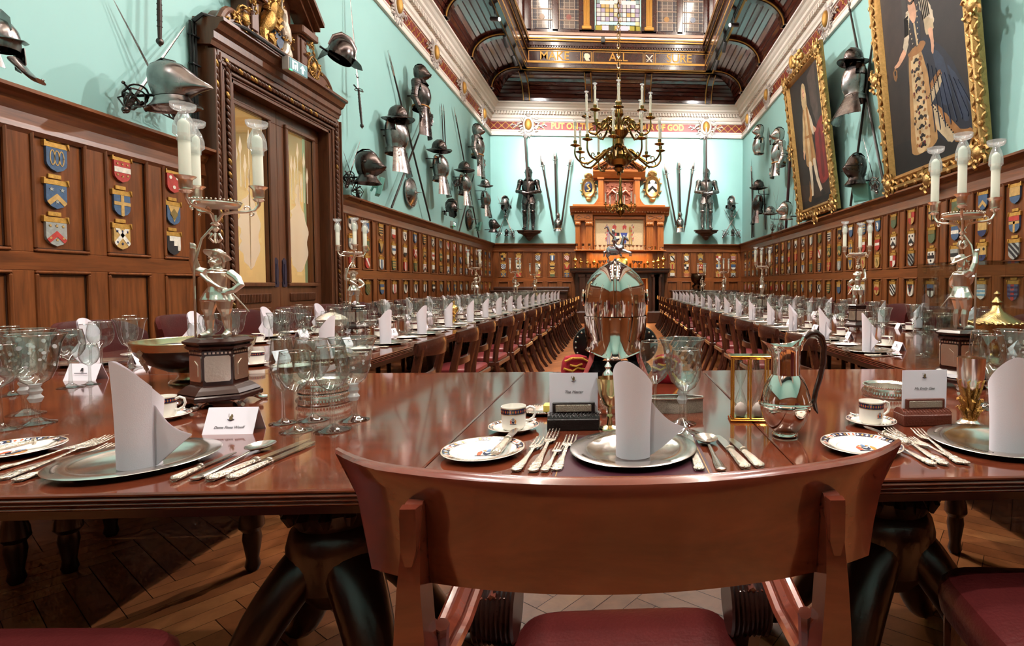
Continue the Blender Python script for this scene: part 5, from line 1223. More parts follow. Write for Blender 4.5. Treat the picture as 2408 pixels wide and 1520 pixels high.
sword('L', (806, 352), (846, 470), 'small crossed dagger leaning left, beside the door surround', 'basket', .014, (.04, .06), 'd', .16, 'dagger', 'daggers')
sword('L', (848, 328), (815, 438), 'small crossed dagger leaning right, beside the door surround', 'basket', .016, (.04, .08), 'd', .16, 'dagger', 'daggers')
helm_thing('L', 864, 398, 'close', 'brown-black visored helmet right of the door, beside the teal box', 'd', 1.15, .3)
lampbox('L', 893, 440, 'teal uplight box on the panelling right of the door', 1.0)
pike('L', (912, 118), (1012, 520), 'long dark pike with two-pronged head, left of the first half armour', .3, .017, (.05, .12), 'fork')
pike('L', (1003, 268), (921, 488), 'crossing dark pike behind the first round shield', .3, .017, (.08, .12))
hat_thing('L', 936, 270, 'wide-brimmed kettle hat above the nearest cuirass, left wall', 'd', 1.05, .28)
cuirass_thing('L', 931, 352, 'nearest cuirass with flared tassets, left wall', 'm', 1.1, .2)
round_shield('L', 965, 453, 'round steel shield with spike beneath the first half armour', .27)
half_armour('L', 990, 252, 'first half armour beyond the door, visored, with long tassets', 'd', .98)
for i, x in enumerate((1038, 1043)): pike('L', (x, 242+2*i), (x+5, 350), ('slim upright spear above the second kettle hat, nearer one', 'slim upright spear above the second kettle hat, farther one')[i], .25, .012, (.04, .04))
hat_thing('L', 1033, 346, 'kettle hat above the middle cuirass, left wall', 'd', 1.0)
cuirass_thing('L', 1035, 418, 'middle cuirass with tassets, left wall', 'm', 1.0)
pike('L', (1067, 250), (1127, 566), 'long pike leaning behind the third kettle hat, left wall', .35, .017, (.05, .1))
pike('L', (1117, 400), (1080, 545), 'crossing pike behind the second round shield, left wall', .3, .017, (.08, .1))
hat_thing('L', 1092, 394, 'kettle hat above the cuirass beside the second half armour', 'd', .95)
cuirass_thing('L', 1092, 452, 'cuirass beneath the third kettle hat, left wall', 'm', .92)
helm_thing('L', 1062, 488, 'burg', 'small black pot helmet under the middle cuirass, left wall', 'd', .9, .2)
round_shield('L', 1103, 516, 'second smaller round steel shield near the far corner, left wall', .26, 'd')
half_armour('L', 1123, 365, 'second half armour near the far corner, left wall', 'm', 1.02)
hat_thing('L', 1141, 432, 'last kettle hat nearest the far corner, left wall', 'm', .85)
cuirass_thing('L', 1141, 484, 'last cuirass nearest the far corner, left wall', 'm', .85)
helm_thing('L', 1160, 533, 'close', 'small dark visored helmet low in the far left corner', 'd', .9, .25)
sword('L', (1100, 392), (1070, 437), 'short sword with brass hilt beside the third cuirass', 'basket', .014, (.03, .05), 'd', .2)
lampbox('L', 1127, 533, 'teal uplight box on the panelling near the far left corner', .9)
# --- right wall
half_armour('R', 1785, 362, 'visored helmet over a bare breastplate, high near the far right corner', 'b', .95, .24, False, 0)
half_armour('R', 1831, 384, 'bright half armour with arms, left of the standing portrait', 'b', 1.02, .24, True, .3)
hat_thing('R', 1784, 436, 'kettle hat over the dark cuirass near the far right corner', 'd', .95)
cuirass_thing('R', 1783, 497, 'dark cuirass with bright tassets near the far right corner', 'd', .9)
hat_thing('R', 1812, 497, 'low kettle hat between the cuirass and the portrait, right wall', 'm', .8)
helm_thing('R', 1848, 498, 'close', 'bright visored helmet low beside the standing portrait frame', 'b', .95, .25)
for i, (a, b) in enumerate((((1766, 372), (1772, 558)), ((1770, 400), (1768, 560)), ((1795, 415), (1800, 540)), ((1808, 300), (1812, 340)))): pike('R', a, b, 'upright dark spear beside the dark cuirass, %s from the far right corner' % ORD[i], .4, .02, (.05, .06))
pike('R', (1860, 340), (1848, 540), 'tall dark halberd with maroon sleeve beside the standing portrait', .3, .03, (.12, .12), 'partisan', 'halberd', 'polearm', 'halberds', mat('maroon_velvet', (60, 24, 30), .8))
for i, (a, b) in enumerate((((1832, 440), (1816, 546)), ((1818, 450), (1838, 545)))): sword('R', a, b, ('slim crossed rapier leaning right, below the bright half armour', 'slim crossed rapier leaning left, below the bright half armour')[i], 'basket', .014, (.04, .05), 'm', .16, 'rapier', 'rapiers')
pike('R', (1992, -10), (2084, 462), 'long dark pike leaning right between the two portraits', .3, .02, (.06, .06))
pike('R', (2060, 40), (2000, 485), 'long dark pike leaning left between the two portraits', .3, .02, (.08, .08))
hat_thing('R', 2007, 135, 'large kettle hat between the two portraits, right wall', 'd', 1.0)
cuirass_thing('R', 2010, 228, 'large cuirass with wide flared tassets between the portraits', 'm', 1.12, .2, .3, .2)
helm_thing('R', 2014, 404, 'close', 'dark visored helmet below the pikes, between the portraits', 'd', 1.15, .28, .35)
lampbox('R', 2026, 452, 'teal uplight box on the panelling between the portraits', 1.05)
sword('R', (2028, 318), (2062, 452), 'rapier with swept hilt leaning right, between the portraits', 'basket', .012, (.04, .1), 'm', .16, 'rapier', 'rapiers')
sword('R', (2054, 330), (2018, 430), 'rapier leaning left behind the dark visored helmet', 'basket', .012, (.04, .06), 'm', .16, 'rapier', 'rapiers')
# --- end wall
def knight(px, py_foot, py_head, label, s, lb):
    out = .3; foot = onY(px, py_foot, YB-out); head = onY(px, py_head, YB-out); sc = (head.z-foot.z)/1.72
    r = thing('suit_of_armour', label, 'armour', tuple(foot), 0, 'full suits of armour'); r.scale = (sc, sc, sc)
    for q in (-1, 1): put('leg_armour', am('leg|%s%d' % (s, q), lambda: leg(q), [SET[s]]), r)
    put('breast_and_back_plate', am('breastplate|'+s, breastplate, [SET[s]]), r, (0, 0, .97))
    put('tassets', am('tassets|%s.22' % s, lambda: tassets(.22, .05, 5), [SET[s]]), r, (0, 0, .97))
    put('close_helmet', am('close_helmet|'+s, lambda: close_helmet(), [SET[s], BLACK]), r, (0, 0, 1.45), sc=.9)
    for q in (-1, 1):
        a = put('arm', am('armk|%s%d' % (s, q), lambda: arm(q, [(q*.225, 0, 1.34), (q*.3, -.04, 1.08), (q*.07, -.24, 1.0)]), [SET[s]]), r)
        put('gauntlet', am('gk|%s%d' % (s, q), lambda: gauntlet((q*.07, -.24, 1.0), (-q*1, -.2, -.1), .9), [SET[s]]), a)
    return foot, sc
CONS = []
for px, py_f, py_h, lx, s, nm in ((1244, 542, 396, (1233, 300, 1243), 'd', 'left'), (1661, 541, 398, (1661, 298, 1661), 'm', 'right')):
    f, sc = knight(px, py_f, py_h, ('dark full suit of armour on a bracket, left part of the end wall', 'bright full suit of armour on a bracket, right part of the end wall')[nm == 'right'], s, '')
    o = MB().lathe([(.0, -.5), (.05, -.48), (.12, -.38), (.16, -.34), (.16, -.3), (.28, -.2), (.4, -.14), (.44, -.13), (.46, -.06), (.5, -.04), (.5, 0), (0, 0)], 8, 0, False, 1, 1, pi/8).build('wall_bracket', [DARKW], loc=(f.x, YB-.24, f.z-.002)); o.scale = (.78, .45, .62)
    tag(o, 'moulded dark oak bracket under the %s suit of armour' % ('dark' if nm == 'left' else 'bright'), 'bracket', 'armour brackets')
    pike('B', (lx[0], lx[1]), (lx[2], 470), 'tall black lance held by the %s suit of armour' % ('dark' if nm == 'left' else 'bright'), .3, .03, (.45, .55), 'spear', 'lance', 'polearm', 'lances')
    sword('B', (lx[2], 541), (lx[2]+1, 462), 'sword held point down by the %s suit of armour' % ('dark' if nm == 'left' else 'bright'), 'cross', .03, (.54, .54), 'd', .2)
for i, (a, b, nm) in enumerate((((1271, 362), (1301, 530), 'left spear of the fan beside the dark armour'), ((1304, 348), (1309, 520), 'middle spear of the fan beside the dark armour'), ((1343, 362), (1320, 530), 'right spear of the fan beside the dark armour'),
    ((1562, 382), (1590, 530), 'left spear of the fan beside the bright armour'), ((1597, 370), (1600, 520), 'middle spear of the fan beside the bright armour'), ((1633, 372), (1611, 530), 'right spear of the fan beside the bright armour'))):
    pike('B', a, b, nm, .42, .028, (.12, .12), 'partisan', 'partisan', 'polearm', 'fans of spears on the end wall')
half_armour('B', 1312, 538, 'dark breastplate and helmet below the left fan of spears', 'm', .62, .25, False, .12)
half_armour('B', 1599, 536, 'bright breastplate and helmet below the right fan of spears', 'b', .62, .25, False, .22)
for i, cx in enumerate((1188, 1720)):
    nm = ('left', 'right')[i]
    helm_thing('B', cx, 476, 'burg', ('peaked helmet over crossed swords in the far left corner', 'pointed helmet over crossed swords in the far right corner')[i], 'm', .95, .2, .8 if i else -.8)
    for q in (-1, 1): sword('B', (cx-q*19, 460+30*i), (cx+q*20, 558), 'crossed rapier leaning %s, end wall %s corner' % (('right', 'left')[q > 0], nm), 'basket', .016, (.05, .1), 'm', .16, 'rapier', 'rapiers')
    helm_thing('B', cx+1, 503, 'close', 'small gorget helmet between crossed swords, %s end wall corner' % nm, 'm', .5, .14)
    helm_thing('B', cx+3, 548, 'close', 'tiny steel helmet under crossed swords, %s end wall corner' % nm, 'd', .5, .14)
# ---------------- two full-length portraits in carved gilt frames (right wall), leaning out at the top
def portrait(pbl, pbr, ptl, label, paint, hh):
    a = onX(*pbl, XR-.06); b = onX(*pbr, XR-.06)
    w = a.y-b.y; top_out = None
    # find lean so that the left edge's top matches ptl at height hh
    best = min((abs((onX(*ptl, XR-.06-o).y-a.y)), o) for o in [k*.01 for k in range(60)])[1]
    tl = onX(*ptl, XR-.06-best); H = sqrt((tl.z-a.z)**2+best**2) if hh is None else hh
    lean = atan2(best, tl.z-a.z)
    r = thing('portrait_painting', label, 'painting', group='royal portraits in gilt frames')
    r.matrix_world = face_mat((XR-.06, (a.y+b.y)/2, (a.z+b.z)/2), NR) @ Matrix.Rotation(lean, 4, 'X')
    f = MB(); fw = .2; W2 = w/2
    prof = [(0, 0), (.0, .06), (.03, .1), (.06, .1), (.08, .075), (.12, .07), (.15, .09), (.17, .07), (.2, .03), (.2, 0)]
    def side(p0, p1, n):           # moulding with mitred ends
        d = Vector((p1[0]-p0[0], p1[1]-p0[1])); L = d.length; d /= L; nn = Vector((-d.y, d.x))
        vs = []
        for q, s in ((p0, 1), (p1, -1)):
            for o_, h in prof: vs.append((q[0]+d.x*o_*s+nn.x*o_, q[1]+d.y*o_*s+nn.y*o_, h))
        k = len(prof); f.add(vs, [(i, i+1, k+i+1, k+i) for i in range(k-1)]); 
    cs = [(-W2, 0), (W2, 0), (W2, H), (-W2, H)]
    for i in range(4): side(cs[i], cs[(i+1) % 4], 0)
    f.build('gilt_frame_moulding', [GILT], r)
    o = MB(); rnd = random.Random(int(w*100))
    per = [(-W2+fw/2, y, 0) for y in [k*.075 for k in range(int(H/.075))]]+[(W2-fw/2, y, 0) for y in [k*.075 for k in range(int(H/.075))]]+[(x, fw/2, 1) for x in [-W2+k*.075 for k in range(int(w/.075))]]+[(x, H-fw/2, 1) for x in [-W2+k*.075 for k in range(int(w/.075))]]
    for k, (x, y, h) in enumerate(per):
        o.M = Matrix.Translation((x, y, .09)) @ Matrix.Rotation((pi/2 if not h else 0)+(.7 if k % 2 else -.7), 4, 'Z'); o.ball((0, 0, 0), (.045, .016, .016), 6, 4)
        if k % 3 == 0: o.M = Matrix.Translation((x+(0 if h else .075*(1 if x > 0 else -1)), y+(0 if not h else .075*(1 if y > H/2 else -1)), .085)); o.ball((0, 0, 0), (.035, .035, .03), 6, 4)
    o.M = Matrix()
    for x, y in ((-W2, H*.5), (W2, H*.5), (0, 0), (0, H), (-W2+.1, .1), (W2-.1, .1), (-W2+.1, H-.1), (W2-.1, H-.1)):
        o.ball((x, y, .09), (.08, .08, .045), 12, 7)
        for q in range(7): t = q*.9; o.tube([(x+p[0], y+p[2], .1) for p in spiral((.1*cos(t), 0, .1*sin(t)), .06, .01, t, t+4.5*(-1)**q, 8)], .02, 5)
    for k in range(12): o.ball((rnd.uniform(-.3, .3), H+rnd.uniform(0, .15), .1), (.07, .05, .05), 7, 5)
    for k in range(int(H/.11)): o.M = Matrix.Translation((W2-.01, .1+k*.11, .06)) @ Matrix.Rotation(.7*(-1)**k, 4, 'Z'); o.ball((0, 0, 0), (.022, .07, .03), 7, 5)
    o.M = Matrix()
    o.build('carved_leafage', [GILT], r)
    c = MB(); c.box(-W2+.17, .17, 0, W2-.17, H-.17, .03); cv = c.build('canvas', [PAINT['ground']], r)
    IW, IH = w-.4, H-.4
    lay = {}
    for k, (col, pts) in enumerate(paint):
        mb = lay.setdefault('p', MB()); mb.prism([(-IW/2+x*IW, .2+y*IH) for x, y in pts], .0298, .0302+.00004*k, PI[col])
    lay['p'].build('painted_figure', [PAINT[n] for n in PN], cv)
    g = MB(); g.box(-.19, .06, .1, .19, .13, .107, 0, .002); g.build('title_plate', [mat('title_brass', (150, 112, 56), .4, .8)], r)
    return r
PN = ['ground', 'sky', 'umber', 'blue', 'blue2', 'ermine', 'gold', 'cream', 'flesh', 'red', 'red2', 'white', 'dark', 'grey', 'brocade']
PCOL = dict(ground=(30, 21, 19), sky=(70, 58, 52), umber=(44, 29, 23), blue=(19, 25, 40), blue2=(34, 45, 66), ermine=(178, 160, 128), gold=(142, 98, 52), cream=(186, 162, 122), flesh=(204, 156, 126), red=(118, 34, 32), red2=(88, 24, 25), white=(196, 182, 158), dark=(18, 14, 14), grey=(48, 40, 37), brocade=(158, 122, 76))
PAINT = {n: mat('oil_'+n, PCOL[n], .55, var=.3, vscale=7, bump=.08, bscale=120, spec=.3) for n in PN}; PI = {n: i for i, n in enumerate(PN)}
def wob(pts, n=5, a=.004, seed=1):      # smooth closed outline with a little brush wobble
    rnd = random.Random(seed); out = []; m = len(pts)
    for i in range(m):
        p0, p1, p2, p3 = (pts[(i+k-1) % m] for k in range(4))
        for k in range(5):
            t = k/5; f = lambda c: .5*(2*p1[c]+(p2[c]-p0[c])*t*.7+(p0[c]*.7+p3[c]*-.7+p2[c]*(6-2*.7*.5-.7)-p1[c]*(6-2*.7*.5-.7))*0+(3*(p2[c]-p1[c])*2-(2*.7*(p2[c]-p0[c])+.7*(p3[c]-p1[c])))*t*t+(-4*(p2[c]-p1[c])+.7*(p2[c]-p0[c])+.7*(p3[c]-p1[c]))*t**3)
            out.append((f(0)+rnd.uniform(-a, a)*.6, f(1)+rnd.uniform(-a, a)*.4))
    return out
# big portrait: standing lady in a gold and cream gown with a blue cloak edged with ermine (head beyond the picture's top)
lady = [('umber', [(0, .45), (.36, .5), (.36, 1), (0, 1)]), ('grey', [(.30, .4), (.36, .4), (.36, 1), (.30, 1)]), ('dark', [(0, 0), (1, 0), (1, .16), (0, .2)]),
  ('blue', wob([(.5, .72), (.62, .7), (.8, .55), (.96, .3), (.99, .1), (.8, .06), (.6, .14), (.5, .3)], 4, .008)), ('blue2', wob([(.62, .64), (.74, .55), (.8, .3), (.7, .3), (.66, .5)], 3, .006)), ('blue2', wob([(.78, .5), (.9, .36), (.96, .16), (.9, .16), (.84, .34)], 3, .006, 4)),
  ('gold', wob([(.5, .42), (.68, .5), (.7, .46), (.52, .36)], 4, .008)), ('ermine', wob([(.5, .37), (.69, .47), (.7, .42), (.52, .31)], 4, .008)),
  ('gold', wob([(.62, .32), (.72, .24), (.86, .12), (.97, .1), (.97, .05), (.8, .06), (.64, .22)], 4, .01)), ('ermine', wob([(.58, .33), (.64, .28), (.7, .2), (.8, .1), (.74, .07), (.6, .18), (.53, .31)], 4, .01)),
  ('brocade', wob([(.34, .7), (.48, .7), (.56, .5), (.58, .3), (.6, .12), (.46, .08), (.27, .1), (.29, .35)], 5, .006)), ('cream', wob([(.36, .69), (.45, .69), (.5, .45), (.51, .12), (.34, .1), (.34, .4)], 5, .008, 3)),
  *[('dark', [(.42+.07*cos(t)*.6, .64-.055*k+.014*sin(t)*1.1) for t in [i*pi/4 for i in range(8)]]) for k in range(9)], *[('gold', [(.38+.02*cos(t), .61-.055*k+.01*sin(t)) for t in [i*pi/3 for i in range(6)]]) for k in range(9)], *[('gold', [(.48+.02*cos(t), .6-.055*k+.01*sin(t)) for t in [i*pi/3 for i in range(6)]]) for k in range(9)],
  ('gold', wob([(.33, .71), (.5, .73), (.56, .7), (.5, .67), (.36, .68)], 3)),
  ('blue', wob([(.34, .9), (.4, .86), (.44, .72), (.5, .74), (.52, .86), (.56, .92), (.5, .93), (.44, .88), (.38, .95)], 3)), ('flesh', wob([(.38, .99), (.46, .98), (.48, .9), (.44, .86), (.39, .91)], 3)), ('cream', [(.43, .86), (.45, .86), (.47, .72), (.45, .72)]),
  ('white', wob([(.35, .96), (.39, .94), (.35, .78), (.3, .72), (.27, .76), (.31, .86)], 4, .008)), ('white', wob([(.52, .95), (.58, .98), (.66, .86), (.68, .78), (.6, .76), (.56, .84)], 4, .01)), ('ermine', wob([(.56, .84), (.66, .8), (.66, .74), (.58, .74)], 4, .008)),
  ('flesh', wob([(.3, .72), (.27, .76), (.18, .71), (.13, .7), (.13, .685), (.2, .68)], 3, .004)), ('flesh', wob([(.6, .76), (.65, .75), (.655, .66), (.64, .61), (.62, .62), (.62, .68)], 3, .004)), ('gold', [(.1, .67), (.13, .69), (.16, .66), (.155, .62), (.13, .6), (.105, .62)]), ('dark', [(.115, .665), (.13, .675), (.145, .66), (.14, .64), (.12, .64)]),
  ('flesh', wob([(.385, 1.0), (.45, 1.0), (.455, .97), (.39, .97)], 2, .003))]
rl = random.Random(4); lady = [(c, [(x, y*.73) for x, y in p] if c not in ('umber', 'grey') else p) for c, p in lady]
blob = lambda c, x, y, r, q=1: (c, [(x+r*cos(t), y+r*q*.68*sin(t)) for t in [i*pi/4 for i in range(8)]])
lady = [z for z in lady if not (len(z[1]) in (6, 8) and z[0] in ('dark', 'gold') and z[1][0][0] < .5 and z[1][0][0] > .39)]
for k in range(70):
    y = rl.uniform(.08, .49); lady.append(blob(rl.choice(['umber', 'gold', 'red2', 'grey', 'gold', 'white']), .43+rl.uniform(-.1, .1)*(1.2-y), y, rl.uniform(.006, .014)))
for k in range(10):
    y = .47-.042*k; lady += [blob('dark', .425, y, .018, .7), blob('dark', .40, y-.006, .011, .8), blob('dark', .45, y-.006, .011, .8)]
for k in range(8): x = .56+.045*k; lady.append(('blue2', [(x, .42-.02*k), (x+.003, .42-.02*k), (x+.03+.016*k, .13), (x+.022+.016*k, .12)]))
for k in range(26): t = k/25; lady.append(blob('dark', .53+.16*t, .275+.07*t, .004) if k % 2 else blob('dark', .57+.22*t, .24-.16*t, .005))
for k in range(7): lady += [blob('white', .36+.008*k, .69-.024*k, .006), blob('white', .5-.004*k, .69-.024*k, .006)]
for k in range(5): lady += [('dark', [(.535+.02*k, .7-.006*k), (.541+.02*k, .7-.006*k), (.556+.02*k, .61), (.548+.02*k, .61)]), ('dark', [(.32+.012*k, .68), (.325+.012*k, .68), (.312+.012*k, .6), (.306+.012*k, .6)])]
lady += [('umber', [(.43+.075*cos(t), .79+.075*sin(t)) for t in [i*pi/8 for i in range(16)]]), ('flesh', [(.43+.045*cos(t), .775+.05*sin(t)) for t in [i*pi/8 for i in range(16)]]), blob('dark', .415, .782, .006), blob('dark', .445, .782, .006), blob('red', .43, .748, .009, .6)]
portrait((2098, 452), (2338, 380), (2060, 30), 'huge gilt-framed portrait of a person in blue ermine-edged robe and gold gown', lady, 3.05)
# standing gentleman in white and gold coat with a red drape
gent = [('umber', [(0, 0), (1, 0), (1, .12), (0, .2)]), ('sky', wob([(.62, .95), (1, .98), (1, .62), (.8, .55), (.66, .7)], 4, .02)), ('grey', [(.82, .3), (1, .3), (1, .98), (.86, .98)]), ('red', wob([(.68, .53), (.98, .6), (1, .2), (.72, .14), (.64, .3)], 5, .012)), ('red2', wob([(.78, .5), (.84, .52), (.84, .2), (.76, .2)], 4, .01)), ('red2', wob([(.92, .54), (.97, .55), (.98, .24), (.91, .24)], 4, .01)), ('dark', [(0, .0), (.7, .02), (1, .0), (1, .05), (0, .06)]),
  ('cream', wob([(.4, .76), (.32, .66), (.24, .45), (.27, .4), (.36, .5)], 4, .01)), ('white', wob([(.5, .76), (.6, .66), (.66, .56), (.62, .52), (.54, .6)], 4, .01)),
  ('brocade', wob([(.38, .76), (.52, .76), (.56, .6), (.62, .34), (.44, .3), (.3, .34), (.36, .6)], 5, .008)), ('cream', wob([(.42, .74), (.47, .74), (.48, .4), (.4, .36)], 4, .006)), ('gold', wob([(.48, .74), (.51, .74), (.55, .36), (.5, .36)], 4, .005)), ('gold', [(.34, .55), (.58, .53), (.58, .51), (.34, .53)]),
  ('white', wob([(.38, .34), (.47, .33), (.46, .2), (.42, .08), (.36, .07), (.38, .2)], 3)), ('white', wob([(.52, .34), (.6, .34), (.64, .2), (.72, .1), (.68, .07), (.57, .18)], 3)), ('dark', [(.36, .08), (.43, .08), (.44, .05), (.3, .04)]), ('dark', [(.66, .09), (.73, .1), (.8, .06), (.68, .05)]), ('gold', wob([(.34, .2), (.3, .1), (.24, .06), (.32, .04), (.38, .12)], 3)),
  ('flesh', wob([(.25, .45), (.28, .44), (.26, .38), (.23, .4)], 2, .004)), ('flesh', wob([(.64, .58), (.7, .56), (.72, .54), (.66, .53)], 2, .004)), ('cream', wob([(.38, .9), (.44, .94), (.51, .91), (.53, .82), (.5, .75), (.38, .75), (.36, .83)], 4, .008)), ('flesh', [(.445+.035*cos(t), .86+.045*sin(t)) for t in [i*pi/6 for i in range(12)]]),
  ('dark', [(.43+.007*cos(t), .865+.005*sin(t)) for t in [i*pi/3 for i in range(6)]]), ('dark', [(.46+.007*cos(t), .865+.005*sin(t)) for t in [i*pi/3 for i in range(6)]]), ('red', [(.435, .835), (.46, .835), (.447, .83)])]
portrait((1887, 522), (1978, 488), (1850, 195), 'gilt-framed portrait of a standing person in white wig with red drape', gent, None)
# ---------------- tables
TZ = .75
MAHOG = wood('polished_mahogany', (66, 28, 17), (100, 46, 27), (1.5, 9, 9), .1, .6, 2.0, rvar=.04); MAHOGL = wood('polished_mahogany_long', (62, 27, 16), (94, 44, 26), (9, 1.5, 9), .1, .6, 2.0, rvar=.04)
MAHOGD = wood('dark_mahogany', (26, 13, 10), (44, 21, 15), (10, 10, 2), .3, .1)
def top_slab(name, x0, y0, x1, y1, m, root):
    mb = MB(); mb.box(x0, y0, TZ-.009, x1, y1, TZ, 0, .003)
    for z0, z1, i in ((TZ-.018, TZ-.010, .0), (TZ-.027, TZ-.019, .002), (TZ-.036, TZ-.028, .004)): mb.box(x0+i, y0+i, z0, x1-i, y1-i, z1, 0, .0035)
    mb.box(x0+.008, y0+.008, TZ-.036, x1-.008, y1-.008, TZ-.004)
    o = mb.build(name, [m], root); o.location = -root.location; return o
def turned_leg(root, x, y, h=.7):
    mb = MB(); mb.lathe([(.02, 0), (.028, .02), (.022, .05), (.034, .13), (.03, .16), (.045, .18), (.042, .215), (.034, .24), (.03, .26), (.042, .5), (.052, .6), (.048, .62), (.058, .64), (.058, h)], 14)
    o = mb.build('turned_leg', [MAHOGD], root); o.location = Vector((x, y, 0))-root.location; return o
TY0, TY1, TXL, TXR = 1.078, 2.50, -3.02, 2.98
tt = thing('top_table', 'polished mahogany top table crossing the hall in the foreground', 'table', (0, 1.8, 0))
S1, S2 = -.425, .39
for x0, x1 in ((TXL, S1-.0015), (S1+.0015, S2-.0015), (S2+.0015, TXR)): top_slab('tabletop_leaf', x0, TY0, x1, TY1, MAHOG, tt)
mb = MB(); mb.box(TXL+.1, TY0+.1, TZ-.09, TXR-.1, TY0+.13, TZ-.036); mb.box(TXL+.1, TY1-.13, TZ-.09, TXR-.1, TY1-.1, TZ-.036); o = mb.build('under_frame', [MAHOGD], tt); o.location = -tt.location
for x in (-.76, .77):
    mb = MB(); mb.lathe([(.07, .3), (.12, .36), (.125, .46), (.115, .5), (.1, .515), (.11, .53), (.12, .56), (.1, .6), (.085, .615), (.11, .63), (.125, .66), (.11, .69), (.11, .72)], 28)
    for k in range(14): a = 2*pi*k/14; mb.tube([(.118*cos(a), .118*sin(a), .535), (.126*cos(a), .126*sin(a), .56), (.112*cos(a), .112*sin(a), .59)], [.008, .016, .007], 7)
    mb.box(-.12, -.3, .7, .12, .3, .72)
    p = mb.build('pedestal_column', [MAHOGD], tt); p.location = Vector((x, 1.5, 0))-tt.location
    for k in range(4):
        a = pi/4+k*pi/2; l = MB(); pr = [(p_.x, p_.y, p_.z) for p_ in cr([(.05, .45, .06), (.1, .4, .068), (.18, .3, .062), (.26, .16, .05), (.35, .06, .04), (.45, .03, .03)], 4)]
        l.tube([(r*cos(a), r*sin(a), z) for r, z, w in pr], [w for r, z, w in pr], 18, 0, True, False, .8)
        for s in (-1, 1): l.tube([(r*cos(a)-s*.025*sin(a), r*sin(a)+s*.025*cos(a), z+w*.72) for r, z, w in pr], .008, 5)
        l.ball((.47*cos(a), .47*sin(a), .03), .03, 10, 6)
        q = l.build('splayed_leg', [MAHOGD], tt); q.location = Vector((x, 1.5, 0))-tt.location
for px, py in ((595, 1340), (165, 1345), (40, 1372), (262, 1260), (2245, 1300)):
    v = onZ(px, py, 0); turned_leg(tt, v.x, v.y)
for x in (1.9, 2.6): turned_leg(tt, x, 2.25); turned_leg(tt, x, 1.3)
LT = {}
for nm, x0, x1 in (('left', -3.02, -1.33), ('right', 1.36, 2.98)):
    t = thing('long_table', 'long %s banquet table running from the top table to the end wall' % nm, 'table', ((x0+x1)/2, 9, 0), group='long banquet tables'); LT[nm] = t
    top_slab('tabletop', x0, TY1+.004, x1, 15.35, MAHOGL, t)
    mb = MB(); mb.box(x0+.12, TY1+.1, TZ-.1, x0+.15, 15.2, TZ-.036); mb.box(x1-.15, TY1+.1, TZ-.1, x1-.12, 15.2, TZ-.036); o = mb.build('under_frame', [MAHOGD], t); o.location = -t.location
    for k in range(9):
        for x in (x0+.2, x1-.2): turned_leg(t, x, 3.1+1.45*k)
# ---------------- chairs
CHW = wood('chair_mahogany', (42, 19, 13), (74, 36, 24), (9, 9, 2), .26, .25); LEATH = mat('oxblood_leather', (68, 20, 20), .34, var=.12, vscale=14, bump=.12, bscale=120); LEATHS = mat('seat_leather', (120, 46, 48), .36, var=.1, vscale=14, bump=.1, bscale=120)
def aisle_chair():
    r = thing('dining_chair', 'tmp label for one chair', 'chair'); R = []
    n = 14
    for i in range(n+1):
        t = -1+2*i/n; x = .235*t; y = .265-.05*t*t; h = .047*(1-.28*t*t); w = .013+.006*(1-t*t)
        R.append([(x, y-w, .80-h), (x, y+w, .80-h), (x, y+w*1.2, .80+h*.4), (x, y+w*.7, .80+h), (x, y-w*.7, .80+h), (x, y-w*1.2, .80+h*.4)])
    MB().rings(R).build('crest_rail', [CHW], r)
    for s in (-1, 1):
        MB().tube([(s*.205, .225, .8), (s*.205, .2, .68), (s*.2, .17, .55), (s*.2, .16, .45), (s*.2, .19, .28), (s*.2, .26, .1), (s*.2, .33, 0)], [.024, .026, .026, .027, .026, .024, .02], 8, 0, True, False, .8).build('back_stile', [CHW], r)
        MB().tube([(s*.21, -.17, .42), (s*.21, -.2, .3), (s*.21, -.25, .1), (s*.21, -.29, 0)], [.026, .026, .022, .018], 8).build('front_leg', [CHW], r)
    R = []
    for i in range(9):
        t = -1+2*i/8; R.append([(.2*t, .205-.03*t*t-.01, .60), (.2*t, .205-.03*t*t+.012, .60), (.2*t, .205-.03*t*t+.012, .645), (.2*t, .205-.03*t*t-.01, .645)])
    MB().rings(R).build('cross_rail', [CHW], r)
    MB().box(-.22, -.2, .39, .22, .2, .435, 0, .008).build('seat_rail', [CHW], r)
    MB().pad(-.215, -.195, .215, .19, .43, .48, 0, 24).build('seat', [LEATHS], r); return r
def leather_chair():
    r = thing('leather_chair', 'tmp label for one leather chair', 'chair'); R = []
    for i in range(17):
        t = -1+2*i/16; x = .27*t; y = .27-.09*t*t*t*t-.05*t*t; z1 = .93-.03*t*t; z0 = .6
        w = .024
        z1 = .925-.02*t*t-.07*abs(t)**7
        R.append([(x, y-w, z0), (x, y+w, z0), (x*1.03, y+w+.02, z1-.03), (x*1.03, y+w*.6+.02, z1), (x*1.03, y-w*.6+.02, z1), (x*1.03, y-w+.02, z1-.03)])
    MB().rings(R).build('backrest', [LEATH], r)
    MB().pad(-.27, -.27, .27, .23, .4, .505).build('seat', [LEATH], r)
    for s in (-1, 1):
        MB().tube([(s*.2, .24, .62), (s*.21, .22, .45), (s*.21, .26, .2), (s*.21, .32, 0)], [.025, .028, .025, .02], 8).build('rear_leg', [CHW], r)
        MB().lathe([(.018, 0), (.026, .08), (.03, .38), (.03, .42)], 10).build('front_leg', [CHW], r).location = (s*.22, -.21, 0)
    return r
AC = aisle_chair(); LC = leather_chair(); SY = [3.02+.705*k for k in range(17)]
first = {}
def place_chair(proto, label, loc, rz, group):
    if proto.name not in first: first[proto.name] = 1; proto.location = loc; proto.rotation_euler = (0, 0, rz); tag(proto, label, None, group); return proto
    return dup(proto, label, loc, rz, group)
rc = random.Random(5)
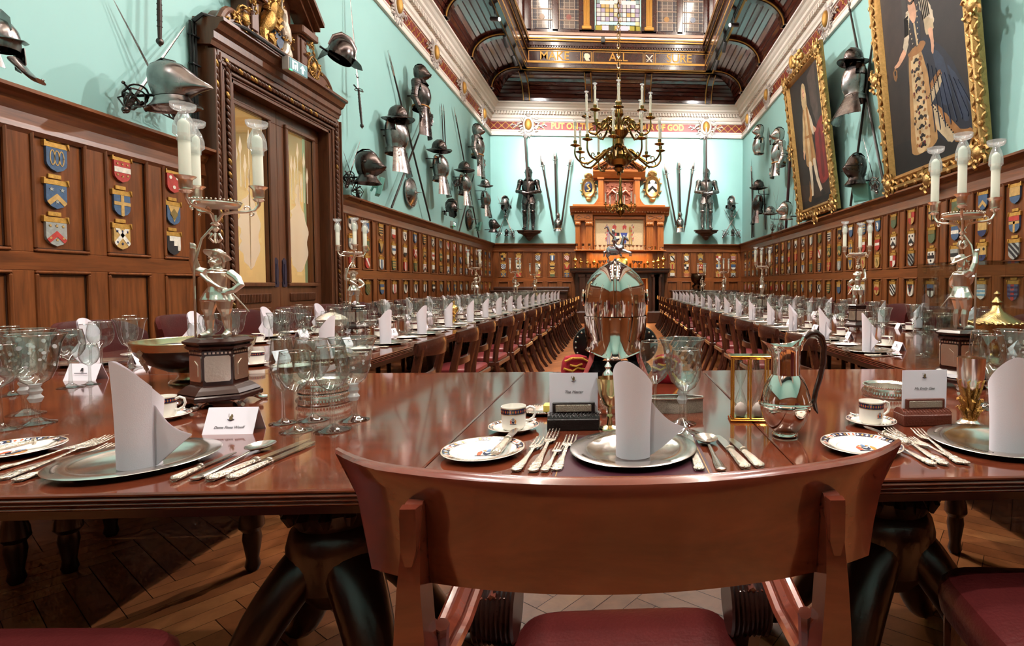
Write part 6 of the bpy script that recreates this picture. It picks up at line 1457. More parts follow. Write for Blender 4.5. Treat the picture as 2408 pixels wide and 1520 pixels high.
for k, y in enumerate(SY):
    place_chair(AC, 'mahogany rail-back chair on the aisle side of the left table, %s from the top table' % ORD[k], (-1.30+rc.uniform(-.02, .02), y+.16, 0), -pi/2+pi+rc.uniform(-.04, .04)-pi, 'aisle chairs along the left table')
    place_chair(AC, 'mahogany rail-back chair on the aisle side of the right table, %s from the top table' % ORD[k], (1.33+rc.uniform(-.02, .02), y+.3, 0), pi/2+rc.uniform(-.04, .04), 'aisle chairs along the right table')
    place_chair(LC, 'oxblood leather chair on the wall side of the left table, %s from the top table' % ORD[k], (-3.06+rc.uniform(-.02, .02), y-.17, 0), pi/2+rc.uniform(-.1, .1), 'leather chairs along the left wall')
    place_chair(LC, 'oxblood leather chair on the wall side of the right table, %s from the top table' % ORD[k], (3.02+rc.uniform(-.02, .02), y+.3, 0), -pi/2+rc.uniform(-.1, .1), 'leather chairs along the right wall')
dup(LC, 'oxblood leather chair at the bottom left corner, drawn up to the top table', (-1.085, .82, 0), pi-.04, 'leather chairs at the top table')
dup(LC, 'oxblood leather chair at the bottom right corner, drawn up to the top table', (.96, .93, 0), pi-.12, 'leather chairs at the top table')
dup(LC, 'oxblood leather chair at the left end of the top table', (-3.12, 2.12, 0), pi/2+.2, 'leather chairs at the top table')
# the presiding chair
def master_chair():
    r = thing('armchair', 'large mahogany armchair with curved rail back, in front of the top table', 'armchair', (.008, .75, 0)); cx = .0; oy = -.75
    MW = wood('armchair_mahogany', (62, 26, 18), (106, 47, 32), (2, 9, 9), .2, .35)
    R = []; n = 40
    for i in range(n+1):
        t = -1+2*i/n; fl = max(abs(t)-.8, 0)/.2
        xt, xb = .314*t, .272*t; yt = .505+.085*t*t+.012*fl*fl; yb = .516+.08*t*t
        zt = .968+.004*fl; zb = .858-.012*t*t; th = .014*(1-.25*fl)
        q = []
        for f_, dy in ((0, -th), (.3, -th*1.05), (.62, -th*.85), (.82, -th*.9), (.93, -th*.9), (.975, -th*.75), (1, -th*.3), (1, th*.3), (.9, th), (.6, th*.85), (.3, th), (0, th)):
            k = f_; flare = .5*(max(f_-.55, 0)/.45)**2
            x = xb+(xt-xb)*(f_*.4+.6*f_**3); y = yb+(yt-yb)*f_+dy
            q.append((x, y+oy, zb+(zt-zb)*f_))
        R.append(q)
    MB().rings(R).build('crest_rail', [MW], r)
    for s in (-1, 1):
        b = MB(); x = s*.205
        b.rings([[(x+s*o+dx, y+oy+dy, z) for dx, dy in ((-w, -.016), (w, -.016), (w, .016), (-w, .016))] for o, y, z, w in ((0, .545, .94, .008), (0, .536, .935, .009), (.0, .533, .9, .009), (.002, .531, .86, .011), (.002, .53, .8, .015), (-.004, .53, .7, .02), (-.004, .51, .5, .024), (.0, .49, .25, .022), (.0, .44, 0, .018))], sm=False)
        b.rings([[(x+dx*w, .517+oy+dy, z) for dx, dy in ((-1, .006), (1, .006), (.8, -.006), (-.8, -.006))] for z, w in ((.94, .009), (.93, .0095), (.9, .009), (.885, .004))], sm=True)
        b.build('back_stile', [MW], r)
        a = MB(); pts = [(s*.205, .553, .80), (s*.214, .575, .75), (s*.225, .63, .705), (s*.23, .73, .69), (s*.232, .83, .70), (s*.232, .92, .70), (s*.23, .975, .66), (s*.228, .97, .61), (s*.226, .93, .6)]
        pts = [(a_, b_+oy, c_) for a_, b_, c_ in pts]
        for k in (-1.5, -.5, .5, 1.5): a.tube([(p[0]+k*.011, p[1], p[2]+.003) for p in pts], .0075, 7)
        a.tube(pts, [.012, .022, .022, .022, .022, .022, .022, .02, .018], 8, 0, True, False, .5); a.build('reeded_arm', [MW], r)
        c = MB(); c.M = Matrix.Translation((s*.225, .97+oy, .57)) @ Matrix.Rotation(pi/2, 4, 'Y')
        for k in range(9): c.M = Matrix.Translation((s*.225, .97+oy, .57)) @ Matrix.Rotation(pi/2, 4, 'Y'); c.lathe([(.055, -.036+.008*k), (.06, -.032+.008*k), (.055, -.028+.008*k)], 20)
        c.M = Matrix(); c.tube([(s*.225, .975+oy, .53), (s*.225, 1.0+oy, .45), (s*.225, 1.03+oy, .2), (s*.225, 1.05+oy, 0)], [.036, .03, .026, .02], 8); c.build('scrolled_arm_support', [MAHOGD], r)
    MB().box(-.24, .53+oy, .38, .24, 1.02+oy, .43, 0, .01).build('seat_rail', [MW], r)
    MB().pad(-.205, .545+oy, .21, 1.06+oy, .43, .525).build('seat', [mat('shaded_red_leather', (66, 16, 15), .4, var=.15, vscale=14, bump=.12, bscale=120)], r)  # seat leather darkened to stand in for shade from the chair back
    return r
master_chair()
# ---------------- tableware prototypes (origin at the point that stands on the table)
GL = thin_glass('clear_glass', (246, 250, 249), .95, .075); GLS = thin_glass('stem_glass', (248, 252, 251), .9, .16); GLR = thin_glass('rim_glass', (248, 252, 251), .9, .45, 0, .7); ETCH = thin_glass('etched_dots', (255, 255, 255), .4, .05, .6)
SILT = mat('table_silver', (232, 224, 216), .2, 1, var=.06, vscale=30, rvar=.04); SILC = mat('chased_silver', (214, 202, 188), .2, 1, bump=.6, bscale=300)
CHINA = mat('white_china', (238, 232, 222), .15, coat=.5); LINEN = mat('white_linen', (234, 224, 230), .85, bump=.06, bscale=500); CARD = mat('white_card', (236, 230, 238), .6)
NAVYB = mat('navy_band', (34, 34, 66), .2, coat=.4); REDB = mat('iron_red_band', (196, 92, 62), .2, coat=.4); GOLDL = mat('gold_line', (186, 146, 76), .3, .8); INK = mat('black_ink', (50, 48, 50), .7)
GP = {'goblet': (.205, [(.034, 0), (.034, .002), (.02, .006), (.008, .014), (.0065, .03), (.009, .05), (.013, .06), (.008, .068), (.012, .076), (.008, .084), (.012, .09)], [(.012, .09), (.027, .102), (.036, .125), (.041, .155), (.046, .185), (.055, .205)]),
 'wine': (.195, [(.036, 0), (.036, .0018), (.02, .005), (.006, .016), (.0042, .04), (.0042, .085), (.007, .094)], [(.007, .094), (.026, .108), (.038, .13), (.041, .15), (.038, .175), (.033, .198)]),
 'white': (.185, [(.034, 0), (.034, .0018), (.018, .005), (.005, .015), (.004, .04), (.004, .085), (.006, .092)], [(.006, .092), (.022, .104), (.032, .124), (.035, .145), (.033, .165), (.0295, .185)]),
 'flute': (.215, [(.032, 0), (.032, .0018), (.016, .005), (.005, .014), (.004, .04), (.004, .075), (.006, .082)], [(.006, .082), (.018, .1), (.026, .13), (.0275, .155), (.025, .19), (.022, .215)]),
 'port': (.15, [(.03, 0), (.03, .0018), (.016, .005), (.005, .012), (.004, .03), (.004, .065), (.006, .072)], [(.006, .072), (.02, .082), (.028, .1), (.029, .117), (.026, .135), (.023, .15)])}
def wall2(b): return b+[(max(r-.0012, .001), z) for r, z in b[::-1]]
GS = 1.16; GP = {k: (h*GS, [(r*GS, z*GS) for r, z in a], [(r*GS, z*GS) for r, z in b]) for k, (h, a, b) in GP.items()}
GM = {}
for k, (h, st, bw) in GP.items():
    rim = lambda m, mi, sg: m.tube([(bw[-1][0]*cos(2*pi*j/sg), bw[-1][0]*sin(2*pi*j/sg), bw[-1][1]) for j in range(sg)], .0011, 5, mi, False, True)
    GM[k, 'far'] = rim(MB().lathe(st[:-1]+bw[:1], 14, 1, cap=False).lathe(bw, 18, 0, cap=False), 2, 18).mesh('glass_'+k, [GL, GLS, GLR])
    i = next(j for j, p in enumerate(st) if p[0] < .0085*GS)
    GM[k, 'foot'] = MB().lathe([(0, 0)]+st[:i+1], 28).mesh('foot', [GLS]); GM[k, 'stem'] = MB().lathe(st[i:]+[(.001, st[-1][1])], 16).mesh('stem', [GLS])
    GM[k, 'bowl'] = rim(MB().lathe(wall2(bw), 32, cap=False), 1, 32).mesh('bowl', [GL, GLR])
e = MB(); e_ = Matrix.Scale(GS, 4)
for row, (z, r) in enumerate(((.178, .0455), (.15, .0405), (.135, .0385), (.165, .043))):
    for q in range(5):
        a = q*1.2566+row*.7; e.M = e_ @ Matrix.Translation(((r+.0007)*cos(a), (r+.0007)*sin(a), z)) @ Matrix.Rotation(a, 4, 'Z') @ Matrix.Rotation(pi/2-.17, 4, 'Y'); e.lathe([(0, 0), ((.005, .003, .0035, .004)[row], 0), ((.005, .003, .0035, .004)[row], .0006), (0, .0006)], 12)
GM['goblet', 'dots'] = e.mesh('etched_dots', [ETCH]); GM['goblet', 'knop'] = MB().at(sc=GS).lathe([(.0095, .05), (.0137, .06), (.0086, .068), (.0127, .076), (.0086, .084), (.0122, .091)], 16).mesh('frosted_knop', [ETCH])
GN = {'goblet': 'etched goblet', 'wine': 'large wine glass', 'white': 'small wine glass', 'flute': 'tall champagne flute', 'port': 'small port glass'}
ON = {'goblet': 'etched_goblet', 'wine': 'wine_glass', 'white': 'white_wine_glass', 'flute': 'champagne_flute', 'port': 'port_glass'}
def near_glass(k, px, py, label, sc=1.0):
    p = onZ(px, py); r = thing(ON[k], label, 'glass', tuple(p), group='glasses on the top table'); r.scale = (sc,)*3
    for q in ('foot', 'stem', 'bowl'): put(q, GM[k, q], r)
    if k == 'goblet': put('frosted_knop', GM[k, 'knop'], r); put('etched_dots', GM[k, 'dots'], r)
    return r
# plates
CHARG = MB().lathe([(0, .004), (.095, .004), (.108, .012), (.113, .0135), (.147, .0155), (.15, .014), (.147, .0125), (.11, .009), (.1, 0), (0, 0)], 56).mesh('charger', [SILT])
def china_plate(r):
    b = MB().lathe([(0, .004), (r*.62, .004), (r*.72, .01), (r*.99, .016), (r, .0145), (r*.7, .006), (r*.55, 0), (0, 0)], 44).mesh('plate', [CHINA])
    t = MB(); n = 48
    for i in range(n):
        a0, a1 = 2*pi*i/n, 2*pi*(i+1)/n; z = lambda q: .01+(.006)*(q-.72)/.27+.0004
        q0, q1 = .8, .965
        t.add([(r*q*cos(a), r*q*sin(a), z(q)) for q, a in ((q0, a0), (q1, a0), (q1, a1), (q0, a1))], [(0, 1, 2, 3)], 0 if i % 6 < 4 else 2)
        am_, qm = (a0+a1)/2, .88; d = .034 if i % 6 < 4 else .04
        t.add([(r*q*cos(a), r*q*sin(a), z(q)+.0003) for q, a in ((qm-d*1.8, am_), (qm, am_-.045), (qm+d*1.8, am_), (qm, am_+.045))], [(0, 1, 2, 3)], (2 if i % 2 else 3) if i % 6 < 4 else 1)
    g = MB()
    for q, w in ((.985, .006), (.965, .008), (.795, .008), (.6, .006)): g.lathe([(r*q, .0045 if q < .7 else z(q)+.0006), (r*(q+w), .0045 if q < .7 else z(q)+.0006)], 44, cap=False)
    return b, t.mesh('painted_border', [NAVYB, REDB, CHINA, GOLDL]), g.mesh('gold_lines', [GOLDL])
BP = china_plate(.095); SC_ = china_plate(.068)
def crest(sz, seed=1):
    m = MB(); rnd = random.Random(seed)
    m.prism([(-.25*sz, .2*sz), (.25*sz, .2*sz), (.22*sz, -.2*sz), (0, -.4*sz), (-.22*sz, -.2*sz)], 0, .0004, 0); m.prism([(-.18*sz, .12*sz), (.18*sz, .12*sz), (0, -.1*sz)], .0003, .0007, 3)
    for s in (-1, 1):
        m.prism([(s*.3*sz, -.42*sz), (s*.52*sz, -.4*sz), (s*.58*sz, .1*sz), (s*.42*sz, .4*sz), (s*.3*sz, .15*sz)], 0, .0005, 1 if s < 0 else 2)
        m.prism([(s*.1*sz, .3*sz), (s*.36*sz, .45*sz), (s*.2*sz, .62*sz)], 0, .0005, 2)
    m.prism([(-.13*sz, .25*sz), (.13*sz, .25*sz), (.1*sz, .6*sz), (0, .75*sz), (-.1*sz, .6*sz)], 0, .0005, 4); m.prism([(-.6*sz, -.48*sz), (.6*sz, -.48*sz), (.6*sz, -.56*sz), (-.6*sz, -.56*sz)], 0, .0005, 0)
    return m
CRM = [NAVYB, REDB, mat('crest_gold', (196, 130, 66), .3), CHINA, mat('crest_blue', (90, 120, 160), .3)]
def cup_mesh():
    c = MB().lathe([(0, 0), (.024, 0), (.031, .008), (.0325, .02), (.0335, .064), (.0325, .064), (.0315, .022), (.028, .012), (0, .006)], 36).mesh('cup', [CHINA])
    h = MB(); h.tube([(.032, 0, .054), (.044, 0, .06), (.055, 0, .055), (.058, 0, .042), (.053, 0, .03), (.042, 0, .023), (.033, 0, .022)], [.0038, .0036, .0036, .0036, .0036, .0036, .004], 8)
    b = MB(); n = 30
    for i in range(n):
        a0, a1 = 2*pi*i/n, 2*pi*(i+1)/n; R = .0337
        b.add([(R*cos(a), R*sin(a), z) for z, a in ((.046, a0), (.046, a1), (.06, a1), (.06, a0))], [(0, 1, 2, 3)], 0)
        am_ = (a0+a1)/2; R = .0339; 
        b.add([(R*cos(a), R*sin(a), z) for z, a in ((.0485, am_), (.053, am_+.07), (.0575, am_), (.053, am_-.07))], [(0, 1, 2, 3)], 1 if i % 2 else 2)
    for z in (.0455, .0605): b.lathe([(.0339, z-.0006), (.0339, z+.0006)], 30, 2, cap=False)
    return c, h.mesh('handle', [CHINA]), b.mesh('painted_band', [NAVYB, REDB, GOLDL])
CUP = cup_mesh()
def blade_profile(L): return None
def fork_mesh(L=.19):
    m = MB(); m.tube([(0, 0, .004), (0, .03, .004), (0, .07, .0045), (0, L*.56, .007), (0, L*.64, .009)], [.009, .0085, .0045, .0032, .004], 8, 0, True, False, .35)
    m.tube([(0, L*.62, .009), (0, L*.68, .008), (0, L*.74, .006)], [.004, .012, .0125], 8, 0, True, False, .22)
    for k in range(4): x = -.0105+.007*k; m.tube([(x*.95, L*.72, .0062), (x, L*.85, .006), (x, L*1.0, .011)], [.0024, .0021, .0012], 6, 0, True, False, .8)
    for y, w in ((.0, .0105), (.012, .0115), (.024, .0098)): m.ball((0, y+.004, .0055), (w, .008, .0032), 10, 5)
    return m.mesh('fork', [SILC])
def knife_mesh(L=.22, b=.0105):
    h = MB(); h.tube([(0, 0, .006), (0, .02, .006), (0, .06, .006), (0, .085, .006)], [.0095, .0098, .0078, .006], 10, 0, True, False, .7); h.ball((0, .004, .007), (.0108, .008, .0065), 10, 6); h.tube([(0, .085, .006), (0, .09, .006)], .0085, 10)
    k = MB(); k.prism([(-.007, .09), (.006, .09), (b*.9, L*.8), (b*.5, L*.97), (-.002, L), (-.0085, L*.9), (-.008, .1)], .0052, .0066)
    return h.mesh('handle', [SILC]), k.mesh('blade', [SILT])
def spoon_mesh(L=.18):
    m = MB(); m.tube([(0, 0, .004), (0, .03, .004), (0, .07, .0045), (0, L*.7, .009), (0, L*.76, .008)], [.009, .0085, .0045, .0032, .004], 8, 0, True, False, .4); m.ball((0, .004, .0055), (.0105, .009, .003), 10, 5)
    c = L*.87; R = [[(.0235*q*sin(t), c+.03*q*cos(t), .003+.0095*q*q+o) for t in [2*pi*j/20 for j in range(20)]] for q, o in ((.02, 0), (.4, 0), (.75, 0), (1, 0), (1, .0012), (.75, .0016), (.4, .0016), (.02, .0016))]
    m.rings(R, cap=False); return m.mesh('spoon', [SILT])
FORK, FORKS, KNIFE, KNIFES, SPOON = fork_mesh(), fork_mesh(.165), knife_mesh(), knife_mesh(.17, .009), spoon_mesh()
def napkin_mesh(flap=True):
    # rolled standing napkin: slanted top, peak at the front left, loose corner trailing to the right
    m = MB(); n = 44; O = []
    for i in range(n+1):
        t = i/n; a = -pi*.1-2*pi*1.3*(1-t); R = .044+.0012*sin(a*3)-.006*(1-t)
        sx = R*cos(a)*.98; sy = R*sin(a)*.8
        pk = .5+.5*cos(a+pi*.62)               # tallest at the front left
        h = .135+.092*pk**1.25
        O.append((sx, sy, h))
    w = .0011
    if flap:
        x0, y0, _ = O[0]
    vs = []; K = 7
    for (x, y, h) in O:
        for j in range(K): f = j/(K-1); c = 1-.05*sin(f*pi)+.15*f; vs.append((x*c, y*c, h*f))
    fs = [(i*K+j, (i+1)*K+j, (i+1)*K+j+1, i*K+j+1) for i in range(n) for j in range(K-1)]
    m.add(vs, fs, 0, True); nn = len(vs)
    m.add([(x*.96, y*.95, z) for x, y, z in vs], [f[::-1] for f in fs], 0, True)
    if flap:
        F = []; G = 9
        for i in range(G+1):
            u = i/G; x = .036+.082*u; y = -.004-.012*sin(u*2.2)+.012*u; top = .138-.068*u-.012*sin(pi*u); bot = .067*u**1.15
            F.append([(x, y, bot+(top-bot)*q) for q in (0, .33, .66, 1)])
        for o, fl in ((0, 0), (.0022, 1)):
            m.add([(x, y+o, z) for r in F for x, y, z in r], [((i*4+j, (i+1)*4+j, (i+1)*4+j+1, i*4+j+1) if not fl else (i*4+j+1, (i+1)*4+j+1, (i+1)*4+j, i*4+j)) for i in range(G) for j in range(3)], 0, True)
    return m.mesh('napkin', [LINEN], 60)
NAPK = napkin_mesh()
def tent_card(w=.1, h=.052):
    m = MB(); d = h*.62
    for s in (-1, 1):
        o = .0008
        vs = [(-w/2, s*d*.72, 0), (w/2, s*d*.72, 0), (w/2, 0, h), (-w/2, 0, h), (-w/2, s*(d*.72-o*2), 0), (w/2, s*(d*.72-o*2), 0), (w/2, -s*o*0, h-o*2), (-w/2, 0, h-o*2)]
        fs = [(0, 1, 2, 3), (7, 6, 5, 4), (0, 4, 5, 1), (1, 5, 6, 2), (0, 3, 7, 4)]; m.add(vs, fs if s < 0 else [f[::-1] for f in fs])
    return m.mesh('tent_card', [CARD])
TENT = tent_card(); e = MB(); e.prism([(-.004, -.006), (.004, -.006), (.005, -.002), (.002, .006), (-.003, .005)], 0, .0005); e.box(-.02, -.013, 0, .02, -.011, .0005); EMB = e.mesh('printed_emblem', [INK])
ML = lambda o, rz: Matrix.Translation(o) @ Matrix.Rotation(rz, 4, 'Z')
def item(name, meshes, M, label, cat, group, kidnames=None):
    if len(meshes) == 1: o = put(name, meshes[0]); o.matrix_world = M; return tag(o, label, cat, group)
    o = put(name, meshes[0]); o.matrix_world = M; tag(o, label, cat, group)
    for k, m in zip(kidnames, meshes[1:]): put(k, m, o)
    return o
rp = random.Random(9)
def setting(base, rz, where, full, grp):
    # base: table edge in front of the diner; local +y points into the table
    B = ML((base[0], base[1], TZ+.0004), rz); j = lambda a=.008: rp.uniform(-a, a)
    T = lambda x, y, r=0, z=0: B @ ML((x+j(), y+j(), z), r+j(.1))
    item('charger_plate', [CHARG], T(0, .21), 'round silver charger, %s' % where, 'plate', grp+' chargers')
    item('folded_napkin', [NAPK], T(0, .21, rp.uniform(-.25, .25), .0045), 'white napkin folded upright, %s' % where, 'napkin', grp+' napkins')
    item('bread_plate', BP, T(-.33, .2), 'bordered white bread plate, %s' % where, 'plate', grp+' bread plates', ('painted_border', 'gold_lines'))
    item('saucer', SC_, T(-.25, .43), 'bordered white saucer, %s' % where, 'saucer', grp+' saucers', ('painted_border', 'gold_lines'))
    item('coffee_cup', CUP, T(-.25, .43, rp.uniform(-.5, 2), .0045), 'white banded coffee cup, %s' % where, 'cup', grp+' cups', ('handle', 'painted_band'))
    c = item('place_card', [TENT], T(-.06, .42, rp.uniform(-.3, .3)), 'white tent place card, %s' % where, 'place card', grp+' place cards')
    o = put('printed_emblem', EMB, c); o.location = (0, -.0125, .034); o.rotation_euler = (1.16, 0, 0)
    for k, x, y in (('goblet', .16, .56), ('wine', .26, .5), ('white', .2, .42), ('flute', .1, .5), ('port', .28, .4)):
        item(ON[k], [GM[k, 'far']], T(x, y), '%s, %s' % (GN[k], where), 'glass', grp+' glasses')
    if full:
        for i, x in enumerate((-.195, -.225)): item('fork', [(FORK, FORKS)[i]], T(x, .1), '%s silver fork, %s' % (('inner', 'outer')[i], where), 'fork', grp+' forks')
        item('table_knife', KNIFE[:2], T(.19, .09), 'silver table knife, %s' % where, 'knife', grp+' knives', ('blade',))
        item('soup_spoon', [SPOON], T(.225, .1), 'silver soup spoon, %s' % where, 'spoon', grp+' spoons')
for k, y in enumerate(SY):
    n = ORD[k]
    setting((-1.36, y, 0), pi/2, '%s place from the top table, aisle side, left table' % n, k < 9, 'left aisle')
    setting((1.28, y+.12, 0), -pi/2, '%s place from the top table, aisle side, right table' % n, k < 9, 'right aisle')
    if k < 17:
        setting((-2.86, y-.17, 0), -pi/2, '%s place from the top table, wall side, left table' % n, False, 'left wall')
        setting((2.94, y+.38, 0), pi/2, '%s place from the top table, wall side, right table' % n, False, 'right wall')
# ---------------- objects on the top table
def cut(name, meshes, tail, tip, L, label, cat, kn=(), z=0, grp='silver cutlery on the top table'):
    a, b = onZ(*tail), onZ(*tip); d = b-a; sc = d.length/L
    return item(name, meshes, Matrix.Translation((a.x, a.y, TZ+z)) @ Matrix.Rotation(atan2(-d.x, d.y), 4, 'Z') @ Matrix.Diagonal((min(sc, 1.25), sc, 1, 1)), label, cat, grp, kn)
Tz = lambda px, py, rz=0, z=0, sc=1: Matrix.Translation(onZ(px, py)+Vector((0, 0, z))) @ Matrix.Rotation(rz, 4, 'Z') @ Matrix.Scale(sc, 4)
MAT = mat('dark_leather_mat', (58, 24, 34), .35)
a = thing('place_mat', 'dark leather place mat under the middle silver charger', 'place mat', (.03, 1.27, TZ)); MB().box(-.17, -.165, 0, .17, .16, .002, 0, .0008).build('mat_board', [MAT], a)
m = MB()
for q in ((-.162, -.157, .162, -.155), (-.162, .15, .162, .152), (-.162, -.157, -.16, .152), (.16, -.157, .162, .152)): m.box(q[0], q[1], .002, q[2], q[3], .0023)
m.build('gold_tooled_line', [GOLDL], a)
for (px, py), nm in (((325, 1089), 'left'), ((1490, 1066), 'middle'), ((2338, 1047), 'right')):
    z = .0024 if nm == 'middle' else 0
    c = item('charger_plate', [CHARG], Tz(px, py, 0, z), 'large silver charger with engraved rim, %s of the three on the top table' % nm, 'plate', 'chargers on the top table')
    e = MB()
    for k in range(22):
        a = (2.1 if k < 11 else 3.6)+.045*(k % 11); r0 = .127; e.tube([(r0*cos(a), r0*sin(a), .0155), ((r0+.007)*cos(a+.02), (r0+.007)*sin(a+.02), .0158), ((r0+.002)*cos(a+.035), (r0+.002)*sin(a+.035), .0156)], .0006, 4)
    e.build('engraving', [mat('engraved_line_'+nm, (96, 86, 80), .4, .8)], c)
item('folded_napkin', [NAPK], Tz(330, 1100, -.12, .0045, 1.03), 'white napkin folded upright on the left charger of the top table', 'napkin', 'napkins on the top table')
item('folded_napkin', [NAPK], Tz(1489, 1078, -.12, .0069, .98), 'white napkin folded upright on the middle charger, before the chased goblet', 'napkin', 'napkins on the top table')
item('folded_napkin', [NAPK], Tz(2368, 1064, .3, .0045, 1.0), 'white napkin folded upright on the right charger, cut by the edge', 'napkin', 'napkins on the top table')
for k, (t, p) in enumerate((((1212, 1111), (1275, 1037)), ((1253, 1112), (1305, 1018)), ((1280, 1112), (1320, 1051)), ((1308, 1110), (1345, 1032)))):
    cut('fork', [FORK], t, p, .19, 'silver fork, %s from the left beside the middle charger' % ORD[k], 'fork')
cut('table_knife', KNIFE, (1645, 1110), (1614, 1020), .22, 'silver knife half under the right rim of the middle charger', 'knife', ('blade',))
cut('soup_spoon', [SPOON], (1697, 1109), (1656, 1033), .18, 'round silver soup spoon right of the middle charger', 'spoon')
cut('table_knife', KNIFES, (1754, 1105), (1688, 1029), .17, 'silver knife just right of the soup spoon, middle place', 'knife', ('blade',))
cut('table_knife', KNIFES, (1787, 1102), (1718, 1036), .17, 'outermost silver knife of the middle place', 'knife', ('blade',))
for k, (t, p) in enumerate((((-28, 1114), (236, 1041)), ((5, 1131), (263, 1033)), ((40, 1135), (268, 1052)))): cut('fork', [FORK], t, p, .19, 'silver fork left of the left charger, %s from the edge' % ORD[k], 'fork')
cut('table_knife', KNIFE, (408, 1134), (556, 1069), .22, 'silver knife nearest the left charger, at its right', 'knife', ('blade',))
cut('soup_spoon', [SPOON], (458, 1131), (632, 1050), .18, 'round silver soup spoon right of the left charger', 'spoon')
cut('table_knife', KNIFE, (494, 1133), (731, 1037), .22, 'silver knife right of the soup spoon, left place', 'knife', ('blade',))
cut('table_knife', KNIFE, (542, 1131), (742, 1043), .22, 'outermost silver knife of the left place', 'knife', ('blade',))
for k, (t, p) in enumerate((((2194, 1097), (2068, 1030)), ((2221, 1096), (2080, 1007)), ((2258, 1093), (2154, 1017)), ((2275, 1095), (2139, 1038)))): cut('fork', [FORK], t, p, .19, 'silver fork left of the right charger, %s from the bread plate' % ORD[k], 'fork')
for (px, py), nm, t, p in (((1137, 1069), 'middle', (1166, 1088), (1216, 1027)), ((25, 1068), 'left', (-20, 1082), (165, 1042)), ((2025, 1057), 'right', (2136, 1064), (2032, 1022))):
    o = item('bread_plate', BP, Tz(px, py), 'white bread plate with imari border, %s place of the top table' % nm, 'plate', 'bread plates on the top table', ('painted_border', 'gold_lines'))
    q = crest(.04).build('painted_arms', CRM, o); q.location = (.01, -.005, .0045)
    cut('butter_knife', KNIFES, t, p, .17, 'silver butter knife lying across the %s bread plate' % nm, 'knife', ('blade',), .0165)
for (px, py), nm, rz, cz in (((1208, 1013), 'middle', .15, -pi/2), ((2048, 999), 'right', .15, -pi/2+.15), ((383, 986), 'left', .2, -pi/2)):
    o = item('saucer', SC_, Tz(px, py), 'small white saucer with imari border, %s place' % nm, 'saucer', 'saucers on the top table', ('painted_border', 'gold_lines'))
    c = item('coffee_cup', CUP, Tz(px, py, rz, .0045), 'white coffee can with imari band and crest, %s place' % nm, 'cup', 'cups on the top table', ('handle', 'painted_band'))
    m = crest(.014); m2 = MB(); 
    for (x, y, z), in zip(m.v): a = x/.0338+cz; m2.v.append(((.0338+z)*cos(a), (.0338+z)*sin(a), .028+y))
    m2.f, m2.m, m2.s = m.f, m.m, m.s; m2.build('painted_arms', CRM, c)
    cut('teaspoon', [SPOON], (px-48 if nm == 'right' else px+52, py-13), (px-10, py-2), .18, 'silver teaspoon resting on the %s saucer' % nm, 'spoon', (), .012)
near = [('wine', 1540, 991, 'large plain wine glass behind the middle napkin', 1.02), ('goblet', 1604, 997, 'etched goblet behind the small wine glass, middle place', 1.03), ('white', 1612, 1021, 'small wine glass in front of the etched goblet, middle place', 1.06),
 ('flute', 667, 996, 'narrow glass, leftmost of the cluster before the coaster', .98), ('wine', 736, 989, 'rounded wine glass at the back of the cluster before the coaster', 1.04), ('white', 697, 1015, 'small wine glass at the front left of the cluster before the coaster', 1.02), ('port', 782, 1013, 'open-bowled glass at the front right of the cluster before the coaster', 1.33), ('goblet', 833, 989, 'etched goblet with frosted knop, rightmost of the cluster before the coaster', 1.03),
 ('goblet', 86, 997, 'front etched goblet near the left edge of the table', 1.08), ('goblet', 62, 975, 'etched goblet behind the front one, near the left edge', 1.1), ('wine', 167, 912, 'wine glass right of the etched goblets, near the left edge', .98), ('port', 212, 905, 'small port glass beside the tent card, near the left edge', .93), ('white', 2, 1012, 'wine glass cut off by the left edge', 1.1), ('flute', 28, 930, 'narrow glass behind the etched goblets at the left edge', 1),
 ('wine', 2322, 962, 'wine glass between the gilt goblet and the right napkin', 1.04), ('goblet', 2386, 952, 'etched goblet behind the right napkin, under the glass case', 1.04), ('flute', 2300, 948, 'narrow glass behind the gilt goblet at the right', .98)]
for k, px, py, lab, sc in near: near_glass(k, px, py, lab, sc)
# place cards: printed crest and names
SCR = dict(shear=.3); INK2 = mat('grey_ink', (84, 80, 84), .7); CRESTC = mat('crest_print', (104, 84, 52), .6)
def card_print(o, name, w, zc, M):
    cr = MB(); cr.prism([(-.0055, -.008), (.0055, -.008), (.006, -.005), (.003, -.003), (.0045, .002), (.002, .007), (-.001, .008), (-.002, .003), (-.0045, .001), (-.004, -.004)], 0, .0004); cr.tube([(-.006, .0, .0002), (-.0075, .009, .0002)], .0006, 4); cr.tube([(-.008, -.006, .0002), (0, -.0095, .0002), (.008, -.006, .0002)], .0011, 4, 1)
    q = cr.build('printed_crest', [CRESTC, NAVYB], o); q.scale = (.8, .8, 1); q.matrix_local = M @ Matrix.Translation((0, zc, .0005)) @ Matrix.Scale(.8, 4); text(name, w*.87, INK2, M @ Matrix.Translation((0, -.004 if zc > .02 else -.013, .0005)), o, 'printed_name', .00015, **SCR)
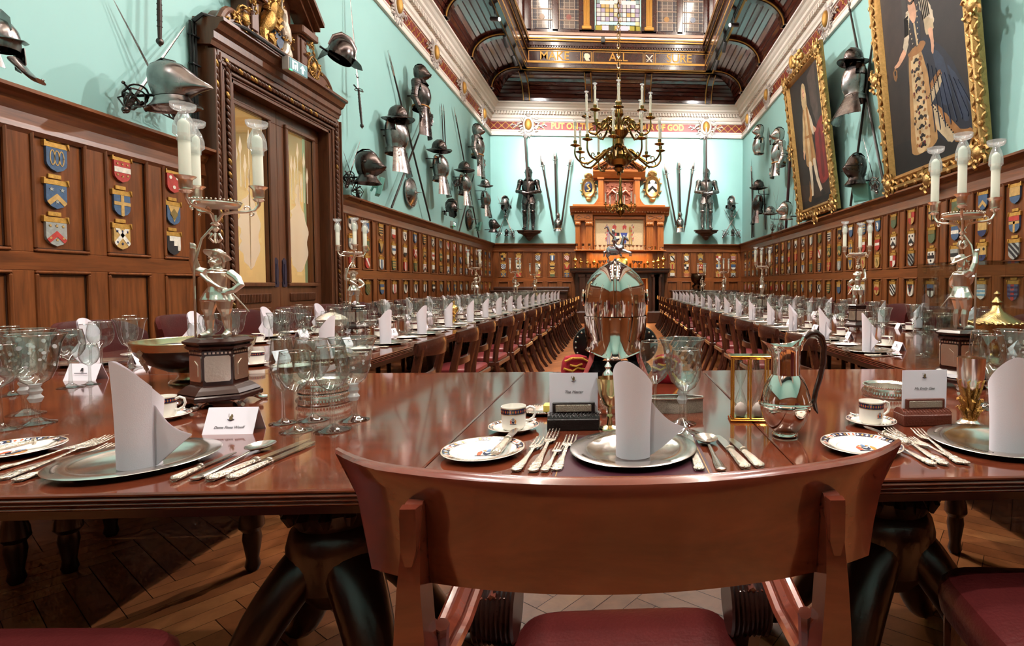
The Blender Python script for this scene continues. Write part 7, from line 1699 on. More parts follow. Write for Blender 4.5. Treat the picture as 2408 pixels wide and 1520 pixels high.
def card_stand(px, py, rz, wood_, label, name, sc=1.0):
    r = thing('card_holder', label, 'card holder', group='carved place card holders'); r.matrix_world = Tz(px, py, rz, 0, sc)
    MB().box(-.071, 0, 0, .071, .06, .032, 0, .002).build('base_block', [wood_], r)
    c = MB(); R = []
    for i in range(7): a = pi*i/6; R.append((.03-.028*cos(a), .032+.016*sin(a)))
    c.M = Matrix.Rotation(pi/2, 4, 'Z') @ Matrix.Rotation(pi/2, 4, 'X'); c.prism([(y, z) for y, z in R], -.07, .07); c.M = Matrix()
    for k in range(14):
        for q in (0, 1): c.tube([(-.066+.0098*k, .004, .036), (-.061+.0098*k, .008+.0, .043), (-.056+.0098*k, .016, .047)] if not q else [(-.056+.0098*k, .004, .036), (-.061+.0098*k, .008, .043), (-.066+.0098*k, .016, .047)], .0012, 5)
    c.build('carved_top', [wood_], r)
    MB().box(-.058, .014, .045, .058, .022, .075, 0, .002).build('card_clip', [wood_], r)
    MB().box(-.049, .012, .05, .049, .0145, .069, 0, .001).build('silver_plate', [mat('holder_silver', (176, 164, 150), .35, 1, bump=.4, bscale=400)], r)
    cd = MB().box(-.0665, .022, .046, .0665, .0228, .156).build('card', [CARD], r)
    card_print(cd, name, .0125, .033, Matrix.Translation((0, .022, .107)) @ Matrix.Rotation(pi/2, 4, 'X'))
    return r
card_stand(1348, 1014, 0, mat('ebonised_wood', (24, 19, 18), .35, bump=.2, bscale=200), 'black carved holder with upright white card, before the butter dish', 'The Master')
card_stand(2183, 1003, .03, mat('carved_brown_wood', (92, 42, 28), .35, bump=.2, bscale=200), 'brown carved holder with upright white card, at the right', 'Ms Emily Gee', 1.0)
def tent(px, py, rz, sc, label, name):
    o = item('place_card', [TENT], Tz(px, py, rz, 0, sc), label, 'place card', 'tent cards on the top table')
    M = Matrix.Translation((0, -.0121, .025)) @ Matrix.Rotation(1.15, 4, 'X'); card_print(o, name, .0088, .0085, M)
tent(552, 1015, .03, 1.28, 'white tent card with printed name, behind the left charger', 'Dame Fiona Woolf')
o = item('place_card', [TENT], Tz(203, 893, -.02, 0, 1.3), 'white tent card before the port glass, near the left edge', 'place card', 'tent cards on the top table'); e = put('printed_emblem', EMB, o, (0, -.0125, .034), (1.16, 0, 0))
# silver water jug
def jug():
    r = thing('water_jug', 'polished silver water jug with dark curved handle', 'jug', tuple(onZ(1846, 1024)))
    p = [(0, .002), (.03, 0), (.034, .003), (.033, .007), (.03, .01), (.043, .022), (.057, .045), (.066, .072), (.067, .086), (.064, .105), (.056, .132), (.046, .152), (.0375, .164)]
    b = MB().lathe(p, 48); b.build('body', [SILJ], r)
    MB().lathe([(.0668, .08), (.0695, .083), (.0675, .086), (.07, .0885), (.0675, .091), (.0665, .094)], 48, cap=False).build('girdle', [SILJ], r)
    n = 48; R = []
    for z, rr, k in ((.163, .038, 0), (.17, .0375, 0), (.2, .037, .0), (.222, .0375, .15), (.236, .0395, .5), (.246, .0425, 1)):
        q = []
        for j in range(n):
            a = 2*pi*j/n; s = max(cos(a-pi), 0)**6; h = max(cos(a), 0)**3
            q.append((rr*cos(a)-.026*k*s+.004*k*h, rr*sin(a)*(1-.25*k*s), z+k*(.014*s+.016*h-.006)))
        R.append(q)
    R += [[(x*.965, y*.965, z-.001) for x, y, z in q] for q in R[::-1][:5]]
    MB().rings(R, cap=False).build('neck_and_spout', [SILJ], r)
    MB().tube([(.0375, 0, .225), (.043, 0, .245), (.055, 0, .262)], [.006, .007, .008], 10).build('handle_socket', [SILJ], r)
    MB().tube([(.05, 0, .258), (.064, 0, .27), (.082, 0, .271), (.097, 0, .258), (.105, 0, .232), (.103, 0, .19), (.094, 0, .15), (.083, 0, .115), (.079, 0, .09), (.083, 0, .07), (.09, 0, .056)], [.0085, .0105, .0105, .0095, .0085, .0078, .0075, .0072, .007, .006, .002], 12).build('handle', [mat('dark_handle_wood', (46, 24, 18), .25, coat=.4)], r)
    r.rotation_euler.z = .06
SILJ = mat('polished_silver', (224, 214, 204), .06, 1); jug()
# brass double sand glass
def sandglass():
    r = thing('hourglass', 'brass framed double sand glass beside the silver jug', 'hourglass', tuple(onZ(1762, 988)), -.08)
    BR = mat('polished_brass', (222, 172, 84), .1, 1)
    for z in (0, .186): MB().box(-.06, -.03, z, .06, .03, z+.007, 0, .002).box(-.054, -.025, z+(.007 if z == 0 else -.004), .054, .025, z+(.011 if z == 0 else 0), 0, .002).build('end_plate', [BR], r)
    for x, y in ((-.05, -.022), (-.05, .022), (0, -.022), (0, .022), (.05, -.022), (.05, .022)):
        p = MB().lathe([(.0045, .009), (.003, .014), (.0032, .095), (.003, .178), (.0045, .184)], 12).build('post', [BR], r); p.location = (x, y, 0)
    for i, x in enumerate((-.026, .026)):
        p = [(.001, .011), (.014, .013), (.019, .028), (.018, .05), (.011, .075), (.0035, .094), (.0035, .1), (.011, .118), (.018, .143), (.019, .165), (.014, .181), (.001, .183)]
        g = MB().lathe(p, 28).build('glass_bulb', [GL], r); g.location = (x, 0, 0)
        s = MB().lathe([(0, .012), (.013, .014), (.0178, .028), (.0175, .036), (.008, .05), (0, .054)], 24).build('sand', [mat('pale_sand_%d' % i, (232, 206, 196), .8)], g)
sandglass()
# coasters, butter dish, gilt goblets, caster, oblong silver dish
def coaster(px, py, sc, label):
    r = thing('wine_coaster', label, 'coaster', group='silver wine coasters'); r.matrix_world = Tz(px, py, 0, 0, sc)
    MB().lathe([(0, .006), (.07, .006), (.072, .006), (.071, .03), (.076, .036), (.08, .038), (.079, .035), (.075, .03), (.078, .02), (.079, .008), (.08, .003), (.078, 0), (0, 0)], 48).build('wall', [SILT], r)
    g = MB()
    for k in range(56): a = 2*pi*k/56; g.tube([(.0795*cos(a), .0795*sin(a), .007), (.081*cos(a), .081*sin(a), .013), (.0795*cos(a), .0795*sin(a), .02)], [.0028, .0038, .0028], 6)
    g.build('gadroon_band', [SILT], r); b = MB()
    for k in range(70): a = 2*pi*k/70; b.ball((.079*cos(a), .079*sin(a), .036), .0026, 6, 4)
    b.build('beaded_rim', [SILT], r)
coaster(764, 946, 1.0, 'gadrooned silver coaster behind the left cluster of glasses'); coaster(764, 945, .985, 'beaded silver coaster stacked on the other, behind the left glasses'); bpy.data.objects['wine_coaster.001'].location.z += .037
coaster(2088, 930, 1.06, 'gadrooned silver coaster behind the right coffee cup'); 
r = thing('butter_dish', 'oval silver dish with a pat of butter, behind the black card holder', 'dish', tuple(onZ(1280, 972))); MB().lathe([(0, .004), (.045, .004), (.062, .012), (.064, .013), (.062, .01), (.046, 0), (0, 0)], 40, sx=1.15, sy=.9).build('dish', [SILT], r)
b = MB()
for k in range(48): a = 2*pi*k/48; b.ball((.0725*cos(a), .057*sin(a), .013), .003, 6, 4)
b.build('beaded_edge', [SILC], r); MB().box(-.002, -.016, .004, .034, .016, .03, 0, .004).build('butter', [mat('butter', (240, 206, 96), .45, sss=.1)], r)['label'] = 'yellow pat of butter'
r = thing('goblet', 'small gilt goblet half hidden behind the middle napkin', 'goblet', tuple(onZ(1434, 1008))); MB().lathe([(0, 0), (.03, 0), (.028, .004), (.009, .01), (.006, .03), (.01, .036), (.006, .042), (.007, .06), (.02, .07), (.031, .1), (.037, .142), (.036, .142), (.03, .1), (.018, .074), (0, .068)], 36).build('cup_and_foot', [mat('goblet_gilt', (206, 184, 138), .16, 1)], r)
r = thing('sugar_caster', 'silver caster with pierced domed lid behind the gilt goblet', 'caster', tuple(onZ(1430, 977)))
MB().lathe([(.012, .018), (.022, .022), (.028, .035), (.026, .05), (.016, .06), (.014, .066), (.022, .074), (.022, .08)], 30).build('body', [SILC], r); MB().lathe([(.022, .08), (.0235, .083), (.02, .09), (.02, .115), (.016, .13), (.008, .138), (.006, .142), (.011, .15), (.006, .158), (.003, .163), (.005, .17), (0, .178)], 30).build('domed_lid', [SILT], r)
for k in range(3): a = 2*pi*k/3+.5; MB().tube([(.016*cos(a), .016*sin(a), .024), (.03*cos(a), .03*sin(a), .016), (.024*cos(a), .024*sin(a), .004), (.032*cos(a), .032*sin(a), .003)], [.006, .005, .003, .004], 8).build('paw_foot', [SILT], r)
r = thing('silver_tray', 'oblong pierced silver box behind the wine glasses, middle place', 'box', tuple(onZ(1585, 968)), -.04); m = MB(); q = [(.09*cos(t)**1 if abs(cos(t)) < .9 else .09*(1 if cos(t) > 0 else -1), .032*sin(t)) for t in [2*pi*k/36 for k in range(36)]]
m.rings([[(x*s, y*s, z) for x, y in q] for s, z in ((.97, 0), (1, .003), (1, .042), (1.02, .046), (.97, .046), (.96, .006), (.3, .005))], 0, True, False); m.build('pierced_wall', [mat('pierced_silver', (150, 138, 124), .35, 1, bump=.9, bscale=700, var=.4, vscale=500)], r); MB().tube([(x*1.015, y*1.015, .046) for x, y in q], .0025, 6, 0, False, True).build('rim', [SILT], r)
def gilt_goblet():
    r = thing('presentation_goblet', 'silver goblet with gilt interior and leafy gilt stem, at the right', 'goblet', tuple(onZ(2280, 998)))
    MB().lathe([(.02, .1), (.03, .112), (.034, .135), (.036, .165), (.037, .192), (.0362, .192), (.034, .16), (.03, .118), (0, .11)], 40).build('bowl', [SILT], r); MB().lathe([(.0358, .186), (.033, .15), (.028, .116), (0, .112)], 36, cap=False).build('gilt_lining', [SILVG], r)
    l = MB(); rnd = random.Random(2)
    for k in range(8):
        a = 2*pi*k/8
        for h, o in ((.075, 0), (.045, .4), (.02, .8)): l.tube([(.008*cos(a+o), .008*sin(a+o), h-.02), (.022*cos(a+o), .022*sin(a+o), h+.02), (.031*cos(a+o), .031*sin(a+o), h+.05 if h > .07 else h+.028), (.036*cos(a+o+.2), .036*sin(a+o+.2), h+.055 if h > .07 else h+.025)], [.005, .009, .006, .001], 6, 0, True, False, .5)
    l.lathe([(.02, .012), (.01, .03), (.008, .06), (.012, .1)], 16); l.build('leaf_stem', [mat('chased_gilt', (186, 142, 78), .3, 1, bump=.6, bscale=260)], r); MB().lathe([(0, 0), (.036, 0), (.036, .003), (.03, .006), (.022, .014), (0, .016)], 36).build('foot', [SILT], r)
gilt_goblet()
# mazer bowl
r = thing('mazer_bowl', 'large dark wooden bowl with silver rim and leaf mounts, behind the pedestal', 'bowl', tuple(onZ(463, 898))); MZ = wood('mazer_wood', (22, 12, 10), (40, 22, 16), (4, 4, 4), .28, .1); PGILT = mat('pale_gilt', (198, 182, 144), .22, 1)
MB().lathe([(.05, .045), (.09, .052), (.15, .085), (.185, .125), (.195, .15), (.188, .15), (.17, .115), (.1, .07), (0, .06)], 56).build('wooden_bowl', [MZ], r)
MB().lathe([(.19, .14), (.196, .142), (.2, .155), (.204, .172), (.202, .175), (.197, .172), (.19, .15), (.17, .112)], 56, cap=False).build('silver_rim', [PGILT], r); MB().lathe([(0, 0), (.088, 0), (.09, .004), (.084, .012), (.066, .018), (.06, .03), (.062, .046), (.05, .05)], 48).build('foot', [PGILT], r)
for k in range(6):
    l = MB(); a0 = 2*pi*k/6-1.9
    for h, w in ((.14, .16), (.125, .1), (.11, .17), (.095, .09), (.08, .12), (.066, .04)):
        rr = .197-(.15-h)**1.6*1.65; l.add([((rr+.003)*cos(a0+d), (rr+.003)*sin(a0+d), z) for d, z in ((-w*.6, h), (0, h-.02), (w*.6, h), (0, h+.016))], [(0, 1, 2, 3)])
    l.build('silver_leaf_mount', [SILC], r)
# great parade helmet on its stand
def parade_helmet():
    Y0 = 2.26; hx = onY(1447, 720, Y0).x; Zp = lambda py: onY(1447, py, Y0).z
    r = thing('parade_helmet', 'tall mirror-polished parade helmet with rider crest, at the head of the aisle', 'helmet', (hx, Y0, TZ)); n = 56; z = lambda py: Zp(py)-TZ
    def kf(k, lift=0): return lambda t, x, y, zz: (x, y-k*max(cos(t), 0)**5, zz-lift*max(cos(t), 0)**4)
    s = MB(); s.rings([ring(.124, .15, z(745), n, kf(.012)), ring(.128, .155, z(715), n, kf(.014)), ring(.127, .155, z(695), n, kf(.016)), ring(.12, .148, z(668), n, kf(.02)), ring(.098, .128, z(648), n, kf(.022)), ring(.066, .095, z(631), n, kf(.022)), ring(.032, .055, z(619), n, kf(.016)), ring(.003, .01, z(611), n, kf(.004))], cap=False)
    s.build('skull', [SILJ], r)
    v = MB(); v.rings([ring(.13, .158, z(742), n, kf(.014)), ring(.128, .157, z(765), n, kf(.018)), ring(.126, .155, z(790), n, kf(.03, .004)), ring(.122, .153, z(808), n, kf(.042, .012)), ring(.126, .158, z(819), n, kf(.055, .018))], cap=False); v.build('visor_and_beaver', [SILJ], r)
    MB().tube(ring(.126, .158, z(819), n, kf(.055, .018)), .0035, 6, 0, False, True).build('rolled_rim', [SILJ], r)
    k = MB(); pts = [(0, -.17, z(740)), (0, -.171, z(715)), (0, -.172, z(695)), (0, -.168, z(668)), (0, -.151, z(645)), (0, -.118, z(627)), (0, -.072, z(616)), (0, .0, z(609)), (0, .07, z(620)), (0, .13, z(660))]
    k.tube(pts, .007, 10); k.build('keel_ridge', [SILJ], r)
    b = MB()
    for a in [-1.35+.3*i for i in range(10)]: b.ball((.127*sin(a), -.156*cos(a)-.017*max(cos(a), 0)**5, z(746)), .0045, 8, 5)
    b.build('rivets', [SILJ], r)
    for q in (-1, 1): MB().ball((q*.132, .0, z(700)), (.008, .03, .035), 14, 8).build('side_boss', [SILJ], r)
    # crest: rider on a galloping horse
    h = MB(); h.M = Matrix.Translation((.012, .0, z(611)+.004)) @ Matrix.Rotation(-.2, 4, 'Y') @ Matrix.Diagonal((.62, 1.3, 1.08, 1))
    h.tube([(-.062, 0, .032), (-.045, 0, .036), (0, 0, .03), (.035, 0, .036), (.05, 0, .044)], [.014, .019, .017, .018, .012], 12)
    h.tube([(.038, 0, .042), (.058, 0, .068), (.07, 0, .078)], [.014, .01, .008], 10); h.tube([(.064, 0, .078), (.085, 0, .066), (.092, 0, .058)], [.009, .007, .005], 8)
    for x0, kx in ((.04, .04), (.03, .03)): h.tube([(x0, .008*(1 if kx > .03 else -1), .03), (x0+.03, .01*(1 if kx > .03 else -1), .02), (x0+.055, .01*(1 if kx > .03 else -1), .012), (x0+.048, .01*(1 if kx > .03 else -1), .0)], [.009, .006, .0045, .005], 8)
    for yy in (-.009, .009): h.tube([(-.05, yy, .03), (-.07, yy, .015), (-.062, yy, .004), (-.075, yy, -.004)], [.012, .008, .005, .006], 8)
    h.tube([(-.066, 0, .036), (-.082, 0, .034), (-.092, 0, .015)], [.004, .008, .002], 8)
    h.tube([(-.002, 0, .045), (0, 0, .07), (.003, 0, .088)], [.012, .015, .009], 10); h.ball((.005, 0, .103), (.011, .01, .013), 10, 8)
    for yy in (-1, 1): h.tube([(.0, yy*.01, .046), (.022, yy*.02, .034), (.018, yy*.021, .012), (.028, yy*.021, .008)], [.01, .008, .006, .005], 8)
    h.tube([(.002, -.014, .083), (-.02, -.024, .1), (-.028, -.022, .125), (-.05, -.02, .12)], [.007, .006, .005, .003], 8); h.tube([(.002, .014, .083), (.022, .014, .072), (.035, .006, .075)], [.007, .006, .005], 8)
    me = bake(h, .0018, 1, 'rider_crest', [mat('crest_silver', (176, 168, 176), .2, 1)]); put('rider_crest', me, r)
    c = MB()        # crossed key and ring device behind the rider
    c.tube([(.0, .02, z(600)), (-.045, .02, z(575)), (-.06, .02, z(570))], [.003, .004, .008], 8); c.tube([(.055+.016*cos(t), .02, z(583)+.016*sin(t)) for t in [2*pi*i/14 for i in range(14)]], .005, 6, 0, False, True); c.tube([(.01, .02, z(602)), (.045, .02, z(590))], .003, 6)
    p = MB(); p.box(-.022, -.03, .0, .022, .03, z(760)); p.lathe([(0, 0), (.1, 0), (.1, .02), (.09, .028), (0, .028)], 32); p.build('stand_post', [MAHOGD], r)
    for q in (-1, 1): MB().tube([(q*.09, -.06, z(818)), (q*.098, -.09, z(842)), (q*.125, -.1, z(876))], [.012, .011, .009], 8, 0, True, False, .25).build('chin_strap', [mat('red_strap', (176, 70, 66), .6)], r)
    for q in (-1, 1):
        f = MB(); f.M = Matrix.Translation((q*.1, .05, z(815))) @ Matrix.Rotation(pi/2, 4, 'X'); f.lathe([(0, .0), (.05, .0), (.078, -.008), (.082, -.018), (.078, -.02), (0, -.014)], 32)
        f = f.build('side_flap', [mat('black_lacquer', (14, 13, 14), .3)], r); g = MB()
        for i in range(5): a = (.2+.35*i-.7); g.ball((q*(.1+.068*cos(a)), .045, z(815)+.068*sin(a)), .005, 8, 5)
        g.build('studs', [SILT], f)
    # velvet cushions with gold braid
    VEL = mat('crimson_velvet', (150, 16, 34), .9, var=.2, vscale=60); BRD = mat('gold_braid', (206, 154, 62), .45, .5, bump=.8, bscale=300)
    u = thing('cushion', 'black velvet cushion under the parade helmet', 'cushion', (hx, Y0-.0, TZ)); cm = MB(); cm.rings([[(x*s, y*s*.62, zz) for x, y in [(.15*(abs(cos(t))**.5)*(1 if cos(t) > 0 else -1), .15*(abs(sin(t))**.5)*(1 if sin(t) > 0 else -1)) for t in [2*pi*k/40 for k in range(40)]]] for s, zz in ((.7, .029), (.93, .034), (1, .05), (.93, .066), (.7, .074), (.3, .078))]); cm.build('cushion_body', [mat('black_velvet', (16, 13, 15), .95)], u)
    for q, px, nm in ((-1, 1356, 'left'), (1, 1566, 'right')):
        o = onY(px, 872, Y0-.02); u = thing('velvet_purse', 'crimson velvet purse with gold braid, %s of the parade helmet' % nm, 'purse', (o.x, Y0-.06, TZ), q*-.25, 'velvet purses')
        b = MB(); b.rings([[(x*s, y*s*.6, zz) for x, y in [(.058*(abs(cos(t))**.6)*(1 if cos(t) > 0 else -1), .058*(abs(sin(t))**.6)*(1 if sin(t) > 0 else -1)) for t in [2*pi*k/32 for k in range(32)]]] for s, zz in ((.75, .0), (1, .016), (1.02, .055), (.95, .088), (.75, .108), (.3, .116))]); b.build('velvet_body', [VEL], u)
        g = MB(); g.tube([(x, -.036-.0, zz) for x, zz in ((-.05, .095), (-.02, .107), (.02, .105), (.045, .09), (.035, .06), (.0, .067), (-.02, .055), (-.055, .067))], .005, 7); g.tube([(-.03, -.037, .08), (-.005, -.038, .074), (.02, -.037, .083)], .0045, 7)
        g.tube([(-q*-.03, -.04, .045), (q*.05, -.05, .02), (q*.068, -.055, .008)], [.004, .006, .011], 8)
        for k in range(10): g.tube([(q*.06, -.052+.002*k, .014), (q*(.078+.002*(k % 3)), -.062+.004*k, .003)], .0022, 5)
        g.build('gold_braid_and_tassel', [BRD], u)
parade_helmet()
# glass case with a gold cup
def vitrine():
    x0, x1, y0, y1, h = 1.53, 2.0, 2.30, 2.72, .5
    r = thing('display_case', 'clear glass display case over a gold cup, at the right edge', 'display case', ((x0+x1)/2, (y0+y1)/2, TZ)); w, d = (x1-x0)/2, (y1-y0)/2
    g = MB(); t = .004
    for q in ((-w, -d, 0, w, -d+t, h), (-w, d-t, 0, w, d, h), (-w, -d+t, 0, -w+t, d-t, h), (w-t, -d+t, 0, w, d-t, h), (-w, -d, h, w, d, h+t)): g.box(*q)
    g.build('glass_panes', [thin_glass('case_glass', (244, 248, 248), .6, .05)], r)
    c = thing('covered_cup', 'gold covered cup inside the display case', 'cup', (1.80, 2.5, TZ)); GC = mat('old_gold', (176, 146, 98), .25, 1, bump=.15, bscale=120)
    MB().lathe([(0, 0), (.07, 0), (.068, .01), (.03, .025), (.02, .05), (.03, .06), (.018, .075), (.05, .1), (.095, .15), (.11, .2), (.112, .21)], 36).build('bowl_and_stem', [GC], c); MB().lathe([(.112, .21), (.118, .215), (.11, .225), (.07, .245), (.03, .275), (.018, .3), (.026, .315), (.012, .33), (.008, .34), (.016, .355), (0, .37)], 36).build('lid', [GC], c)
    l = MB()
    for k in range(40): a = 2*pi*k/40; l.ball((.113*cos(a), .113*sin(a), .213+.004*(k % 2)), (.012, .012, .009), 7, 5)
    l.build('leaf_border', [GC], c)
vitrine()
o = put('gold_pepper_pot', GOB[2]); o.location = (-1.75, 5.9, TZ); o.scale = (.8, .8, .8); tag(o, 'small gilt lidded pot among the glasses on the left table', 'pot')
r = thing('tureen', 'round silver lidded dish among the glasses on the left table', 'dish', (-2.1, 4.1, TZ)); MB().lathe([(0, .05), (.06, .06), (.12, .1), (.13, .14)], 28).lathe([(.02, .05), (.07, .0), (.075, 0), (.03, .055)], 20).build('bowl', [SILC], r); MB().lathe([(.13, .14), (.135, .145), (.1, .17), (.04, .19), (.01, .2), (.02, .215), (0, .225)], 28).build('lid', [SILC], r); r.scale = (.8, .8, 1)
# ---------------- candelabra
CSIL = mat('candelabrum_silver', (226, 219, 206), .28, 1, bump=.1, bscale=110); WAXM = mat('candle_sleeve', (226, 226, 208), .4, trans=0, sss=0); CGL = thin_glass('candle_glass', (248, 252, 252), .9, .12, .22)
PWOOD = mat('plinth_wood', (44, 22, 18), .22, coat=.3, var=.2, vscale=12)
def soldier():
    m = MB(); S = .29
    T = lambda x, y, z: (x*S, y*S, z*S)
    def tb(pts, r, seg=10, flat=1): m.tube([T(*p) for p in pts], [q*S for q in r], seg, 0, True, False, flat)
    for s in (-1, 1):
        tb([(s*.07, 0, .49), (s*.085, -.01, .4), (s*.09, -.02, .32), (s*.092, -.01, .27)], [.075, .085, .07, .05]); tb([(s*.092, -.01, .27), (s*.095, 0, .2), (s*.1, .01, .1), (s*.1, 0, .04)], [.045, .05, .036, .038])
        tb([(s*.1, .015, .03), (s*.115, -.05, .03), (s*.13, -.11, .02)], [.036, .038, .025])
        m.ball(T(s*.095, -.05, .27), (.03*S, .025*S, .03*S), 8, 6)
    tb([(0, 0, .46), (0, 0, .52), (0, 0, .58), (0, 0, .66), (0, .0, .74), (0, .0, .79)], [.13, .12, .1, .11, .115, .06], 18, .8)
    R = [[(q*S*(1+.05*cos(9*2*pi*j/36))*cos(2*pi*j/36), .82*q*S*(1+.05*cos(9*2*pi*j/36))*sin(2*pi*j/36), z*S) for j in range(36)] for z, q in ((.415, .165), (.43, .17), (.5, .135), (.56, .1))]; m.rings(R)
    tb([(0, 0, .78), (0, -.005, .83)], [.05, .045]); m.ball(T(0, -.015, .885), (.058*S, .066*S, .075*S), 18, 12); tb([(0, -.076, .905), (0, -.095, .88), (0, -.078, .872)], [.009, .014, .008], 8); tb([(-.045, -.07, .85), (-.02, -.084, .862), (0, -.088, .86), (.02, -.084, .862), (.045, -.07, .85)], [.006, .011, .01, .011, .006], 8); tb([(0, -.07, .845), (0, -.078, .81), (0, -.07, .785)], [.026, .018, .005], 8)
    for s in (-1, 1): tb([(s*.008, -.076, .912), (s*.028, -.078, .918), (s*.048, -.062, .91)], [.006, .009, .006], 8); m.ball(T(s*.026, -.068, .898), (.012*S, .01*S, .008*S), 8, 6); m.ball(T(s*.03, -.06, .87), (.02*S, .018*S, .018*S), 8, 6); tb([(s*.055, .0, .93), (s*.065, .015, .86), (s*.06, .02, .8)], [.02, .024, .018], 8)
    m.M = Matrix.Translation((0, .012*S, .935*S)) @ Matrix.Rotation(-.42, 4, 'X') @ Matrix.Rotation(.12, 4, 'Y'); m.lathe([(0, -.01*S), (.06*S, -.012*S), (.13*S, .0), (.138*S, .012*S), (.066*S, .012*S), (.064*S, .05*S), (.04*S, .075*S), (0, .08*S)], 26, sy=1.05); m.M = Matrix()
    for k in range(5): m.ball(T(.05-.01*k, .06+.015*k, .965-.02*k), (.02*S, .022*S, .018*S), 7, 5)
    m.lathe([(.045*S, .79*S), (.1*S, .775*S), (.1*S, .765*S), (.045*S, .8*S)], 18)
    tb([(-.13, 0, .74), (-.21, -.02, .78), (-.215, -.05, .88), (-.2, -.07, .97), (-.195, -.075, 1.02)], [.055, .05, .042, .034, .03]); m.ball(T(-.195, -.075, 1.04), (.032*S, .03*S, .035*S), 9, 7)
    for k in range(4): tb([(-.18, -.09, 1.02+.016*k), (-.2, -.105, 1.02+.016*k), (-.222, -.09, 1.02+.016*k)], [.009, .01, .009], 6)
    tb([(.13, 0, .74), (.22, .0, .67), (.27, -.02, .6), (.22, -.06, .54), (.15, -.08, .52)], [.055, .05, .042, .036, .03]); m.ball(T(.135, -.085, .52), (.032*S, .025*S, .028*S), 9, 7)
    for k in range(4): tb([(.13+.012*k, -.1, .53), (.12+.012*k, -.11, .505), (.125+.012*k, -.1, .49)], [.008, .009, .007], 6)
    tb([(-.11, -.09, .72), (0, -.13, .64), (.09, -.11, .57), (.13, -.05, .53)], [.022, .024, .024, .02], 8); tb([(.15, .02, .5), (.2, .08, .4), (.26, .14, .28)], [.012, .01, .007], 6)
    return bake(m, .0014, 1, 'pikeman_figure', [CSIL])
FIG = soldier()
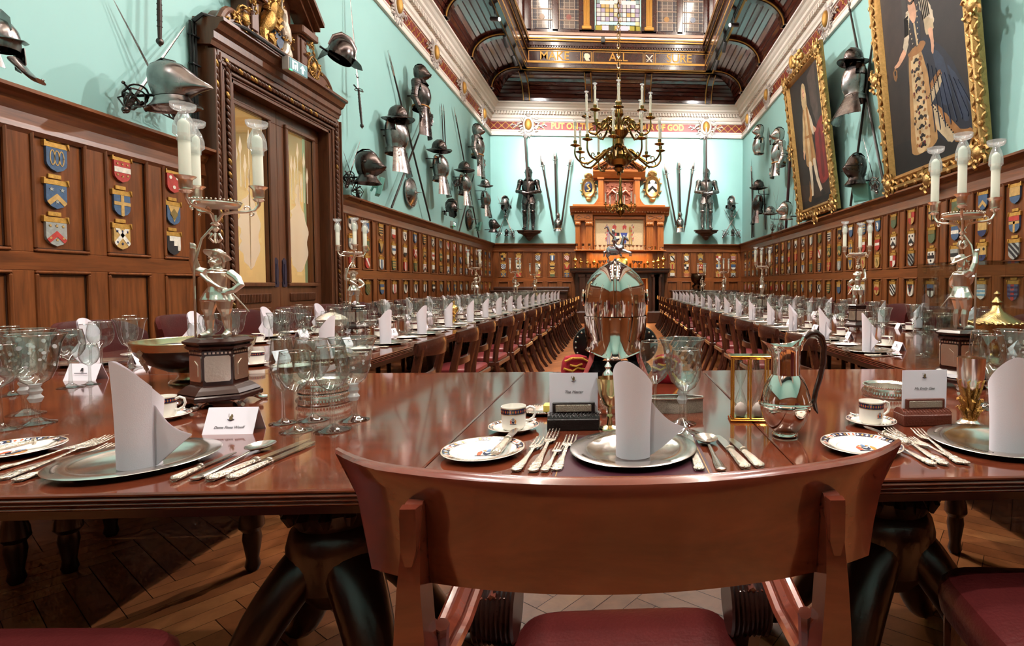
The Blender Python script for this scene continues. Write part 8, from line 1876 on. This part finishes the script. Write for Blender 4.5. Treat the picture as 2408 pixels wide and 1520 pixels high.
def candelabrum():
    r = thing('candelabrum', 'tmp candelabrum label text', 'candelabrum')
    w = MB(); hx = lambda rad, z: [(rad*cos(pi/3*k+pi/6), rad*sin(pi/3*k+pi/6), z) for k in range(6)]
    def hexs(L): w.rings([hx(a, b) for a, b in L], sm=False)
    hexs([(.115, .022), (.118, .026), (.118, .036), (.112, .04)]); hexs([(.108, .04), (.112, .044), (.1, .056), (.088, .066), (.08, .07)]); hexs([(.078, .07), (.078, .185)]); hexs([(.078, .183), (.088, .19), (.09, .196), (.085, .2), (.095, .206), (.097, .213), (.08, .222), (.07, .225)])
    w.build('hexagonal_plinth', [PWOOD], r)
    for k in range(6):
        a = pi/3*k; M = Matrix.Rotation(a, 4, 'Z') @ Matrix.Translation((.0676, 0, .125)) @ Matrix.Rotation(pi/2, 4, 'Z') @ Matrix.Rotation(pi/2, 4, 'X')
        p = MB(); p.M = M; p.prism([(-.03, -.042), (.03, -.042), (.034, -.036), (.034, .036), (.03, .042), (-.03, .042), (-.034, .036), (-.034, -.036)], 0, .0025); 
        p.prism([(-.018, -.025), (.018, -.025), (.018, .012), (-.018, .012)], .0025, .004); p.prism([(-.018, .012), (0, .026), (.018, .012)], .0025, .004)
        for q in range(7): p.box(-.033+.0105*q, .048, 0, -.027+.0105*q, .054, .003)
        p.build('silver_panel', [CSIL], r)
        f = MB(); f.M = Matrix.Rotation(a+pi/6, 4, 'Z'); f.tube([(.085, 0, .03), (.1, 0, .022), (.104, 0, .012), (.118, 0, .006), (.13, 0, .008)], [.02, .014, .008, .009, .006], 9); f.tube([(.095, -.02, .024), (.1, 0, .016), (.095, .02, .024)], [.004, .008, .004], 7); f.build('paw_foot', [SILT], r)
    f = put('pikeman_figure', FIG, r, (0, 0, .224)); ax = -.195*.29
    MB().tube([(ax, -.022, .224), (ax, -.022, .46), (ax*.6, -.015, .55), (0, 0, .6)], .0036, 8).build('staff', [CSIL], r)
    s = MB(); s.lathe([(.004, .575), (.012, .585), (.006, .592), (.014, .6), (.006, .61), (.005, .63)], 14)
    for k in range(6): a = k*pi/3; s.tube([(.006*cos(a), .006*sin(a), .54), (.018*cos(a), .018*sin(a), .552), (.01*cos(a), .01*sin(a), .57)], .0035, 6)
    s.tube([(ax*.3, -.005, .57), (0, 0, .56)], .004, 6)
    s.build('stem_knop', [CSIL], r)
    t = MB(); t.lathe([(.0, .652), (.05, .655), (.068, .66), (.072, .668), (.071, .672), (.066, .668), (0, .664)], 40)
    for k in range(40): a = 2*pi*k/40; t.ball((.0725*cos(a), .0725*sin(a), .676), .0035, 6, 4)
    t.build('gallery_tray', [CSIL], r)
    for k in range(3):
        a = k*2*pi/3+.5; M = Matrix.Rotation(a, 4, 'Z'); m = MB(); m.M = M
        m.tube([(0, 0, .6), (.02, 0, .635), (.05, 0, .643), (.085, 0, .646), (.108, 0, .654), (.12, 0, .672), (.12, 0, .685)], [.005, .005, .0045, .0045, .0045, .005, .006], 8)
        m.tube(spiral((.085, 0, .658), .013, .003, -pi/2, 4.2, 14), .0028, 6); m.tube(spiral((.098, 0, .64), .009, .002, pi/2, -4, 12), .0025, 6); m.tube(spiral((.03, 0, .648), .009, .002, -pi/2, 4, 12), .0025, 6)
        ar = m.build('scroll_arm', [CSIL], r)
        k_ = MB(); k_.M = M @ Matrix.Translation((.12, 0, .683)); k_.lathe([(0, 0), (.01, .0), (.018, .008), (.012, .013), (.0165, .016), (.0175, .04), (.02, .044), (.027, .05), (.028, .053), (.02, .053), (0, .052)], 22); k_.build('socket', [CSIL], ar)
        c = MB(); c.M = M @ Matrix.Translation((.12, 0, .735)); c.lathe([(.0, 0), (.0155, 0), (.0155, .16), (.013, .168), (.006, .176), (0, .178)], 24); c.build('candle', [WAXM], r)
        g = MB(); g.M = M @ Matrix.Translation((.12, 0, .735)); n = 24
        g.rings([[(rr*(1+fl*.07*cos(6*2*pi*j/n))*cos(2*pi*j/n), rr*(1+fl*.07*cos(6*2*pi*j/n))*sin(2*pi*j/n), z) for j in range(n)] for rr, z, fl in ((.0185, .108, 0), (.019, .122, 0), (.0265, .13, 1), (.0255, .155, 1), (.019, .18, .6), (.0135, .192, 0), (.012, .198, 0), (.027, .203, 0), (.032, .21, 0), (.033, .222, 0), (.028, .212, 0), (.012, .206, 0))], cap=False); g.build('glass_drip_shade', [CGL], r)
    return r
CD = candelabrum()
CD.location = onZ(519, 948); CD.rotation_euler.z = .02; tag(CD, 'tall silver candelabrum with pikeman figure, nearest one at the left', None, 'pikeman candelabra')
for (x, y), rz, lab in (((1.345, 2.07), 1.5, 'tall silver candelabrum with pikeman figure, nearest one at the right'), ((-2.27, 4.8), .6, 'pikeman candelabrum on the left table before the carved door'), ((-2.3, 8.95), 2.9, 'pikeman candelabrum midway along the left table'), ((-2.18, 11.7), .4, 'pikeman candelabrum on the far half of the left table'), ((-2.22, 14.6), 2.6, 'farthest pikeman candelabrum on the left table'),
    ((2.13, 4.75), 2.6, 'pikeman candelabrum on the right table, second from the front'), ((2.16, 8.1), .9, 'pikeman candelabrum midway along the right table'), ((2.28, 11.7), 1.9, 'pikeman candelabrum on the far half of the right table'), ((2.22, 14.3), .2, 'farthest pikeman candelabrum on the right table')):
    dup(CD, lab, (x, y, TZ), rz, 'pikeman candelabra')
# ---------------- brass chandeliers
BRASS = mat('aged_brass', (128, 102, 54), .2, 1, var=.25, vscale=14)
def chandelier(x, y, zb_, sc, tiers, label, body, ztop):
    r = thing('chandelier', label, 'chandelier', (x, y, zb_)); r.scale = (sc,)*3
    MB().lathe(body, 28).build('baluster_stem', [BRASS], r)
    cm = MB().lathe([(0, 0), (.015, 0), (.015, .25), (0, .26)], 12).mesh('candle', [WAXM]); g = MB(); g.lathe([(.014, .2), (.022, .21), (.02, .235), (.012, .26), (.008, .27), (.028, .276), (.03, .285), (.012, .279)], 14, cap=False); gm = g.mesh('glass_drip_shade', [CGL])
    for n, R, z0, z1, off in tiers:
        for k in range(n):
            a = 2*pi*k/n+off; M = Matrix.Rotation(a, 4, 'Z'); m = MB(); h = z1-z0
            P0 = [(.05, 0, z0+.06), (.1, 0, z0+.14), (.18, 0, z0+.13), (R*.55, 0, z0+.02), (R*.72, 0, z0-.05), (R*.9, 0, z0-.03), (R, 0, z0+.05), (R, 0, z1)]
            m.tube(cr(P0, 5), crr([.014, .016, .016, .015, .014, .013, .012, .01], 5), 8); m.tube(spiral((.17, 0, z0+.07), .08, .015, pi/2, -5, 20), .011, 6); m.tube(spiral((R*.82, 0, z0+.0), .045, .01, -pi/2, 4, 12), .007, 6); m.ball((R*.72, 0, z0-.06), .016, 7, 5)
            o = m.build('arm', [BRASS], r); o.rotation_euler.z = a
            s = MB(); s.M = Matrix.Translation((R, 0, z1)); s.lathe([(0, -.01), (.02, 0), (.055, .012), (.07, .02), (.068, .024), (.03, .022), (.02, .04), (.026, .07), (.022, .085), (0, .085)], 16); q = s.build('drip_pan', [BRASS], o)
            put('candle', cm, r, (R*cos(a), R*sin(a), z1+.08)); put('glass_drip_shade', gm, r, (R*cos(a), R*sin(a), z1+.08))
    c = MB(); zt = (ztop-zb_)/sc; z = body[-1][1]-.02; k = 0
    while z < zt:
        c.tube([(.018*cos(t) if k % 2 else 0, 0 if k % 2 else .018*cos(t), z+.035+.045*sin(t)) for t in [2*pi*i/10 for i in range(10)]], .0055, 5, 0, False, True); z += .068; k += 1
    c.build('chain', [BRASS], r)
yy = 7.6; v = onY(1455, 414, yy)
b1 = [(0, 0), (.02, .01), (.03, .03), (.02, .05), (.05, .07), (.075, .1), (.05, .13), (.13, .15), (.18, .2), (.19, .26), (.15, .32), (.09, .36), (.11, .39), (.07, .43), (.06, .5), (.1, .54), (.14, .6), (.1, .67), (.05, .7), (.04, .8), (.07, .84), (.06, .9), (.03, .95), (.05, 1.0), (.03, 1.05), (.02, 1.12), (0, 1.14)]
chandelier(v.x, yy, v.z, 1.0, [(10, .60, .2, .36, .2), (8, .44, .62, .78, .0)], 'large brass chandelier with tiers of candles, hanging over the aisle', b1, 9.7)
yy = 14.4; v = onY(1459, 512, yy)
b2 = [(0, 0), (.02, .02), (.03, .05), (.06, .08), (.12, .14), (.14, .2), (.1, .27), (.05, .32), (.09, .4), (.06, .48), (.04, .6), (.07, .7), (.05, .8), (.03, .95), (.04, 1.05), (.02, 1.15), (0, 1.2)]
chandelier(v.x, yy, v.z, .9, [(6, .44, .22, .34, .25)], 'smaller brass chandelier beyond the large one, before the chimneypiece', b2, 9.7)
# security camera dome on the lantern ledge
v = onY(1418, 93, LY1-.1); o = MB().lathe([(0, -.1), (.05, -.08), (.065, -.03), (.06, .0), (.05, .06), (0, .06)], 20).build('dome_camera', [mat('camera_grey', (92, 96, 96), .4)], loc=tuple(v)); tag(o, 'small grey dome camera on the ledge above the motto', 'camera')
vs = SC.view_settings; SC.display_settings.display_device = 'sRGB'
vs.view_transform = 'Standard'; vs.look = 'None'; vs.gamma = 1; vs.use_curve_mapping = False; vs.exposure = EXPO
cy = SC.cycles
cy.use_denoising = True; cy.max_bounces = 6; cy.diffuse_bounces = 3; cy.glossy_bounces = 4; cy.transmission_bounces = 4; cy.transparent_max_bounces = 24
cy.use_adaptive_sampling = True; cy.use_light_tree = False; cy.adaptive_threshold = .04; cy.adaptive_min_samples = 12
cy.caustics_reflective = False; cy.caustics_refractive = False; cy.sample_clamp_indirect = 6; cy.blur_glossy = .3
